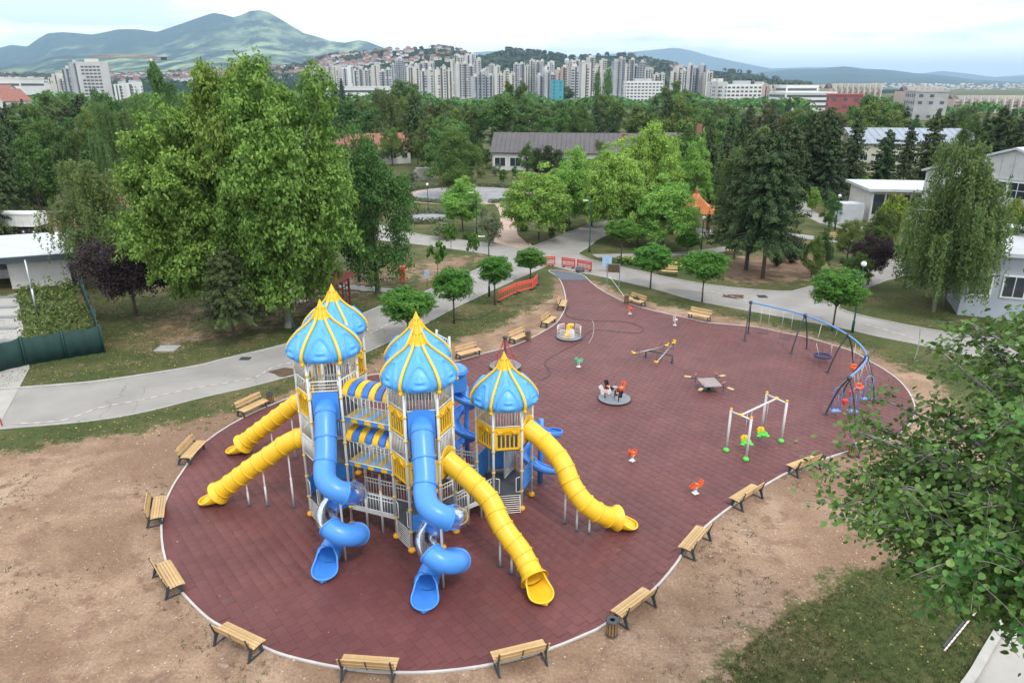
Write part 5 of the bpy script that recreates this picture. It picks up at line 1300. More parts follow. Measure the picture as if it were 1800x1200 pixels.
# conifers: whorls of drooping boughs with needle sprays
def mk_conifer(key, n, leaf, m, seeds, tiers=22, base=.10, droop=.10, power=.85, ragged=.22, r0=.018, per=9, spread=.10):
    for s_ in seeds:
        r = np.random.default_rng(s_); P = []; Nn = []; V = []; bb = mb(M['bark'], True); bb.tube([(0, 0, -.01), (0, 0, .5), (0, 0, .98)], [r0*1.2, r0*.7, r0*.1], 8)
        bo = []
        for i in range(tiers):
            f = (i+r.random()*.6)/tiers; z = base+(1-base)*f; R_ = .5*(1-f)**power*(1+r.uniform(-ragged, ragged))+.012
            for j in range(per): bo.append((2*pi*(j+r.random()*.7)/per+i, z+r.uniform(-.01, .01), R_*r.uniform(.7, 1.08)))
        tot = sum(o[2] for o in bo)
        for a, z, L_ in bo:
            k = max(6, int(n*L_/tot)); t = r.random(k)**.7; w_ = (1-t)*.22*L_+.018
            off = r.normal(size=k)*w_*.55; x = t*L_; zz = z-droop*x*1.2-.35*x*x+.10*t**6*L_+r.normal(size=k)*.008-np.abs(off)*.35
            ca_, sa_ = math.cos(a), math.sin(a)
            P.append(np.stack([x*ca_-off*sa_, x*sa_+off*ca_, zz], 1)); d = np.stack([np.full(k, ca_*.45), np.full(k, sa_*.45), np.full(k, .8)], 1)
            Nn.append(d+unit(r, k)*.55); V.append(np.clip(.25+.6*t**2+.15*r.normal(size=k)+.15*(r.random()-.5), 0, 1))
            if L_ > .12 and r.random() < .3: bb.tube([(0, 0, z), (L_*.8*ca_, L_*.8*sa_, z-droop*L_)], [r0*.25, r0*.08], 4)
        P = np.concatenate(P); Nn = np.concatenate(Nn); V = np.concatenate(V)
        template(key, crown_mesh('crown', P, Nn, leaf*(.7+.6*r.random(len(P))), m, r, V, 2.0), bb.mesh('trunk'))
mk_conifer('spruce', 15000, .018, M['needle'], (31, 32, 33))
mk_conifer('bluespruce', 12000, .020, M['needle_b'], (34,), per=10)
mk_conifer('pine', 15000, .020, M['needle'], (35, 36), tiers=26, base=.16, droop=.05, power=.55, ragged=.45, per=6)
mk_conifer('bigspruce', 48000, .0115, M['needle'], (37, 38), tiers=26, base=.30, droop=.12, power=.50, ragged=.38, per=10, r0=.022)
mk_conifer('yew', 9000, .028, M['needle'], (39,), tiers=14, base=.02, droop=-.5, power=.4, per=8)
# weeping birch: hanging strands
def mk_weeping(key, n, leaf, m, seeds, strands=330, base=.12):
    for s_ in seeds:
        r = np.random.default_rng(s_); P = []; V = []; bb = mb(M['bark_pale'], True); bb.tube([(0, 0, -.01), (.01, 0, .4), (.03, .01, .93)], [.018, .012, .003], 8); br = []
        for i in range(22):
            a = r.random()*2*pi; z0 = r.uniform(.28, .85); L_ = .46*(1-(max(0, z0-.35)/.65)**1.6)*r.uniform(.7, 1.05); pts = [Vector((0, 0, z0)), Vector((L_*.5*math.cos(a), L_*.5*math.sin(a), z0+.10)), Vector((L_*math.cos(a), L_*math.sin(a), z0+.11))]
            bb.tube(pts, [.006, .004, .0015], 5); br.append(pts)
        for i in range(strands):
            q = br[r.integers(len(br))]; f = r.uniform(.15, 1.1); p = q[0].lerp(q[1], min(1, f*2)) if f < .5 else q[1].lerp(q[2], (f-.5)*2)
            p = np.array(p)+r.normal(size=3)*[.035, .035, .02]; ln = r.uniform(.12, .42)*min(1, (p[2]-base+.1)/.5); k = max(4, int(n/strands)); t = r.random(k)
            out = p[:2]/max(.05, np.linalg.norm(p[:2])); w_ = .010
            P.append(np.stack([p[0]+out[0]*.05*t+r.normal(size=k)*w_, p[1]+out[1]*.05*t+r.normal(size=k)*w_, np.maximum(base*.6, p[2]-ln*t)], 1)); V.append(np.clip(.5+.3*(r.random()-.5)+.25*r.normal(size=k)*.8, 0, 1))
        P = np.concatenate(P); V = np.concatenate(V); Nn = unit(r, len(P))+np.stack([P[:, 0], P[:, 1], np.full(len(P), .25)], 1)
        template(key, crown_mesh('crown', P, Nn, leaf*(.7+.6*r.random(len(P))), m, r, V, 1.8), bb.mesh('trunk'))
mk_weeping('birch', 54000, .0112, M['leaf_birch'], (41, 42), 900); mk_weeping('birch_far', 9000, .022, M['leaf_birch'], (43, 44), 260)
CNT = {}
def tree(kind, x, y, h, w_, label, cat='tree', group=None, name=None, z=0, rz=None, depth=None, trunk=True, tpl=None):
    L_ = TPL[kind]; CNT[kind] = CNT.get(kind, 0)+1; cr, tr = L_[(CNT[kind] if tpl is None else tpl) % len(L_)]
    nm = name or {'plane': 'plane_tree', 'young': 'plane_tree', 'dense': 'broadleaf_tree', 'broad': 'broadleaf_tree', 'rusty': 'broadleaf_tree', 'lollipop': 'round_headed_tree', 'purple': 'plum_tree', 'poplar': 'poplar_tree', 'lime': 'broadleaf_tree', 'olive': 'olive_bush', 'shrub': 'shrub', 'varieg': 'shrub', 'brushy': 'shrub',
         'sapling': 'sapling', 'spruce': 'spruce_tree', 'bluespruce': 'spruce_tree', 'pine': 'pine_tree', 'bigspruce': 'spruce_tree', 'yew': 'yew_bush', 'birch': 'birch_tree', 'birch_far': 'birch_tree'}[kind]
    if not trunk:
        o = link(nm, cr, None, (x, y, z), (0, 0, random.random()*6.28 if rz is None else rz), (w_, depth or w_, h)); return tag(o, label, cat, group)
    t = thing(nm, label, cat, group, (x, y, z), random.random()*6.28 if rz is None else rz, (w_, depth or w_, h)); link('crown', cr, t); link('trunk', tr, t); return t
def tree_px(kind, px, pyb, pyt, wpx, label, cat='tree', group=None, cx=None, **k):
    p = G(px, pyb); h = zat(cx or px, pyt, p.y); w_ = wpx*mpx(p.y+0, h*.6)
    return tree(kind, p.x, p.y, h, w_, label, cat, group, **k)
# --- the two great plane trees and their neighbours on the shaded lawn
tree_px('plane', 508, 574, 116, 275, 'tallest plane tree with pale trunk beside the road', rz=.4)
tree_px('plane', 452, 556, 118, 225, 'tall plane tree standing just behind the tallest one', rz=2.0)
tree_px('plane', 368, 560, 178, 250, 'broad yellow green plane tree leaning over the shaded lawn', rz=4.0)
tree_px('bigspruce', 413, 598, 432, 125, 'small dark conifer with a bare pale stem under the plane trees', rz=0)
tree_px('purple', 240, 557, 408, 165, 'dark purple plum tree behind the green screened fence')
tree_px('birch', 186, 500, 270, 170, 'weeping birch hanging over the white flat-roofed hut', rz=1)
tree_px('dense', 664, 517, 224, 165, 'tall dark green oval tree beside the red roofed shelter'); tree_px('dense', 632, 495, 262, 110, 'slimmer dark tree just behind the tall oval one')
tree_px('sapling', 770, 486, 424, 36, 'small tree with a thin leaning stem on the dry lawn')
tree_px('sapling', 793, 444, 392, 26, 'thin sapling in front of the variegated shrub', 'sapling'); tree_px('sapling', 832, 461, 410, 24, 'thin yellow green sapling nearest the junction lamp', 'sapling')
# --- round-headed trees: a bare stem carrying a clipped ball
def lolli(px, pyb, x0, x1, y0, y1, label):
    p = G(px, pyb); zt = zat(px, y0, p.y); zb = zat(px, y1, p.y)+.25; w_ = (x1-x0)*mpx(p.y, 3); t = thing('round_headed_tree', label, 'tree', 'clipped round-headed trees round the playground', (p.x, p.y, 0), random.random()*6)
    k = CNT['l'] = CNT.get('l', 0)+1; cr, tr = TPL['lollipop'][k % 5]; link('crown', cr, t, (0, 0, zb), None, (w_, w_, zt-zb))
    b = mb(M['bark'], True); b.tube([(0, 0, 0), (.03, .02, zb*.6), (0, 0, zb+.5*(zt-zb))], [.085, .07, .05], 8)
    for i in range(6): a = i*1.05; b.tube([(0, 0, zb-.1), (w_*.3*math.cos(a), w_*.3*math.sin(a), zb+.5*(zt-zb))], [.04, .015], 5)
    b.obj('trunk', t)
lolli(718, 603, 664, 765, 509, 571, 'round-headed tree just above the partly hidden roof, lowest of its row'); lolli(798, 568, 766, 837, 472, 533, 'round-headed tree between the two rows of slats and the road bend'); lolli(870, 536, 838, 901, 452, 504, 'round-headed tree at the start of the curved red barriers')
lolli(932, 493, 903, 959, 438, 476, 'round-headed tree at the road end of the curved red barriers'); lolli(1143, 508, 1113, 1184, 428, 481, 'round-headed tree nearest the signboard'); lolli(1234, 531, 1195, 1281, 441, 499, 'round-headed tree in front of the conifer pair'); lolli(1463, 581, 1426, 1524, 475, 542, 'largest round-headed tree behind the blue swing beam')
lolli(1091, 468, 1060, 1122, 388, 428, 'round-headed tree at the road fork under the young planes'); lolli(1208, 446, 1186, 1230, 405, 440, 'small round-headed tree beside the pagoda path')
# --- bright young planes in the middle
for a in [(947, 424, 290, 104, 'bright green young plane beside the pinkish paved path'), (1000, 405, 262, 70, 'upright young plane behind the one by the paved path'), (1040, 398, 300, 66, 'young plane just past the upright one'), (1075, 425, 250, 92, 'young plane with lamp before it at the road fork'),
          (1108, 405, 238, 78, 'tall pointed young plane in the thick of the grove'), (1143, 400, 218, 84, 'tallest young plane of the bright grove'), (1164, 438, 310, 98, 'wide young plane in front of the pagoda'), (1211, 385, 248, 62, 'slim young plane behind the pagoda roof'), (1120, 432, 330, 80, 'low branching young plane over the road fork'), (1060, 375, 255, 60, 'young plane in the rear of the bright grove')]:
    tree_px('young', a[0], a[1], a[2], a[3]*1.22, a[4], group='bright young plane trees in the middle of the park')
tree_px('young', 813, 405, 314, 78, 'bright green tree standing alone by the oval gravel bed')
tree_px('varieg', 782, 420, 384, 44, 'pale variegated shrub by the path', 'shrub'); tree_px('olive', 860, 432, 364, 50, 'grey green bush in a planter at the paved path', 'bush'); tree_px('shrub', 822, 421, 408, 18, 'little dark shrub between lamp and variegated shrub', 'shrub')
tree_px('shrub', 918, 405, 393, 22, 'low shrub at the paved path edge', 'shrub'); tree_px('shrub', 969, 418, 400, 16, 'clipped little shrub under the path-side young plane', 'shrub'); tree_px('shrub', 992, 402, 384, 28, 'dark low shrub between the young planes', 'shrub')
for i, a in enumerate([(1020, 372, 268, 60), (1098, 362, 244, 58), (1130, 360, 232, 64), (1160, 372, 240, 66), (1092, 350, 256, 56), (985, 360, 286, 50)]):
    tree_px('young', a[0], a[1], a[2], a[3], ORD[i]+' of the inner young planes filling the bright grove behind', group='inner young planes of the bright grove')
# --- conifer pair and the right hand trees
tree_px('bigspruce', 1311, 475, 232, 148, 'near spruce of the dark pair with bare upright trunk', rz=1.0); tree_px('bigspruce', 1340, 489, 240, 150, 'leaning spruce of the dark pair', rz=2.5, cx=1372); tree_px('birch', 1290, 455, 236, 120, 'birch tangled with the dark spruce pair')
tree_px('yew', 1392, 462, 418, 40, 'upright bushy conifer under the leaning spruce', 'bush'); tree_px('yew', 1365, 468, 430, 28, 'smaller bushy conifer under the leaning spruce', 'bush')
tree_px('dense', 1425, 489, 412, 42, 'small tree with dark stem on the dry mound'); tree_px('dense', 1440, 484, 402, 40, 'twin small tree just behind its neighbour on the dry mound'); tree_px('dense', 1456, 403, 338, 36, 'small oval tree beside the thin lamp'); tree_px('young', 1427, 372, 330, 26, 'tiny bright tree by the curving footpath')
tree_px('dense', 1488, 460, 385, 54, 'bushy small tree in front of the yellow green one'); tree_px('lime', 1560, 440, 343, 58, 'yellow green tree before the low white annex'); tree_px('broad', 1540, 450, 370, 60, 'mid green tree in front of the yellow green one')
tree_px('purple', 1525, 500, 412, 76, 'dark purple plum tree behind the largest round-headed tree'); tree_px('broad', 1500, 508, 445, 56, 'leafy small tree beside the purple plum'); tree_px('sapling', 1571, 470, 428, 14, 'thin sapling at the side road', 'sapling')
tree_px('birch', 1640, 548, 234, 190, 'big weeping birch beside the grey hangar', rz=.5); tree_px('birch', 1658, 538, 300, 170, 'weeping birch tucked behind the big one', rz=3)
tree_px('lime', 1772, 455, 350, 52, 'bright small tree against the hangar wall'); tree_px('dense', 1786, 520, 330, 70, 'dark tree at the hangar corner')
tree_px('spruce', 1622, 345, 190, 96, 'tall dark spruce in front of the long pale roof'); tree_px('pine', 1547, 338, 228, 66, 'pine in front of the cream warehouse wall'); tree_px('young', 1546, 326, 284, 26, 'small green tree by the annex corner'); tree_px('young', 1513, 345, 305, 34, 'bush-like green tree at the annex path', )
for i, a in enumerate([(1415, 345, 200, 84), (1450, 350, 205, 90), (1490, 342, 195, 84), (1380, 352, 215, 90), (1240, 350, 215, 70), (1270, 360, 235, 80), (1440, 335, 190, 70)]):
    tree_px('spruce' if i % 3 else 'pine', *a, ORD[i]+' of the tall dark conifers massed behind the spruce pair', group='dark conifers behind the spruce pair')
for i, a in enumerate([(1735, 335, 188, 84, 'pine'), (1775, 330, 180, 80, 'spruce'), (1810, 345, 186, 90, 'pine'), (1690, 318, 200, 60, 'dense'), (1586, 322, 218, 44, 'pine')]):
    tree_px(a[4], a[0], a[1], a[2], a[3], ORD[i]+' dark tree behind the hangar and at the end of the long pale roof', group='dark trees behind the hangar')
tree_px('bluespruce', 1235, 340, 236, 44, 'blue grey spruce by the brick chimney')
# --- left side mass
for i, a in enumerate([(18, 400, 165, 120, 'spruce'), (75, 385, 240, 90, 'broad'), (-20, 420, 200, 120, 'spruce'), (48, 372, 205, 80, 'spruce'), (110, 352, 188, 74, 'broad'), (146, 330, 215, 50, 'spruce'), (210, 372, 170, 80, 'birch'), (245, 365, 178, 84, 'birch'), (178, 345, 190, 70, 'dense'), (278, 352, 165, 76, 'dense'), (303, 300, 112, 66, 'broad'), (205, 330, 160, 70, 'broad')]):
    tree_px(a[4], a[0], a[1], a[2], a[3], ORD[i]+' tree counted from the truck in the thick dark planting beyond the hut', group='thick planting beyond the white hut')
for i, a in enumerate([(943, 302, 262, 30, 'yew'), (962, 303, 258, 34, 'yew'), (980, 304, 264, 28, 'yew'), (925, 304, 250, 30, 'dense'), (1052, 300, 246, 26, 'dense'), (832, 292, 232, 26, 'yew'), (812, 292, 236, 24, 'yew'), (845, 300, 246, 18, 'dense'), (735, 292, 212, 50, 'rusty'), (786, 290, 193, 46, 'birch_far'), (848, 296, 262, 34, 'broad'), (690, 292, 225, 46, 'dense')]):
    tree_px(a[4], a[0], a[1], a[2], a[3], ORD[i]+' tree or tall bush counted along the front of the long grey-roofed house', group='planting in front of the long grey-roofed house')
# --- beds round the oval
for i, (px, py, wd, h_, kd) in enumerate([(775, 300, 34, .09, 'olive'), (800, 305, 30, 0, 'shrub'), (826, 308, 22, 0, 'shrub'), (846, 305, 18, 0, 'varieg'), (885, 312, 16, 0, 'shrub'), (872, 302, 20, 0, 'olive'), (906, 306, 14, 0, 'shrub'), (752, 300, 26, 0, 'shrub'), (722, 318, 30, 0, 'brushy'), (795, 325, 24, 0, 'brushy')]):
    tree_px(kd, px, py+8, py-14, wd, ORD[i]+' shrub along the planted bank behind the oval gravel bed', 'shrub', 'shrubs on the bank behind the oval')
hr_ = np.random.default_rng(5)
def hedge_ring(cx, cy, rx, ry, a0, a1, n, label, h=.7):
    P = []; Nn = []
    for i in range(n):
        a = R(a0+(a1-a0)*(i+hr_.random())/n); d = unit(hr_, 26); d[:, 2] = np.abs(d[:, 2]); c = np.array([cx+rx*math.cos(a), cy+ry*math.sin(a), .15]); P.append(c+d*[.55, .55, h]*(.6+.5*hr_.random((26, 1)))); Nn.append(d+unit(hr_, 26)*.6)
    P = np.concatenate(P); o = link('hedge', crown_mesh('hedge', P, np.concatenate(Nn), .18*(.6+.8*hr_.random(len(P))), M['leaf_grey'], hr_)); tag(o, label, 'hedge')
hedge_ring(bx, by, 11.3, 10.2, 15, 190, 240, 'low grey green hedge round the back of the oval gravel bed'); hedge_ring(bx, by, 11.6, 10.4, 205, 262, 90, 'low lavender hedge on the road side of the oval gravel bed', .5); hedge_ring(bx, by, 11.6, 10.4, 292, 345, 90, 'low lavender hedge beside the paved path mouth', .5)
hedge_ring(G(752, 384)[0], G(752, 384)[1], 4.2, 4.0, 30, 330, 90, 'hedge round the small gravel bed', .7)
# --- tree belt: every tree its own thing
ENV = [(-100, 170), (0, 178), (60, 165), (100, 150), (150, 168), (200, 178), (260, 160), (300, 150), (345, 142), (365, 145), (400, 136), (450, 140), (560, 150), (600, 142), (640, 160), (665, 158), (700, 144), (745, 150), (765, 170), (800, 176), (850, 172), (880, 165), (905, 146), (945, 166), (975, 176), (1020, 172), (1058, 165), (1090, 168), (1130, 182), (1180, 148), (1215, 158), (1250, 172), (1300, 172), (1345, 168), (1400, 168), (1440, 178), (1480, 180), (1540, 166), (1600, 190), (1660, 196), (1720, 176), (1800, 188), (1900, 180)]
def env(px): return float(np.interp(px, [e[0] for e in ENV], [e[1] for e in ENV]))
MARKS = [(60, 'the old red roofs'), (190, 'the grey tower block'), (330, 'the tower crane'), (520, 'the great plane trees'), (690, 'the red roof'), (850, 'the long grey roof'), (1010, 'the glass block'), (1130, 'the twin poplars'), (1290, 'the white office slab'), (1440, 'the red office block'), (1600, 'the grey office block'), (1750, 'the long pale roof'), (9999, 'the edge conifers')]
def mark(px): return next(m for lim, m in MARKS if px < lim)
br_ = np.random.default_rng(77); NUM = {}
BLOCK = [(835, 1200, 100, 182), (600, 745, 120, 175), (1495, 1725, 112, 190), (60, 170, 108, 150), (700, 925, 70, 117)]
for Y, wd, cnt in ((126, 7.5, 26), (143, 8, 30), (168, 9, 34), (200, 10, 40), (245, 11, 44), (300, 12, 48), (370, 13, 54)):
    half = 980*mpx(Y, 8)
    for i in range(cnt):
        x = -half+2*half*(i+.5+br_.uniform(-.4, .4))/cnt; y = Y+br_.uniform(-7, 7)*Y/150; px = 900+x/mpx(y, 8)
        if any(a < px < b_ and c < y < d for a, b_, c, d in BLOCK): continue
        if 640 < px < 935 and y < 118: continue
        hmax = zat(px, env(px)+br_.uniform(0, 22 if y > 180 else 38), y); h = min(br_.uniform(11, 19), hmax)
        if y < 190: h = min(h, br_.uniform(9.5, 14.5))
        if 840 < px < 1200 and y < 120: continue
        kd = br_.choice(['spruce', 'broad', 'broad', 'pine', 'birch_far', 'rusty', 'spruce', 'broad', 'dense'], p=[.20, .16, .15, .13, .09, .05, .10, .07, .05])
        w_ = h*{'spruce': .52, 'pine': .62, 'birch_far': .62, 'broad': .82, 'rusty': .8, 'dense': .66}[kd]*br_.uniform(.9, 1.3)
        word = {'spruce': 'dark spruce', 'pine': 'dark pine', 'birch_far': 'weeping birch', 'broad': 'leafy tree', 'rusty': 'brownish tree', 'dense': 'oval green tree'}[kd]
        row = {126: 'front row', 143: 'second row', 168: 'third row', 200: 'middle rows', 245: 'rear rows', 300: 'far rows', 370: 'farthest row'}[Y]; mk = mark(px); key = (word, row, mk); NUM[key] = NUM.get(key, 0)+1
        lab = '%s %s%s of the belt below %s' % ((ORD[NUM[key]-1]+' '+word) if NUM[key] > 1 else word, 'in the ', row, mk)
        tree(kd, x, y, h, w_, lab, 'tree', 'trees of the park belt')
for px, w_, top in ((1048, 16, 124), (1066, 20, 116)):
    tree_px('poplar', px, 205, top, w_, ('taller' if top == 116 else 'shorter')+' of the twin poplars before the apartment towers')
for px, pyb, top, w_, kd, lab in ((605, 215, 137, 34, 'bluespruce', 'blue grey spruce before the white low town blocks'), (590, 212, 140, 26, 'bluespruce', 'second blue grey spruce beside the tall plane crown'), (365, 215, 136, 40, 'spruce', 'lone dark conifer between the crane and the dark round tree'), (410, 212, 131, 44, 'broad', 'dark round tree beside the tall plane crown'),
                                 (990, 180, 152, 42, 'broad', 'hazy broad tree at the foot of the tall slabs'), (1185, 215, 144, 60, 'broad', 'big round tree left of the white office slab'), (905, 225, 144, 60, 'broad', 'big round tree below the glass block'), (715, 225, 142, 76, 'broad', 'big round tree below the tallest pale slab')):
    tree_px(kd, px, pyb, top, w_, lab)
# far woodland under the town, one mass
fr = np.random.default_rng(9); P = []; Nn = []
for i in range(1500):
    y = fr.uniform(420, 980); x = fr.uniform(-1, 1)*980*mpx(y, 8); s_ = fr.uniform(5, 9); px = 900+x/mpx(y, 8); top = min(fr.uniform(8, 15), max(4, zat(px, env(px)+2, y))); k = 26
    d = unit(fr, k); d[:, 2] = np.abs(d[:, 2]); P.append(np.array([x, y, top*.45])+d*[s_*.55, s_*.55, top*.55]*(.75+.3*fr.random((k, 1)))); Nn.append(d+unit(fr, k)*.5)
P = np.concatenate(P); tag(link('woodland', crown_mesh('woodland', P, np.concatenate(Nn), 2.0*(.6+.8*fr.random(len(P))), M['leaf_mid'], fr)), 'far dark woodland in front of the town', 'woodland', kind='stuff')

fb = np.random.default_rng(66); poly = pxy([(1085, 456), (1125, 459), (1185, 466), (1200, 470), (1195, 476), (1130, 470), (1085, 462)]); P = []
for i in range(5000):
    x, y = fb.uniform(min(p[0] for p in poly), max(p[0] for p in poly)), fb.uniform(min(p[1] for p in poly), max(p[1] for p in poly)); P.append((x, y))
P = np.array(P); P = P[inside(P[:, 0], P[:, 1], poly)]; P3 = np.concatenate([P, fb.uniform(.05, .35, (len(P), 1))], 1)
tag(link('flower_bed', crown_mesh('flower_bed', P3, unit(fb, len(P3))+np.array([0, 0, 1.0]), .28*(.6+.8*fb.random(len(P3))), M['leaf_mid'], fb)), 'planted bed along the road kerb behind the blue sign', 'flower bed', kind='stuff')
q = P3[fb.random(len(P3)) < .16]+np.array([0, 0, .12]); tag(link('flowers', crown_mesh('flowers', q, unit(fb, len(q))+np.array([0, 0, 2.0]), .16, mat('yellow blossom', (.62, .50, .06), .7), fb)), 'yellow flowers in the bed behind the blue sign', 'flowers', kind='stuff')
# ================================================================= THE BIG-LEAVED TREE CLOSE TO THE CAMERA
nr = np.random.default_rng(101)
near = thing('poplar_tree', 'big-leaved tree reaching in over the soil close to the camera', 'tree', None, (13.4, 12.6, 0))
def leaf_shape(s):
    # broad heart-shaped blade folded along the midrib, with a stalk
    out = [(0, -.50), (.24, -.46), (.46, -.22), (.47, .06), (.30, .34), (0, .62)]
    vs = [(0, -.5, 0), (0, -.15, -.02), (0, .25, -.02), (0, .62, .05)]
    rr = [(.20, -.47, .07), (.44, -.25, .12), (.47, .03, .13), (.29, .33, .09)]
    vs += rr+[(-a, b, c*.8) for a, b, c in rr]
    fs = [(0, 4, 5, 1), (1, 5, 6, 2), (2, 6, 7), (2, 7, 3), (0, 1, 9, 8), (1, 2, 10, 9), (2, 11, 10), (2, 3, 11)]
    return np.array(vs)*s, fs
LV, LF = leaf_shape(.128)
bb = mb(M['bark_pale'], True); tips = []
root = Vector((0, 0, 0)); trunk_top = Vector((-1.8, -.4, 14.6))
bb.tube(catmull([root, (0.1, 0, 4), (-1.2, -.1, 8), trunk_top], 6), [.30-.235*i/18 for i in range(19)], 10)
# limbs aim at crown points; crown envelope is a leaning ellipsoid with gaps between boughs
def limb(s, e, r0):
    m = s.lerp(e, .5)+Vector((nr.uniform(-.3, .3), nr.uniform(-.3, .3), nr.uniform(.0, .35))); pts = catmull([s, m, e], 5); bb.tube(pts, [r0*(1-.75*i/(len(pts)-1)) for i in range(len(pts))], 6); return pts
NC = 235
for i in range(NC):
    d = unit(nr, 1)[0]; z = 10.9+d[2]*(4.2 if d[2] > 0 else 2.6); f = math.sqrt(max(.05, 1-d[2]**2)); a = math.atan2(d[1], d[0]); rad = 4.5*f*nr.uniform(.55, 1.02)*(1-.35*max(0, d[2]))
    # the side towards the playground reaches farther out at mid height
    e = Vector((rad*math.cos(a)*1.05-1.75+.95*d[2], rad*math.sin(a), z-.25)); s = Vector((-.5-max(0, z-5)*.24, -.1, min(14.4, max(5.6, z-1.6+nr.uniform(-.6, .4)))))
    pts = limb(s, e, .05+.03*nr.random()); 
    for q in (pts[-1], pts[-3], pts[-5]): tips.append(q)
LP = []; LT = []
for q in tips:
    for j in range(5):
        e = q+Vector(tuple(nr.normal(size=3)*[.42, .42, .30])); bb.tube([q, q.lerp(e, .5)+Vector((0, 0, .05)), e], [.014, .009, .005], 4)
        for k in range(13):
            f = nr.random(); p = q.lerp(e, f)+Vector(tuple(nr.normal(size=3)*[.16, .16, .13])); LP.append(p); LT.append(nr.random())
bb.obj('trunk', near)
print('near leaves', len(LP))
def leaf_m(p):
    out = Vector((p.x+2.4, p.y, 0)); out = out.normalized() if out.length > .1 else Vector((1, 0, 0))
    n = Vector((out.x*.35, out.y*.35, .75))+Vector(tuple(nr.normal(size=3)*.50)); n.normalize()
    t = Vector(tuple(nr.normal(size=3)))+Vector((0, 0, -.8))+out*.5; t -= n*t.dot(n); t.normalize(); s = t.cross(n); sc_ = nr.uniform(.62, 1.15)
    return Matrix(((s.x*sc_, t.x*sc_, n.x*sc_, p.x), (s.y*sc_, t.y*sc_, n.y*sc_, p.y), (s.z*sc_, t.z*sc_, n.z*sc_, p.z), (0, 0, 0, 1)))
wl = Vector(near.location)
def seen(p):
    q = wl+p; Z = q.y*CT-(q.z-CH)*ST; u = q.y*ST+(q.z-CH)*CT
    if Z < .5: return 99
    px, py = 900+q.x/Z*FPX, 600-u/Z*FPX; return Z if -20 < px < 1800 and 400 < py < 1200 else 99
order = sorted(range(len(LP)), key=lambda i: seen(LP[i]))
lm = bpy.data.meshes.new('leaf'); lm.from_pydata([tuple(v) for v in LV], [], LF); lm.materials.append(M['leaf_near']); va = lm.attributes.new('v', 'FLOAT', 'FACE'); va.data.foreach_set('value', [.55]*len(LF)); lm.update()
lm2 = lm.copy(); lm2.attributes['v'].data.foreach_set('value', [.15]*len(LF)); lm3 = lm.copy(); lm3.attributes['v'].data.foreach_set('value', [.95]*len(LF))
for i in order[:300]:
    o = bpy.data.objects.new('leaf', (lm, lm2, lm3)[int(LT[i]*3) % 3]); C.objects.link(o); o.parent = near; o.matrix_local = leaf_m(LP[i])
VV = []; FF = []; AA = []
tri = []
for f in LF: tri += [f] if len(f) == 3 else [(f[0], f[1], f[2]), (f[0], f[2], f[3])]
tri = np.array(tri); rest = order[300:]
L4 = np.concatenate([LV, np.ones((len(LV), 1))], 1)
for n_, i in enumerate(rest):
    m = np.array(leaf_m(LP[i])); VV.append((L4 @ m.T)[:, :3]); FF.append(tri+n_*len(LV)); AA.append(np.full(len(tri), LT[i]))
o = link('foliage', np_mesh('foliage', np.concatenate(VV), np.concatenate(FF), [M['leaf_near']], {'v': ('FACE', np.concatenate(AA))}, True), near); tag(o, kind='stuff')
# low branches of a second such tree at the lower frame edge
# ================================================================= NEARER BUILDINGS AND VEHICLES
def mats_house(): pass
M['roof_brown'] = mat('grey brown sheet roof', (.095, .085, .088), .6, .0, .5, col2=(.07, .064, .066), bump=.2, bscale=4, dirt=.2)
M['roof_red'] = mat('old red tile roof', (.30, .115, .085), .85, .0, .8, col2=(.21, .09, .07), bump=.4, bscale=5, dirt=.3)
M['roof_blue'] = mat('pale blue sheet roof', (.24, .28, .34), .45, .0, .3, col2=(.19, .22, .27), dirt=.2)
M['roof_white'] = mat('white membrane roof', (.47, .49, .51), .5, .08, .5, dirt=.2)
M['cream'] = mat('cream render', (.52, .50, .40), .85, .08, .4, dirt=.2)
M['brick'] = mat('red brick', (.27, .11, .08), .9, .2, 4)
M['maroon'] = mat('maroon painted timber', (.17, .035, .035), .5, .12, 3)
M['corr'] = mat('weathered white corrugated sheet', (.52, .53, .52), .6, .0, .35, col2=(.42, .42, .40), dirt=.35)
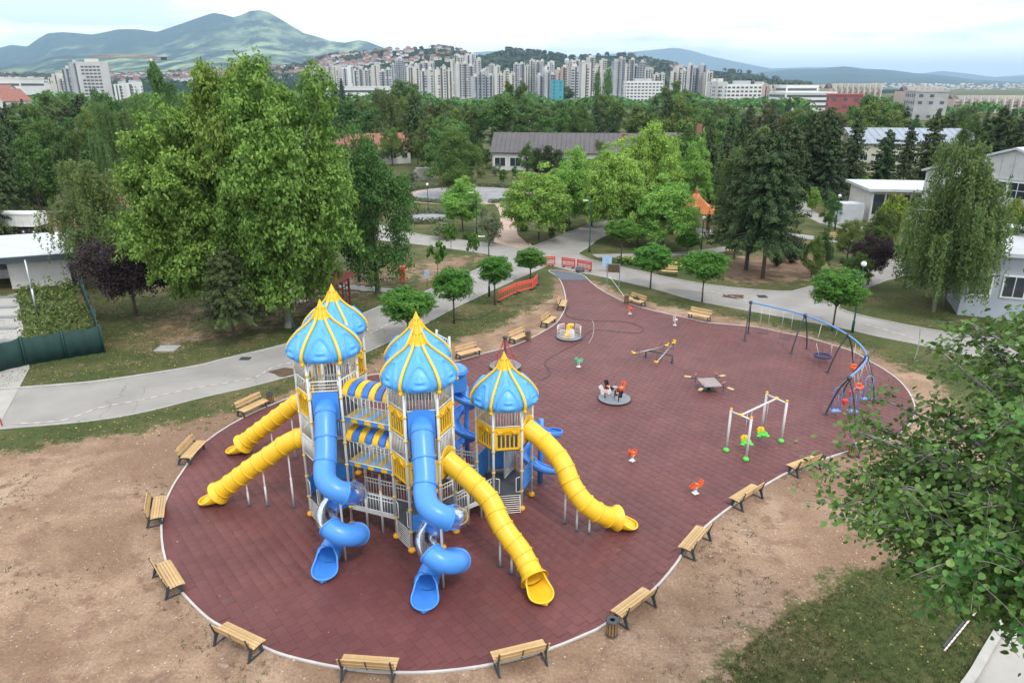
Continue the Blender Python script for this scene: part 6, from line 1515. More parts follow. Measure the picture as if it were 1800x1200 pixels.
def rect_house(name, label, cat, A, B, depth, hw, hr, mw, mr_, win=None, chim=(), group=None, over=.5, winh=1.3, winz=1.3, gable_red=False, seams=0):
    A, B = Vector((A[0], A[1], 0)), Vector((B[0], B[1], 0)); d = B-A; L_ = d.length; rz = math.atan2(d.y, d.x)
    t = thing(name, label, cat, group, (A.x, A.y, 0), rz)
    b = mb(mw); b.box((L_/2, depth/2, hw/2), (L_, depth, hw)); 
    if hr: b.add([(0, 0, hw), (0, depth, hw), (0, depth/2, hw+hr), (L_, 0, hw), (L_, depth, hw), (L_, depth/2, hw+hr)], [(0, 2, 1), (3, 4, 5)])
    b.obj('wall', t)
    if hr:
        b = mb(mr_); th = .18
        for s in (0, 1):
            y0 = -over if s == 0 else depth+over; z0 = hw-hr*over/(depth/2)
            vs = [(-over, y0, z0+.05), (L_+over, y0, z0+.05), (L_+over, depth/2, hw+hr+.05), (-over, depth/2, hw+hr+.05)]; vs += [(x, y, z+th) for x, y, z in vs]
            b.add(vs, [(0, 1, 2, 3), (4, 7, 6, 5), (0, 4, 5, 1), (1, 5, 6, 2), (2, 6, 7, 3), (3, 7, 4, 0)])
        r = b.obj('roof', t)
        if seams:
            b = mb(mr_); k = int(L_/seams); sl = math.hypot(depth/2+over, hr*(1+over/(depth/2)))
            for i in range(k+1):
                x = -over+(L_+2*over)*i/k; b.tube([(x, -over, z0+.26), (x, depth/2, hw+hr+.27)], .05, 4)
            b.obj('seam', r)['kind'] = 'stuff'
        for x, y in chim:
            zc = hw+hr*(1-abs(y-depth/2)/(depth/2)); b = mb(M['brick']); b.box((x, y, zc+.6), (.9, .9, 2.2)); b.box((x, y, zc+1.75), (1.1, 1.1, .2)); b.obj('chimney', r)
    else:
        b = mb(mr_); b.box((L_/2, depth/2, hw+.15), (L_+2*over, depth+2*over, .3)); b.obj('roof', t)
    if win:
        n, ww = win
        for i in range(n):
            x = L_*(i+.5)/n; f = mb(M['white']); f.box((x, -.03, winz+winh/2), (ww+.2, .1, winh+.2)); o = f.obj('window', t)
            g = mb(M['glass'])
            for s in (-1, 1): g.box((x+s*ww/4, -.09, winz+winh/2), (ww/2-.08, .04, winh-.08))
            g.obj('pane', o)
    return t
HL, HRt = G(866, 299), G(1165, 303)
rect_house('long_house', 'long low white house with grey sheet roof and brick chimneys', 'house', HL, HRt, 12, 4.0, 3.6, M['wallwhite'], M['roof_brown'], (11, 2.4), ((29, 3.4), (41, 3.4)), winh=1.9, winz=.9, seams=1.0)
gp = G(1172, 300); rect_house('small_house', 'white gable end rising behind the bright young planes', 'house', (gp.x-1, gp.y-4), (gp.x+3, gp.y-4), 8, 5.5, 2.5, M['wallwhite'], M['roof_brown'])
rect_house('red_roofed_house', 'low pale house with faded red roof behind the dark oval tree', 'house', G(600, 292), G(722, 287), 11, 3.5, 3.2, M['wallwhite'], M['roof_red'], (6, 1.4), seams=1.2)
rect_house('warehouse', 'cream warehouse under a long pale blue roof', 'warehouse', G(1500, 302), G(1722, 306), 22, 6.0, 2.6, M['cream'], M['roof_blue'], (8, 1.6), winz=2.5, seams=1.5)
rect_house('old_house', 'dark roofed house glimpsed among the conifers near the mast light', 'house', G(75, 282), G(160, 276), 10, 4.5, 3.0, M['wallwhite'], M['roof_brown'], (5, 1.2)); rect_house('old_house', 'white house end showing between trees left of the birches', 'house', G(52, 250), G(110, 246), 9, 6.5, 2.5, M['wallwhite'], M['roof_brown'], (3, 1.2))
rect_house('tiled_house', 'orange tiled white house hidden behind the weeping birch', 'house', G(195, 410), G(345, 402), 9, 3.4, 2.8, M['wallwhite'], M['roof_red'], (6, 1.2))
rect_house('villa', 'white villa with red hipped roof at the far edge by the factory', 'house', G(15, 212), G(62, 210), 16, 10, 6, M['wallwhite'], M['roof_red'], (5, 2), winh=2, winz=5); rect_house('villa', 'red roofed house at the far edge of the view before the factory', 'house', G(-30, 205), G(15, 205), 18, 12, 6, M['wallwhite'], M['roof_red'])
b = mb(M['brick']); q = G(1223, 300); b.box((q.x, q.y, 5.0), (1.0, 1.0, 10)); tag(b.obj('chimney_stack'), 'old brick chimney standing among the conifers', 'chimney'); rect_house('small_house', 'pale cottage at the foot of the old brick chimney', 'house', G(1222, 305), G(1258, 304), 8, 4, 2.5, M['wallwhite'], M['roof_brown'], (2, 1))
# grey hangar
A = Vector((xat(1628, 88, 8), 88, 0)); t = thing('hangar', 'big weathered white hangar with a long window band', 'hangar', None, (A.x, A.y, 0), R(-60)); L_, D_, e_, pk = 19, 45, 8.3, 11.4
b = mb(M['corr']); b.add([(0, 0, 0), (L_, 0, 0), (L_, 0, e_), (L_/2, 0, pk), (0, 0, e_), (0, D_, 0), (L_, D_, 0), (L_, D_, e_), (L_/2, D_, pk), (0, D_, e_)], [(0, 1, 2, 3, 4), (9, 8, 7, 6, 5), (0, 4, 9, 5), (1, 6, 7, 2)]); b.obj('wall', t)
b = mb(M['roof_white']); 
for s in (0, 1):
    x0, x1, z0, z1 = (-.4, L_/2, e_-.1, pk+.02) if s == 0 else (L_+.4, L_/2, e_-.1, pk+.02); vs = [(x0, -.4, z0), (x1, -.4, z1), (x1, D_, z1), (x0, D_, z0)]; vs += [(x, y, z+.25) for x, y, z in vs]; b.add(vs, [(0, 1, 2, 3), (4, 5, 6, 7), (0, 1, 5, 4), (1, 2, 6, 5), (2, 3, 7, 6), (3, 0, 4, 7)])
b.obj('roof', t)
for i in range(6):
    f = mb(M['white']); x = 4.0+i*2.15; f.box((x, -.04, 7.1), (2.1, .12, 1.9)); o = f.obj('window', t)
    for r_ in range(2):
        for c_ in range(2): g = mb(M['glass']); g.box((x-.5+c_*1.0, -.11, 6.68+r_*.86), (.9, .05, .78)); g.obj('pane', o)
for i in range(15):
    f = mb(M['corr']); x = .6+i*1.27; zt_ = e_+(pk-e_)*(1-abs(x-L_/2)/(L_/2)); f.box((x, -.03, (zt_+8.3)/2), (.05, .06, max(.1, zt_-8.3))); f.box((x, -.03, 3.0), (.05, .06, 5.6)); f.obj('seam', t)
for z in (5.9, 8.25): f = mb(M['corr']); f.box((L_/2, -.05, z), (L_, .1, .12)); f.obj('ledge', t)
# annex
p0 = Vector((xat(1523, 99), 99, 0)); t = thing('annex', 'low glazed white annex with flat roof before the hangar', 'annex', None, p0, R(-8)); b = mb(M['wallwhite']); b.box((7, 5, 2.1), (13.6, 9.5, 4.2)); b.obj('wall', t)
b = mb(M['roof_white']); b.box((7.2, 4.8, 4.5), (15.5, 11, .35)); b.obj('roof', t)
for i in range(8):
    g = mb(M['glass']); g.box((1.2+i*1.65, .22, 2.5), (1.35, .08, 2.7)); g.obj('window', t); f = mb(M['white']); f.box((.35+i*1.65, .18, 2.3), (.14, .14, 4.2)); f.obj('mullion', t)
b = mb(mat('pale grey container', (.45, .47, .50), .5, .1, 1)); b.box((-2.2, 1.0, 1.3), (3, 2.4, 2.6)); tag(b.obj('container', None, p0), 'pale grey box container at the annex corner', 'container')
# grey blue block at the right behind the near tree
A = G(1682, 553); B_ = G(1850, 583); t = rect_house('workshop', 'grey blue walled workshop half hidden by the weeping birch', 'workshop', A, (B_.x+6, B_.y), 14, 5.2, 0, mat('grey blue render', (.36, .39, .44), .85, .1, .5, dirt=.2), M['roof_white'], (5, 1.5), winh=1.7, winz=1.9)
# white hut with dark roof edge
HA = G(22, 508); HB = G(128, 499); d = (HB-HA).normalized(); rz = math.atan2(d.y, d.x); t = thing('white_hut', 'flat roofed white hut with dark roof edge behind the weedy garden', 'hut', None, HB, rz); Wd = (HB-HA).length
b = mb(M['wallwhite']); b.box((-Wd/2, 5, 1.35), (Wd, 10, 2.7)); b.box((-Wd-8, 9.4, 1.35), (16, 1.2, 2.7)); b.box((-Wd-8, 5, .45), (16, .2, .9)); b.obj('wall', t)
b = mb(mat('dark slate roof edge', (.035, .05, .06), .5, .1, 3)); b.box((-Wd/2-7.2, 4.6, 2.98), (Wd+17.5, 12.2, .55)); b.obj('roof_edge', t)
b = mb(M['roof_white']); b.box((-Wd/2-7.2, 4.6, 3.27), (Wd+17.2, 11.9, .06)); b.obj('roof', t)
g = mb(M['glass']); g.box((-Wd-6, 4.9, 1.7), (6, .1, 1.2)); g.obj('window', t)
b = mb(M['deck'] if False else mat('mid grey step slab', (.20, .21, .22), .85, .1, 2))
for i, (py, wd) in enumerate(((523, 26), (541, 23), (558, 22), (578, 24), (600, 22), (622, 20))):
    p = G(-2+0*i, py, .05); s = mb(b.mats[0]); s.box((p.x-1.2, p.y, .06), (5.0, .55, .07), rz=.08); tag(s.obj('step_slab'), ORD[i]+' grey step slab counted from the white hut', 'slab', 'grey slabs laid in the pale yard')
# green screened fence
SC = mat('dark green fence screen', (.008, .040, .034), .75, .15, 2, bump=.5, bscale=8); t = thing('screened_fence', 'chain fence covered in dark green screening round the weedy garden', 'fence')
FP = [G(-160, 690), G(-55, 668), G(47, 643), G(118, 631), G(185, 620), G(176, 590), G(164, 560), G(152, 530), G(140, 503), G(150, 488), G(172, 480)]
for i, p in enumerate(FP):
    b = mb(M['lampgreen'], True); b.tube([p, (p.x, p.y, 2.15)], .035, 8); b.obj('post', t)
    if i < len(FP)-1:
        q = FP[i+1]; n_ = 14; vs = []; dd_ = (q-p).normalized(); nn = Vector((-dd_.y, dd_.x, 0)); b = mb(SC, True)
        for k in range(n_+1):
            e = p.lerp(q, k/n_)+nn*(.05+.05*math.sin(k*1.3+i)); vs += [(e.x, e.y, .05), (e.x+nn.x*.04*math.sin(k*2.1), e.y+nn.y*.04, 1.0), (e.x, e.y, 2.02+.05*math.sin(k*.9+i)-.08*math.sin(pi*k/n_))]
        b.add(vs, [(k*3+j, k*3+3+j, k*3+4+j, k*3+1+j) for k in range(n_) for j in (0, 1)]); o = b.obj('screen', t); m_ = o.modifiers.new('thick', 'SOLIDIFY'); m_.thickness = .01
# weeds in the fenced garden
M['leaf_weed'] = leaf_mat('weed leaves', (.06, .11, .025), (.19, .24, .07), 0, .2); wr = np.random.default_rng(3); poly = pxy([(30, 512), (126, 503), (140, 520), (158, 566), (172, 610), (50, 640), (42, 590)]); P = []; Nn = []; hh = []
x0, x1 = min(p[0] for p in poly), max(p[0] for p in poly); y0, y1 = min(p[1] for p in poly), max(p[1] for p in poly)
for i in range(900):
    x, y = wr.uniform(x0, x1), wr.uniform(y0, y1)
    if not inside(np.array([x]), np.array([y]), poly)[0]: continue
    back = (y-y0)/(y1-y0); hgt = wr.uniform(.15, .5)+1.3*back*wr.random()**2; k = 22; P.append(np.array([x, y, 0])+np.stack([wr.normal(size=k)*.20, wr.normal(size=k)*.20, wr.random(k)**.8*hgt], 1)); Nn.append(unit(wr, k)+np.array([0, -.2, .6]))
P = np.concatenate(P); tag(link('weeds', crown_mesh('weeds', P, np.concatenate(Nn), .13*(.6+.9*wr.random(len(P))), M['leaf_weed'], wr, None, 1.8)), 'overgrown weeds filling the fenced garden', 'weeds', kind='stuff')
# tipper truck
p = G(40, 413); t = thing('tipper_truck', 'white tipper lorry parked beyond the flat roofed hut', 'truck', None, (p.x, p.y, 0), R(-2))
b = mb(M['white']); b.profile([(-1.2, 1.3), (-1.25, 2.9), (1.25, 2.9), (1.2, 1.3)], (0, 0, 0), 5.6); 
b2 = b.obj('tipper_body', t); b2.rotation_euler = (0, 0, 0)
for i in range(6): f = mb(M['white']); f.box((-2.4+i*.95, -1.26, 2.1), (.1, .08, 1.55)); f.obj('rib', t)
f = mb(M['white']); f.box((0, -1.29, 2.88), (5.6, .12, .14)); f.box((0, -1.29, 1.36), (5.6, .1, .12)); f.obj('top_rail', t)
f = mb(M['dark']); f.box((-.8, 0, 1.02), (8.4, .9, .3)); f.obj('chassis', t)
f = mb(M['steel'], True); f.tube([(-1.9, -1.0, .85), (-.7, -1.0, .85)], .32, 14); f.obj('fuel_tank', t)
for x in (1.0, 2.35, -4.3):
    f = mb(M['rubber'], True); f.tube([(x, -1.25, .52), (x, -.95, .52)], .52, 20); o = f.obj('wheel', t); h2 = mb(M['steel'], True); h2.tube([(x, -1.28, .52), (x, -1.2, .52)], .26, 14); h2.obj('rim', o)
    f = mb(M['rubber'], True); f.tube([(x, .95, .52), (x, 1.25, .52)], .52, 20); f.obj('wheel', t)
f = mb(mat('dark blue cab paint', (.03, .05, .10), .4)); f.box((-4.3, 0, 1.95), (2.1, 2.4, 2.5)); f.obj('cab', t, bevel=.1); g = mb(M['glass']); g.box((-4.4, -1.22, 2.4), (1.2, .05, .8)); g.obj('window', t)
f = mb(M['steel'], True)
for z in (1.1, 1.5, 1.9, 2.3, 2.7): f.tube([(-3.05, -1.3, z), (-2.7, -1.3, z)], .03, 6)
for x in (-3.05, -2.7): f.tube([(x, -1.3, .9), (x, -1.3, 2.9)], .03, 6)
f.obj('ladder', t)
# maroon timber shelter
p = G(566, 545); t = thing('timber_shelter', 'maroon timber shelter with ribbed roof under the plane trees', 'shelter', None, (p.x, p.y, 0), R(-16)); s = 1.75; z_ = 2.75
for x in (-s, s):
    for y in (-s, s):
        b = mb(M['maroon']); b.box((x, y, z_/2), (.14, .14, z_)); b.obj('post', t)
for (x, y, wx, wy) in ((0, s, 2*s, .05), (-s, 0, .05, 2*s), (s, 0, .05, 2*s)):
    b = mb(M['maroon'])
    for z in (.45, .95, 1.9, 2.4): b.box((x, y, z), (max(wx-.14, .06), max(wy-.14, .06), .07))
    for i in range(1, 6): b.box((x+(0 if wx < .1 else -s+i*2*s/6), y+(0 if wy < .1 else -s+i*2*s/6), 1.43), (.05, .05, 2.0))
    b.obj('lattice', t)
b = mb(M['maroon']); o_ = s+.55; vs = [(-o_, -o_, z_), (o_, -o_, z_), (o_, o_, z_), (-o_, o_, z_), (-.7, 0, z_+1.15), (.7, 0, z_+1.15)]; b.add(vs, [(0, 1, 5, 4), (1, 2, 5), (2, 3, 4, 5), (3, 0, 4), (3, 2, 1, 0)]); b.obj('roof', t)
for i in range(13):
    f = i/12; x = -o_+2*o_*f; b = mb(M['maroon']); xe = max(-.7, min(.7, x)); k = 1-max(0, abs(x)-.7)/(o_-.7); b.tube([(x, -o_, z_+.04), (x if abs(x) < .7 else x*1.0, -o_+(o_)*k, z_+.04+1.15*k)], .035, 5); b.obj('roof_rib', t)
b = mb(M['wood_old']); b.box((0, 0, .75), (1.5, .8, .07)); b.box((0, 0, .37), (.2, .6, .7)); tag(b.obj('table', None, (p.x, p.y, 0)), 'brown timber table inside the maroon shelter', 'table')
# orange tiled pagoda
p = G(1218, 411); t = thing('pagoda', 'small pagoda with upturned orange tiled roof among the young planes', 'pagoda', None, (p.x, p.y, 0), R(20)); TM = mat('orange glazed tile', (.48, .16, .045), .4, .2, 4)
for k in range(6): q = ang(60*k)*2.1; b = mb(M['maroon'], True); b.tube([q, q+Vector((0, 0, 3.0))], .13, 10); b.obj('post', t)
def pag(r0, z0, h_, th_=.12):
    for k in range(6):
        b = mb(TM, True); n1, n2 = 10, 8; vs = []
        for i in range(n1+1):
            f = i/n1
            for j in range(n2+1):
                u = -1+2*j/n2; r = (r0*(1-f)+.22*f); flare = .55*(abs(u)**3)*(1-f)**2.5; rr = r*(math.cos(pi/6)/math.cos(u*pi/6))*(1+.08*abs(u)**3*(1-f)); a = R(60*k+30)+u*pi/6
                vs.append((rr*math.cos(a), rr*math.sin(a), z0+h_*(f**1.7)+flare*.8))
        b.add(vs, [(i*(n2+1)+j, i*(n2+1)+j+1, (i+1)*(n2+1)+j+1, (i+1)*(n2+1)+j) for i in range(n1) for j in range(n2)]); o = b.obj('roof_panel', t); m = o.modifiers.new('thick', 'SOLIDIFY'); m.thickness = th_
        for u in range(-3, 4):
            pts = []
            for i in range(n1+1):
                v = vs[i*(n2+1)+4+u]; pts.append((v[0], v[1], v[2]+.05))
            rb = mb(TM, True); rb.tube(pts, .05, 5); rb.obj('tile_ridge', o)
pag(3.4, 3.0, 2.2)
b = mb(M['brick'], True); b.lathe([(.28, 0), (.34, .12), (.2, .25), (.3, .45), (.12, .7), (.02, .85)], (0, 0, 5.1), 12); b.obj('finial', t)
b = mb(M['concrete']); b.prism([(2.9*math.cos(R(60*k)), 2.9*math.sin(R(60*k))) for k in range(6)], 0, .3); b.obj('plinth', t)
# stone retaining wall by the oval, stepping stones by the shelter
t = thing('stone_wall', 'rough stone retaining wall behind the oval gravel bed', 'wall'); a, c = G(728, 318), G(764, 316); d = c-a; rz = math.atan2(d.y, d.x); sm_ = [mb(M['concrete']).box((0, 0, 0), (.8, .6, .42)).mesh('stone')]
for row in range(6):
    for i in range(int(d.length/.82)):
        q = a+d*((i+.5+.5*(row % 2))*.82/d.length); link('stone', sm_[0], t, (q.x, q.y+random.uniform(-.08, .08), .22+row*.42), (random.uniform(-.06, .06), random.uniform(-.06, .06), rz+random.uniform(-.08, .08)), (random.uniform(.85, 1.05), 1, random.uniform(.85, 1.02)))
st = mb(M['kerb']).prism([(.34*math.cos(k*1.05), .24*math.sin(k*1.05)) for k in range(6)], 0, .05).mesh('stepping_stone')
t = thing('stepping_stones', 'irregular pale flagstones crossing the lawn behind the red shelter', 'flagstone path')
for i in range(70):
    f = i/69; q = G(600+85*f, 504+8*f+random.uniform(-3, 3)); link('stepping_stone', st, t, (q.x+random.uniform(-.3, .3), q.y, .01), (0, 0, random.random()*6))
for i in range(50):
    f = i/49; q = G(440+100*f, 534-4*f+random.uniform(-2, 2)); link('stepping_stone', st, t, (q.x, q.y, .01), (0, 0, random.random()*6))
# little benches in the park
for (px, py), lab in (((1174, 483), 'white park bench at the kerb behind the round tree by the signboard'), ((1470, 422), 'slim park bench on the footpath verge'), ((1290, 446), 'pale park bench on the path behind the conifer pair'), ((1000, 470), 'far bench')):
    if lab == 'far bench': continue
    p = G(px, py); dup(bench0, lab, (p.x, p.y, 0), 2.9)['group'] = 'benches farther off in the park'
b = mb(mat('grey stone block', (.10, .10, .11), .9, .3, 5)); q = G(1019, 478); b.lathe([(.45, 0), (.5, .3), (.35, .55), (.1, .6)], (q.x, q.y, 0), 7); tag(b.obj('boulder'), 'dark grey boulder beside the neck entrance barriers', 'boulder')
# person pushing a cart, seen from afar: one continuous skinned body
def person_body(name, joints, edges, radii, m, parent):
    me = bpy.data.meshes.new(name); me.from_pydata(joints, edges, []); me.materials.append(m); o = link(name, me, parent)
    sk = o.modifiers.new('skin', 'SKIN'); lay = me.skin_vertices[0].data if me.skin_vertices else None
    if lay is None:
        bpy.context.view_layer.objects.active = o; o.select_set(True); bpy.ops.mesh.customdata_skin_add(); lay = me.skin_vertices[0].data
    for v, r in zip(lay, radii): v.radius = (r, r)
    lay[0].use_root = True; ss = o.modifiers.new('sub', 'SUBSURF'); ss.levels = 1; ss.render_levels = 2; return o
p = G(936, 453); t = thing('person', 'person in a beige top bending over a handcart on the road', 'person', None, (p.x, p.y, .02), R(8))
skin = mat('skin', (.45, .26, .18), .6); cloth = mat('beige shirt', (.36, .31, .25), .9, .1, 8); trou = mat('dark trousers', (.05, .05, .06), .9, .1, 8)
J = [(0, 0, .95), (-.10, 0, 1.15), (-.24, 0, 1.38), (-.30, 0, 1.48), (-.35, 0, 1.58), (-.38, 0, 1.68), (-.24, .19, 1.38), (-.36, .22, 1.14), (-.55, .17, .98), (-.62, .15, .95), (-.24, -.19, 1.38), (-.36, -.22, 1.14), (-.55, -.17, .98), (-.62, -.15, .95),
     (.02, .10, .88), (-.12, .12, .48), (-.05, .11, .09), (-.20, .11, .04), (.02, -.10, .88), (.18, -.12, .50), (.36, -.11, .14), (.24, -.11, .05)]
E_ = [(0, 1), (1, 2), (2, 3), (3, 4), (4, 5), (2, 6), (6, 7), (7, 8), (8, 9), (2, 10), (10, 11), (11, 12), (12, 13), (0, 14), (14, 15), (15, 16), (16, 17), (0, 18), (18, 19), (19, 20), (20, 21)]
Rr = [.14, .14, .15, .06, .08, .09, .07, .05, .038, .03, .07, .05, .038, .03, .095, .06, .045, .035, .095, .06, .045, .035]
person_body('body', J, E_, Rr, skin, t)
person_body('shirt', [J[i] for i in (0, 1, 2, 6, 7, 10, 11)], [(0, 1), (1, 2), (2, 3), (3, 4), (2, 5), (5, 6)], [.165, .165, .17, .09, .065, .09, .065], cloth, t)
person_body('trousers', [J[i] for i in (0, 14, 15, 16, 18, 19, 20)], [(0, 1), (1, 2), (2, 3), (0, 4), (4, 5), (5, 6)], [.155, .11, .08, .06, .11, .08, .06], trou, t)
b = mb(trou, True); b.ball((-.385, 0, 1.70), (.105, .095, .10), 10, 8); b.obj('hair', t)
t2 = thing('handcart', 'low dark handcart pushed along the road by the person in beige', 'handcart', None, (p.x-1.0, p.y-.05, .02), R(8)); b = mb(M['dark']); b.box((-.3, 0, .42), (.9, .55, .12), ry=.25); b.box((-.3, 0, .58), (.7, .45, .25), ry=.25); b.obj('tray', t2)
b = mb(M['rubber'], True); b.tube([(-.6, -.06, .2), (-.6, .06, .2)], .2, 14); b.obj('wheel', t2); b = mb(M['steel'], True)
for s in (-.15, .15): b.tube([(-.6, s, .25), (.38, s, .93)], .018, 6)
b.obj('handle', t2)
# red and white marker at the frame edge
p = G(4, 748); t = thing('marker_post', 'red marker post at the road edge on the far side', 'post', None, p); b = mb(M['red'], True); b.tube([(0, 0, 0), (-.1, 0, 1.5)], .035, 8); b.obj('pole', t); b = mb(M['red']); b.box((-.3, 0, 1.1), (.5, .02, .7)); b.obj('flag_board', t)
# ================================================================= THE TOWN, THE HILLS, THE MOUNTAIN, THE AIR
from mathutils import noise as mnoise
def nz(x, y, s, o=0): return mnoise.fractal((x/s, y/s, o), .9, 2.0, 5)
def ridge_mesh(name, ridge, D0, D1, D2, px0, px1, nxp, nyp, m, rough, seed, power=1.3, spur=.0, smooth=True):
    V = []; hx = [e[0] for e in ridge]; hy = [e[1] for e in ridge]; H = np.zeros((nyp+1, nxp+1)); 
    for j in range(nyp+1):
        f = j/nyp; D = D0+(D2-D0)*f
        for i in range(nxp+1):
            px = px0+(px1-px0)*i/nxp; top = np.interp(px, hx, hy); hr = (150-top)/FPX*D1*.90+CH; X = (px-900)/FPX*D*.955
            if D <= D1: s = ((D-D0)/(D1-D0)); e = s**power
            else: e = max(0, 1-((D-D1)/(D2-D1))**1.5)
            n = mnoise.ridged_multi_fractal((X/rough, D/rough*.45, seed), .9, 2.1, 6, .8, 1.8)-1.0; n2 = nz(X, D, rough*.35, seed+3)
            z = hr*e*(1+(spur*n+.10*n2)*(4*e*(1-e)+.06)*(1 if D <= D1 else 1)) 
            V.append((X, D, max(-.5, z)-.5)); H[j, i] = z
    idx = np.arange((nxp+1)*(nyp+1)).reshape(nyp+1, nxp+1); F = np.stack([idx[:-1, :-1], idx[:-1, 1:], idx[1:, 1:], idx[1:, :-1]], -1).reshape(-1, 4)
    o = tag(link(name, np_mesh(name, V, F, [m], None, smooth)), kind='structure')
    def hat(px, D):
        i = (px-px0)/(px1-px0)*nxp; j = (D-D0)/(D2-D0)*nyp; i0, j0 = int(i), int(j); a, b_ = i-i0, j-j0
        return (H[j0, i0]*(1-a)+H[j0, i0+1]*a)*(1-b_)+(H[j0+1, i0]*(1-a)+H[j0+1, i0+1]*a)*b_-.5
    return o, hat
def terrain_mat(name, forest_shaded, meadow_sunlit, rock, scale, lo=.5, hi=.62, town=None):
    m, t, b = new_mat(name); n_ = t.nodes.new; l = t.links.new; g = n_('ShaderNodeNewGeometry'); mp_ = n_('ShaderNodeMapping'); mp_.inputs['Scale'].default_value = (1, .38, 1.6); l(g.outputs['Position'], mp_.inputs[0])
    def noise(s, d=8, r=.6):
        n = n_('ShaderNodeTexNoise'); n.inputs['Scale'].default_value = s; n.inputs['Detail'].default_value = d; n.inputs['Roughness'].default_value = r; l(mp_.outputs[0], n.inputs['Vector']); return n.outputs['Fac']
    def mix(f, a, c):
        x = n_('ShaderNodeMix'); x.data_type = 'RGBA'
        for s, i in ((f, 0), (a, 6), (c, 7)):
            if isinstance(s, tuple): x.inputs[i].default_value = s+(1,)
            else: l(s, x.inputs[i])
        return x.outputs[2]
    def mr(src, a, c, lo_=0, hi_=1):
        x = n_('ShaderNodeMapRange'); x.interpolation_type = 'SMOOTHSTEP'; x.inputs[1].default_value = a; x.inputs[2].default_value = c; x.inputs[3].default_value = lo_; x.inputs[4].default_value = hi_; l(src, x.inputs[0]); return x.outputs[0]
    f0 = noise(scale)
    if town:  # X limits of a painted bias: sunlit side paler, cloud-shaded side darker
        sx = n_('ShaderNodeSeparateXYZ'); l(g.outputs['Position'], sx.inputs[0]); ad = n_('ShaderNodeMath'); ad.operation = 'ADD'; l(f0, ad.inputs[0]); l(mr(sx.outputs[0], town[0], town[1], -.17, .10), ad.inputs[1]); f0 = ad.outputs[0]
    c = mix(mr(f0, lo, hi), forest_shaded, meadow_sunlit); c = mix(mr(noise(scale*9, 5), .40, .66), tuple(v*.72 for v in forest_shaded), c); c = mix(mr(noise(scale*3.3, 9, .7), .66, .74), c, rock)
    l(c, b.inputs['Base Color']); b.inputs['Roughness'].default_value = 1; b.inputs['Specular IOR Level'].default_value = 0
    bp = n_('ShaderNodeBump'); bp.inputs['Strength'].default_value = .8; bp.inputs['Distance'].default_value = .12/scale; l(noise(scale*6, 10, .7), bp.inputs['Height']); l(bp.outputs[0], b.inputs['Normal']); return m
HILL = [(-300, 132), (0, 128), (100, 134), (200, 131), (320, 129), (450, 123), (520, 116), (560, 107), (600, 98), (640, 95), (680, 90), (720, 90), (770, 86), (800, 89), (830, 97), (850, 99), (870, 92), (890, 89), (925, 93), (960, 96), (1000, 104), (1030, 102), (1060, 98), (1100, 99), (1130, 105), (1180, 115), (1230, 122), (1270, 126), (1310, 129), (1340, 137), (1400, 148), (1500, 158), (1650, 160), (1720, 160), (1800, 160), (2100, 160)]
MT = [(-400, 90), (-100, 100), (0, 94), (25, 86), (48, 80), (75, 83), (95, 70), (115, 60), (140, 58), (190, 62), (215, 57), (235, 53), (265, 53), (300, 58), (325, 50), (350, 42), (368, 36), (385, 31), (400, 27), (418, 30), (432, 34), (448, 29), (462, 23), (478, 22), (492, 25), (510, 36), (530, 49), (548, 60), (565, 64), (590, 72), (615, 76), (640, 71), (655, 74), (680, 84), (700, 91), (760, 112), (900, 140), (1100, 150)]
FAR = [(500, 120), (700, 100), (780, 97), (850, 93), (900, 90), (940, 96), (1000, 102), (1060, 97), (1100, 93), (1140, 89), (1178, 85), (1205, 90), (1240, 100), (1290, 111), (1345, 121), (1400, 119), (1440, 119), (1475, 117), (1510, 122), (1560, 124), (1600, 130), (1640, 125), (1680, 129), (1730, 136), (1800, 131), (2000, 120), (2300, 130)]
MID = [(1100, 150), (1250, 138), (1330, 127), (1380, 122), (1430, 121), (1470, 117), (1500, 121), (1540, 122), (1590, 128), (1640, 132), (1700, 140), (1800, 146), (2200, 140)]
M['hillmat'] = terrain_mat('wooded hill', (.020, .042, .018), (.085, .12, .05), (.18, .16, .13), .0022, .54, .68)
M['mtmat'] = terrain_mat('mountain woods and pasture with painted sun and shade', (.025, .065, .03), (.40, .48, .23), (.55, .54, .48),   .00058, .41, .60, (-4200, -2400))  # pale tone also paints sunlit slopes, dark tone the cloud-shadowed ones
M['farmat'] = terrain_mat('far wooded ridges', (.03, .06, .03), (.08, .12, .06), (.2, .2, .15), .0006)
_, hill_at = ridge_mesh('hills', HILL, 1350, 2600, 3600, -350, 2150, 260, 40, M['hillmat'], 420, 1.0, 1.0, .22)
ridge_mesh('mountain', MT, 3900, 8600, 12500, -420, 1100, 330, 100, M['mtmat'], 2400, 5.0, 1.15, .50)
ridge_mesh('far_hills', MID, 6500, 10500, 13500, 1050, 2250, 120, 36, M['farmat'], 2000, 9.0, 1.1, .35)
ridge_mesh('far_hills', FAR, 11000, 16500, 20000, 480, 2300, 160, 36, M['farmat'], 3000, 12.0, 1.1, .35)
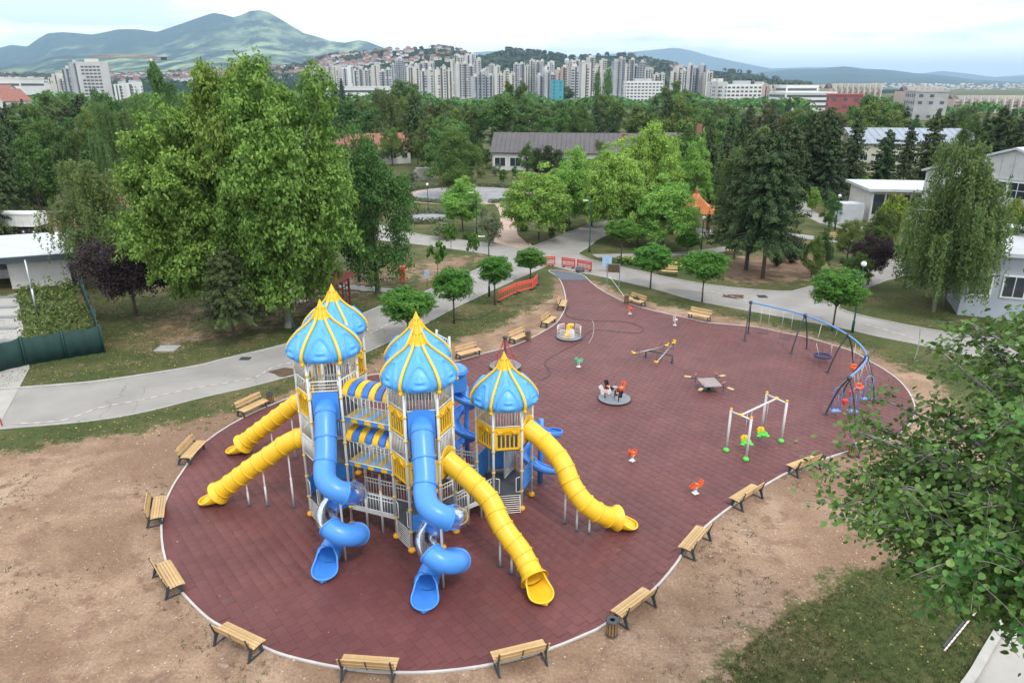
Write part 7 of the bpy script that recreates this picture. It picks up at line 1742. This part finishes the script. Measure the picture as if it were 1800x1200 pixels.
# ---- apartment towers
CM = [mat('pale grey concrete facade', (.50, .49, .48), .9, .18, .03), mat('cream white facade', (.58, .55, .49), .9, .15, .03), mat('greyish facade', (.38, .39, .41), .9, .2, .03), mat('pinkish beige facade', (.45, .36, .31), .9, .08, .08), mat('bright white facade', (.66, .66, .64), .9, .05, .08)]
WD = mat('dark loggia opening', (.075, .08, .095), .4, .3, .2); WB = mat('brown loggia panel', (.20, .12, .09), .8, .2, .1)
cr_ = np.random.default_rng(21)
def tower(px0, px1, ytop, D, ci, label, name='apartment_tower', cat='apartment tower', group='apartment towers across the valley', rz=None, step=True, floor=3.0, strips=True, segw=9.0, depth=16, wcol=None, parapet=True):
    X0, X1 = xat(px0, D, 20), xat(px1, D, 20); w_ = X1-X0; h = max(8, zat((px0+px1)/2, ytop, D)); t = thing(name, label, cat, group, ((X0+X1)/2, D, 0), cr_.uniform(-.25, .25) if rz is None else rz)
    ns = max(1, int(round(w_/segw))) if step else 1; b = mb(CM[ci]); wb = mb(wcol or WD); rb = mb(CM[(ci+1) % 3])
    for i in range(ns):
        sw = w_/ns; x = -w_/2+sw*(i+.5); hs = h*(1-(cr_.uniform(0, .16) if step and ns > 1 else 0)); 
        if ns > 1 and i == ns//2: hs = h
        yo = cr_.uniform(-2.5, 2.5) if step and ns > 1 else 0; b.box((x, yo, hs/2), (sw-.05*i, depth-.1*i, hs)); rb.box((x+cr_.uniform(-1, 1), yo, hs+1.3), (sw*.45, 5, 2.6))
        if step:
            for q_ in range(2):
                if cr_.random() < .75: wb.box((x+cr_.uniform(-.42, .42)*sw, yo-depth/2-.02, hs/2), (cr_.uniform(.9, 2.2), .3, hs-2))
            b.box((x+sw*.5-.4, yo-.3, hs/2+.6), (.7, depth+.8, hs+1.2))
        fl = int(hs/floor)
        # walls read as solid fins between dark loggia columns
        for side in (0, 1):
            wid = sw if side == 0 else depth; nc = max(2, int(wid/3.6)); cw = wid/nc
            if side == 1 and i not in (0, ns-1): continue
            for c_ in range(nc):
                if strips and side == 0 and c_ == 0 and cr_.random() < .7: continue
                if side == 1 and cr_.random() < .45: continue
                for k in range(1, fl):
                    z = k*floor+1.2
                    if strips and cr_.random() < .06: continue
                    if side == 0: wb.box((x-wid/2+cw*(c_+.5), yo-depth/2+.02*0-.05, z), (cw*(.72 if strips else .62), .25, 1.5 if strips else 1.35))
                    else:
                        xx = -w_/2-.05 if (px0+px1)/2 > 900 else w_/2+.05
                        if (i == 0) == (xx < 0): wb.box((xx, yo-depth/2+cw*(c_+.5), z), (.25, cw*.5, 1.35))
    b.obj('facade', t); o = wb.obj('windows', t); o['kind'] = 'stuff'; o = rb.obj('roof_housings', t); o['kind'] = 'stuff'; return t
TW = [(546, 572, 120, 1250, 0), (572, 600, 117, 1300, 1), (603, 622, 116, 1200, 4), (622, 648, 121, 1150, 0), (648, 668, 115, 1250, 1), (668, 690, 122, 1100, 0), (690, 711, 104, 1300, 2), (712, 738, 112, 1250, 0), (716, 737, 118, 1000, 1), (738, 764, 110, 1300, 0), (740, 762, 122, 950, 0), (765, 795, 118, 900, 1), (794, 816, 97, 1250, 1), (818, 846, 95, 1300, 0), (800, 832, 112, 1050, 0),
      (829, 868, 126, 880, 2), (850, 879, 114, 1200, 1), (876, 905, 124, 1000, 1), (903, 922, 112, 1300, 0), (922, 940, 106, 1350, 1), (941, 955, 107, 1330, 0), (955, 972, 109, 1300, 4), (944, 976, 127, 900, 2), (976, 998, 118, 1000, 3), (1000, 1017, 106, 1250, 1), (1003, 1018, 117, 900, 0), (1019, 1042, 101, 1150, 0), (1042, 1064, 106, 1180, 1), (1023, 1037, 112, 840, 1), (1060, 1080, 118, 1100, 0), (1075, 1096, 103, 1050, 2), (1096, 1113, 105, 1050, 0), (1113, 1132, 109, 1080, 2), (1130, 1146, 121, 1150, 1), (1148, 1166, 130, 1100, 1), (1178, 1197, 116, 950, 1), (1197, 1216, 114, 930, 0), (1216, 1239, 115, 950, 2), (1237, 1248, 127, 930, 1),
      (1247, 1262, 143, 800, 0), (1335, 1344, 150, 640, 3), (120, 146, 110, 900, 2), (92, 122, 131, 1000, 1), (208, 243, 146, 800, 4), (66, 92, 150, 760, 1), (1322, 1345, 149, 700, 1)]
for i, a in enumerate(sorted(TW, key=lambda a: a[0])):
    kindw = {0: 'pale grey', 1: 'cream white', 2: 'dull grey', 3: 'pinkish beige', 4: 'bright white'}[a[4]]; nm = ORD[i] if i < len(ORD) else 'last'
    tower(*a, '%s stepped tower, %s along the skyline from the mountain end' % (kindw, nm), depth=15, segw=8 if a[3] > 850 else 12)
tower(145, 190, 109, 720, 0, 'tall leaning-looking grey tower block with dark top on the mountain side', depth=12, step=False, rz=-.12, segw=30, group=None)
tower(1098, 1163, 143, 760, 4, 'long white eight-storey block behind the twin poplars', strips=False, step=False, depth=14, rz=.1, name='office_block', cat='office block', group=None)
tower(1272, 1336, 148, 620, 4, 'white office slab with rows of small dark windows', strips=False, step=False, depth=13, rz=.12, name='office_block', cat='office block', group=None)
tower(1257, 1275, 144, 640, 0, 'blank grey end tower of the white office slab', strips=False, step=False, depth=12, rz=.1, name='office_block', cat='office block', group=None)
def slab_block(px0, px1, ytop, D, mt_, label, bands, floor=3.6, depth=22, rz=0, winm=None, name='office_block', roof=None):
    X0, X1 = xat(px0, D, 15), xat(px1, D, 15); w_ = X1-X0; h = zat((px0+px1)/2, ytop, D); t = thing(name, label, 'office block', None, ((X0+X1)/2, D, 0), rz); b = mb(mt_); b.box((0, 0, h/2), (w_, depth, h)); b.obj('facade', t)
    fl = int(h/floor)
    for k in range(1, fl+1):
        z = h-floor*(k-.5)
        if bands: wb = mb(WD); wb.box((0, -depth/2-.05, z), (w_-2, .25, 1.7)); wb.box((-w_/2-.05 if px0 > 900 else w_/2+.05, 0, z), (.25, depth-2, 1.7)); wb.obj('window_band', t)
        else:
            wb = mb(WD); n = int(w_/5)
            for i in range(n):
                if cr_.random() < .75: wb.box((-w_/2+w_*(i+.5)/n, -depth/2-.05, z), (2.0, .25, 1.5))
            for i in range(int(depth/4)): wb.box((-w_/2-.05, -depth/2+4*(i+.5), z), (.25, 1.6, 1.5))
            o = wb.obj('windows', t); o['kind'] = 'stuff'
    b = mb(roof or mt_); b.box((0, 0, h+.5), (w_+.6, depth+.6, 1.0)); b.obj('parapet', t); return t, w_, h
RF = mat('brick red facade', (.29, .085, .08), .8, .12, .15); GF = mat('stained grey facade', (.42, .42, .42), .9, .0, .12, col2=(.30, .30, .30))
slab_block(1366, 1456, 164, 560, CM[4], 'white modern building with dark window bands and set-back top', True, depth=30, rz=.06); slab_block(1372, 1428, 153, 575, CM[4], 'set-back upper storeys of the white modern building', True, depth=20, rz=.06)
t, w_, h_ = slab_block(1459, 1512, 168, 420, RF, 'red office block with square dark windows', False, depth=26, rz=-.35)
slab_block(1604, 1656, 162, 420, GF, 'stained grey block with a few small windows', False, depth=20, rz=-.22)
def gable_row(px0, px1, ytop, D, label, n):
    X0, X1 = xat(px0, D, 15), xat(px1, D, 15); w_ = X1-X0; h = zat((px0+px1)/2, ytop, D); t = thing('terrace_block', label, 'apartment block', None, ((X0+X1)/2, D, 0), .05); s = w_/n; b = mb(CM[3]); b.box((0, 0, h*.40), (w_, 14, h*.8)); b.obj('facade', t)
    for i in range(n):
        x = -w_/2+s*(i+.5); f = mb(M['roof_brown']); f.profile([(-7.5, h*.62), (0, h), (7.5, h*.7)], (x, 0, 0), s*.72); f.obj('roof', t); f = mb(CM[1]); f.box((x+s*.45, -2, h*.5), (s*.14, 15, h*1.0)); f.obj('fin_wall', t)
    wb = mb(WD)
    for i in range(n*3):
        for k in range(int(h*.6/3)): wb.box((-w_/2+w_*(i+.5)/(n*3), -7.1, 1.8+k*3), (1.4, .3, 1.4))
    o = wb.obj('windows', t); o['kind'] = 'stuff'
gable_row(1450, 1540, 147, 600, 'terraced block with brown stepped roofs behind the red offices', 9); gable_row(1340, 1452, 149, 760, 'long terraced block with brown roofs behind the white modern building', 12); gable_row(1582, 1645, 152, 560, 'terraced block with brown roofs behind the stained grey block', 6); gable_row(1668, 1800, 168, 520, 'low terraced row at the far edge beyond the hangar', 9); gable_row(1262, 1345, 152, 900, 'brownish terrace roofs beside the white office slab', 9)
slab_block(0, 60, 139, 640, CM[4], 'long white factory hall at the mountain foot', True, floor=9, depth=30, rz=-.05, name='factory_hall'); slab_block(968, 990, 143, 820, mat('teal glass facade', (.05, .30, .36), .25), 'small teal glass block among the pale towers', False, depth=12); slab_block(1700, 1760, 172, 600, CM[1], 'low pale block between trees at the far edge', True, depth=14)
slab_block(560, 690, 154, 640, CM[4], 'low white hall peeping over the trees below the towers', True, depth=20, floor=6)
# water tower chimney, masts
q = xat(996, 1150, 40); b = mb(CM[0], True); b.lathe([(2.6, 0), (2.2, 48), (3.4, 50), (3.4, 55), (1.2, 56)], (q, 1150, 0), 14); tag(b.obj('boiler_chimney'), 'slim concrete chimney with red ring head between the towers', 'chimney')
for px, top, D, lab in ((1098, 90, 1050, 'thin mast on the dull grey tower roof'), (1115, 92, 1050, 'second thin mast on the tower roofs'), (1274, 133, 640, 'slender mast beside the white office slab'), (1303, 134, 630, 'slender mast on the white office slab')):
    x = xat(px, D, 40); h_ = zat(px, top, D); b = mb(M['dark'], True); b.tube([(x, D, 0), (x, D, h_)], .35, 6); tag(b.obj('mast'), lab, 'mast')
# tower crane
D = 620; x = xat(274, D, 20); zt = zat(272, 102, D); t = thing('tower_crane', 'rust coloured tower crane with a long jib', 'crane', None, (x, D, 0)); CR = mat('rusty orange crane paint', (.42, .17, .09), .7, .1, .3)
b = mb(CR); s = 1.1
for i in range(int(zt/3)):
    z = i*3
    for a, c in (((-s, -s), (s, -s)), ((s, -s), (s, s)), ((s, s), (-s, s)), ((-s, s), (-s, -s))): b.tube([(a[0], a[1], z), (c[0], c[1], z+3)], .14, 4)
for a in ((-s, -s), (s, -s), (s, s), (-s, s)): b.tube([(*a, 0), (*a, zt)], .22, 4)
b.obj('mast', t); b = mb(CR)
for i in range(-24, 6):
    x0 = i*2.0; b.tube([(x0, -.7, zt), (x0+2, .7, zt)], .1, 4); b.tube([(x0, 0, zt+1.6), (x0+2, -.7, zt)], .1, 4); b.tube([(x0, 0, zt+1.6), (x0, .7, zt)], .1, 4)
b.tube([(-48, -.7, zt), (12, -.7, zt)], .15, 4); b.tube([(-48, .7, zt), (12, .7, zt)], .15, 4); b.tube([(-48, 0, zt+1.6), (0, 0, zt+2.4)], .15, 4); b.obj('jib', t)
b = mb(M['dark']); b.box((9.5, 0, zt-.6), (4, 2, 2.4)); b.obj('counterweight', t); b = mb(CM[4]); b.box((0, -1.6, zt-1.6), (1.8, 1.6, 2.2)); b.obj('cab', t)
# ---- hillside houses
HR_ = [mat('hill house red roof', (.20, .085, .065), .9), mat('hill house brown roof', (.14, .09, .075), .9), mat('hill house orange roof', (.24, .115, .08), .9)]; HM = []
for k in range(4):
    b = mb(CM[(1, 4, 0, 1)[k]]); b.box((0, 0, 2.2), (10, 9, 10)); b.use(HR_[k % 3]); b.add([(-5.6, -5.1, 7), (5.6, -5.1, 7), (5.6, 5.1, 7), (-5.6, 5.1, 7), (-3.5, 0, 10.6), (3.5, 0, 10.6)], [(0, 1, 5, 4), (1, 2, 5), (2, 3, 4, 5), (3, 0, 4), (3, 2, 1, 0)]); b.use(WD)
    for i in (-3, 0, 3):
        for z in (1.6, 4.8): b.box((i, -4.55, z), (1.5, .2, 1.6))
    HM.append(b.mesh('hill_house'))
hr2 = np.random.default_rng(12); made = 0; pts = []
ZONES = [(545, 700, 2050, 2620, 100, 'the wooded ridge above the towers'), (700, 840, 2100, 2600, 55, 'the ridge top behind the tallest slabs'), (330, 545, 1900, 2620, 90, 'the slope below the mountain'), (0, 330, 1700, 2620, 40, 'the slope behind the crane'), (1120, 1250, 2100, 2600, 12, 'the green knoll behind the slabs')]
for a, c, d0, d1, n, where in ZONES:
    for i, px in enumerate(sorted(hr2.uniform(a, c, n))):
        D = d1-(d1-d0)*hr2.random()**1.2; z = hill_at(px, D); X = (px-900)/FPX*D*.955; sc_ = hr2.uniform(.9, 1.5); hk = int(hr2.integers(4)); o = link('hill_house', HM[hk], None, (X, D, z-1.5), (0, 0, hr2.uniform(-.8, .8)), (sc_, sc_, sc_)); tag(o, ('red', 'brown', 'orange', 'dark red')[hk]+' roofed house, '+ORD[i]+' along '+where, 'house', 'houses on '+where)
V = []; P = []; Nn = []
b = mb(CM[4]); k = 0
for i in range(900):
    px = hr2.uniform(-60, 720) if i % 3 else hr2.uniform(1500, 1900); D = hr2.uniform(2000, 2650) if px < 760 else hr2.uniform(3200, 5200); z = hill_at(px, D) if D < 3500 else hr2.uniform(0, 25); X = (px-900)/FPX*D*.955; b.use(CM[4] if i % 2 else CM[1]); s = hr2.uniform(7, 13); b.box((X, D, z+2), (s, s, 8)); b.use(HR_[i % 3]); b.box((X, D, z+6.6), (s+1, s+1, 1.6))
tag(b.obj('hillside_houses'), 'mass of tiny houses speckling the far slopes', 'houses', kind='stuff')
# trees on the hills
M['leaf_far'] = leaf_mat('distant woodland leaves', (.022, .045, .016), (.06, .095, .034), 0, .1)
P = []; Nn = []
for i in range(5200):
    px = hr2.uniform(-100, 1420); D = hr2.uniform(1700, 2640); z = hill_at(px, D); X = (px-900)/FPX*D*.955
    if nz(X, D, 260, 4) < (.10 if 545 < px < 760 else -.05 if px > 760 else .25): continue
    d = unit(hr2, 9); d[:, 2] = np.abs(d[:, 2]); P.append(np.array([X, D, z+2])+d*[7, 7, 9]); Nn.append(d)
P = np.concatenate(P); tag(link('hill_woods', crown_mesh('hill_woods', P, np.concatenate(Nn), 9.0*(.6+.7*hr2.random(len(P))), M['leaf_far'], hr2)), 'dark woods clothing the town hills', 'woods', kind='stuff')
# ---- the air
hm = bpy.data.materials.new('pale air'); hm.use_nodes = True; hn = hm.node_tree; hn.nodes.clear(); pv = hn.nodes.new('ShaderNodeVolumePrincipled'); ho = hn.nodes.new('ShaderNodeOutputMaterial')
pv.inputs['Color'].default_value = (.53, .75, 1.0, 1); pv.inputs['Density'].default_value = 7.6e-5; pv.inputs['Anisotropy'].default_value = 0.0; hn.links.new(pv.outputs[0], ho.inputs['Volume'])
b = mb(hm); b.box((0, 14500, 438), (62400, 38000, 880)); o = b.obj('haze', None, (0, 0, 0)); tag(o, 'thin pale air over the valley', 'haze', kind='stuff')
# ================================================================= SMALL GROUND DETAIL: TUFTS, STONES, FALLEN LEAVES
gr = np.random.default_rng(55)
def scatter(n, x0, x1, y0, y1, want, lo, hi):
    x = gr.uniform(x0, x1, n); y = gr.uniform(y0, y1, n)
    ok = ~inside(x, y, PLAY)
    x, y = x[ok], y[ok]; d = np.zeros(x.shape)
    for i, p in enumerate(DIRT): d = np.maximum(d, region(x, y, p, 2.2 if i == 0 else 4.0)*(1 if i in (0, 4) else .50 if i == 5 else .72))
    for p in MIXED: d = d-.26*region(x, y, p, 3.0)
    k = (d >= lo) & (d <= hi)
    for poly in (up+lo_road(), ur+lr, pxy([(1690,1215),(1712,1185),(1735,1145),(1768,1092),(1800,1055),(2000,900),(2200,1000),(2100,1400),(1600,1500)])): k &= ~inside(x, y, poly)
    return x[k], y[k]
def lo_road(): return globals()['lo']
def blades(x, y, h, k, spread, m, name, label, wd=.012):
    n = len(x); X = np.repeat(x, k)+gr.normal(size=n*k)*spread; Y = np.repeat(y, k)+gr.normal(size=n*k)*spread; H = np.repeat(h, k)*gr.uniform(.5, 1.2, n*k); a = gr.uniform(0, 6.28, n*k); L_ = H*gr.uniform(.2, .8, n*k)
    ca_, sa_ = np.cos(a), np.sin(a); w_ = wd*gr.uniform(.7, 1.5, n*k); b = gr.uniform(0, 6.28, n*k); Z = np.zeros(n*k)
    V = np.stack([np.stack([X-ca_*w_, Y-sa_*w_, Z], 1), np.stack([X+ca_*w_, Y+sa_*w_, Z], 1), np.stack([X+np.cos(b)*L_, Y+np.sin(b)*L_, H], 1)], 1).reshape(-1, 3)
    o = link(name, np_mesh(name, V, np.arange(len(V)).reshape(-1, 3), [m], {'v': ('FACE', np.repeat(gr.random(n), k))})); tag(o, label, 'grass', kind='stuff')
M['blade'] = leaf_mat('grass blades', (.068, .100, .032), (.17, .19, .075), 0, .3)
M['weed'] = leaf_mat('weedy tufts', (.045, .075, .022), (.11, .14, .05), 0, .3)
x, y = scatter(17000, 5, 19, 13, 26, 0, 0, .45); blades(x, y, gr.uniform(.05, .13, len(x)), 6, .05, M['blade'], 'grass', 'short lawn grass close to the camera')
x, y = scatter(42000, -42, 40, 26, 62, 0, 0, .5); blades(x, y, gr.uniform(.05, .12, len(x)), 4, .09, M['blade'], 'grass', 'short lawn grass beyond the play surface', .02)
x, y = scatter(9000, -32, 30, 13, 45, 0, .5, 1.01); keep = np.array([nzv > .18 for nzv in [mnoise.noise((a/3.5, c/3.5, 2.0)) for a, c in zip(x, y)]]); x, y = x[keep], y[keep]; blades(x, y, gr.uniform(.03, .10, len(x)), 8, .06, M['weed'], 'weed_tufts', 'sparse weedy tufts on the bare soil', .014)
def chips(x, y, s, z, m, name, label, cat, flat=.5):
    n = len(x); base = np.array([(math.cos(k*1.2566), math.sin(k*1.2566), 0) for k in range(5)]+[(0, 0, 1)]); a = gr.uniform(0, 6.28, n); sx = s*gr.uniform(.6, 1.4, n)
    J = gr.uniform(.7, 1.3, (n, 6)); bx_ = base[None, :, 0]*J*s[:, None]; by_ = base[None, :, 1]*J*sx[:, None]; ca_, sa_ = np.cos(a)[:, None], np.sin(a)[:, None]
    V = np.stack([x[:, None]+bx_*ca_-by_*sa_, y[:, None]+bx_*sa_+by_*ca_, z+base[None, :, 2]*s[:, None]*flat+0*bx_], -1).reshape(-1, 3)
    f = np.array([(k, (k+1) % 5, 5) for k in range(5)]); F = (f[None]+(np.arange(n)*6)[:, None, None]).reshape(-1, 3)
    o = link(name, np_mesh(name, V, F, [m], {'v': ('FACE', np.repeat(gr.random(n), 5))})); tag(o, label, cat, kind='stuff')
M['stone'] = leaf_mat('small pale stones', (.16, .12, .09), (.55, .49, .42), 0, .0, .9); M['dryleaf'] = leaf_mat('fallen yellow leaves', (.28, .17, .05), (.55, .46, .16), 0, .1)
x, y = scatter(26000, -32, 30, 13, 48, 0, .5, 1.01); chips(x, y, gr.uniform(.008, .03, len(x))*(1+.6*(gr.random(len(x)) > .96)), 0, M['stone'], 'pebbles', 'small stones strewn over the bare soil', 'pebbles')
x, y = scatter(700, 4, 20, 13, 26, 0, 0, .6); chips(x, y, gr.uniform(.02, .045, len(x)), .02, M['dryleaf'], 'fallen_leaves', 'yellow leaves fallen on the shaded lawn', 'fallen leaves', .3)
x, y = scatter(3000, -34, 4, 34, 60, 0, 0, .8); chips(x, y, gr.uniform(.03, .06, len(x)), .02, M['dryleaf'], 'fallen_leaves', 'yellow leaves fallen under the great plane trees', 'fallen leaves', .3)
px_ = gr.uniform(-15, 24, 1400); py_ = gr.uniform(18, 60, 1400); ok = inside(px_, py_, PLAY) & (gr.random(1400) < np.where(px_ > 4, .45, .10)); chips(px_[ok], py_[ok], gr.uniform(.018, .036, ok.sum()), .055, M['dryleaf'], 'fallen_leaves', 'pale leaf specks scattered over the maroon rubber', 'fallen leaves', .3)
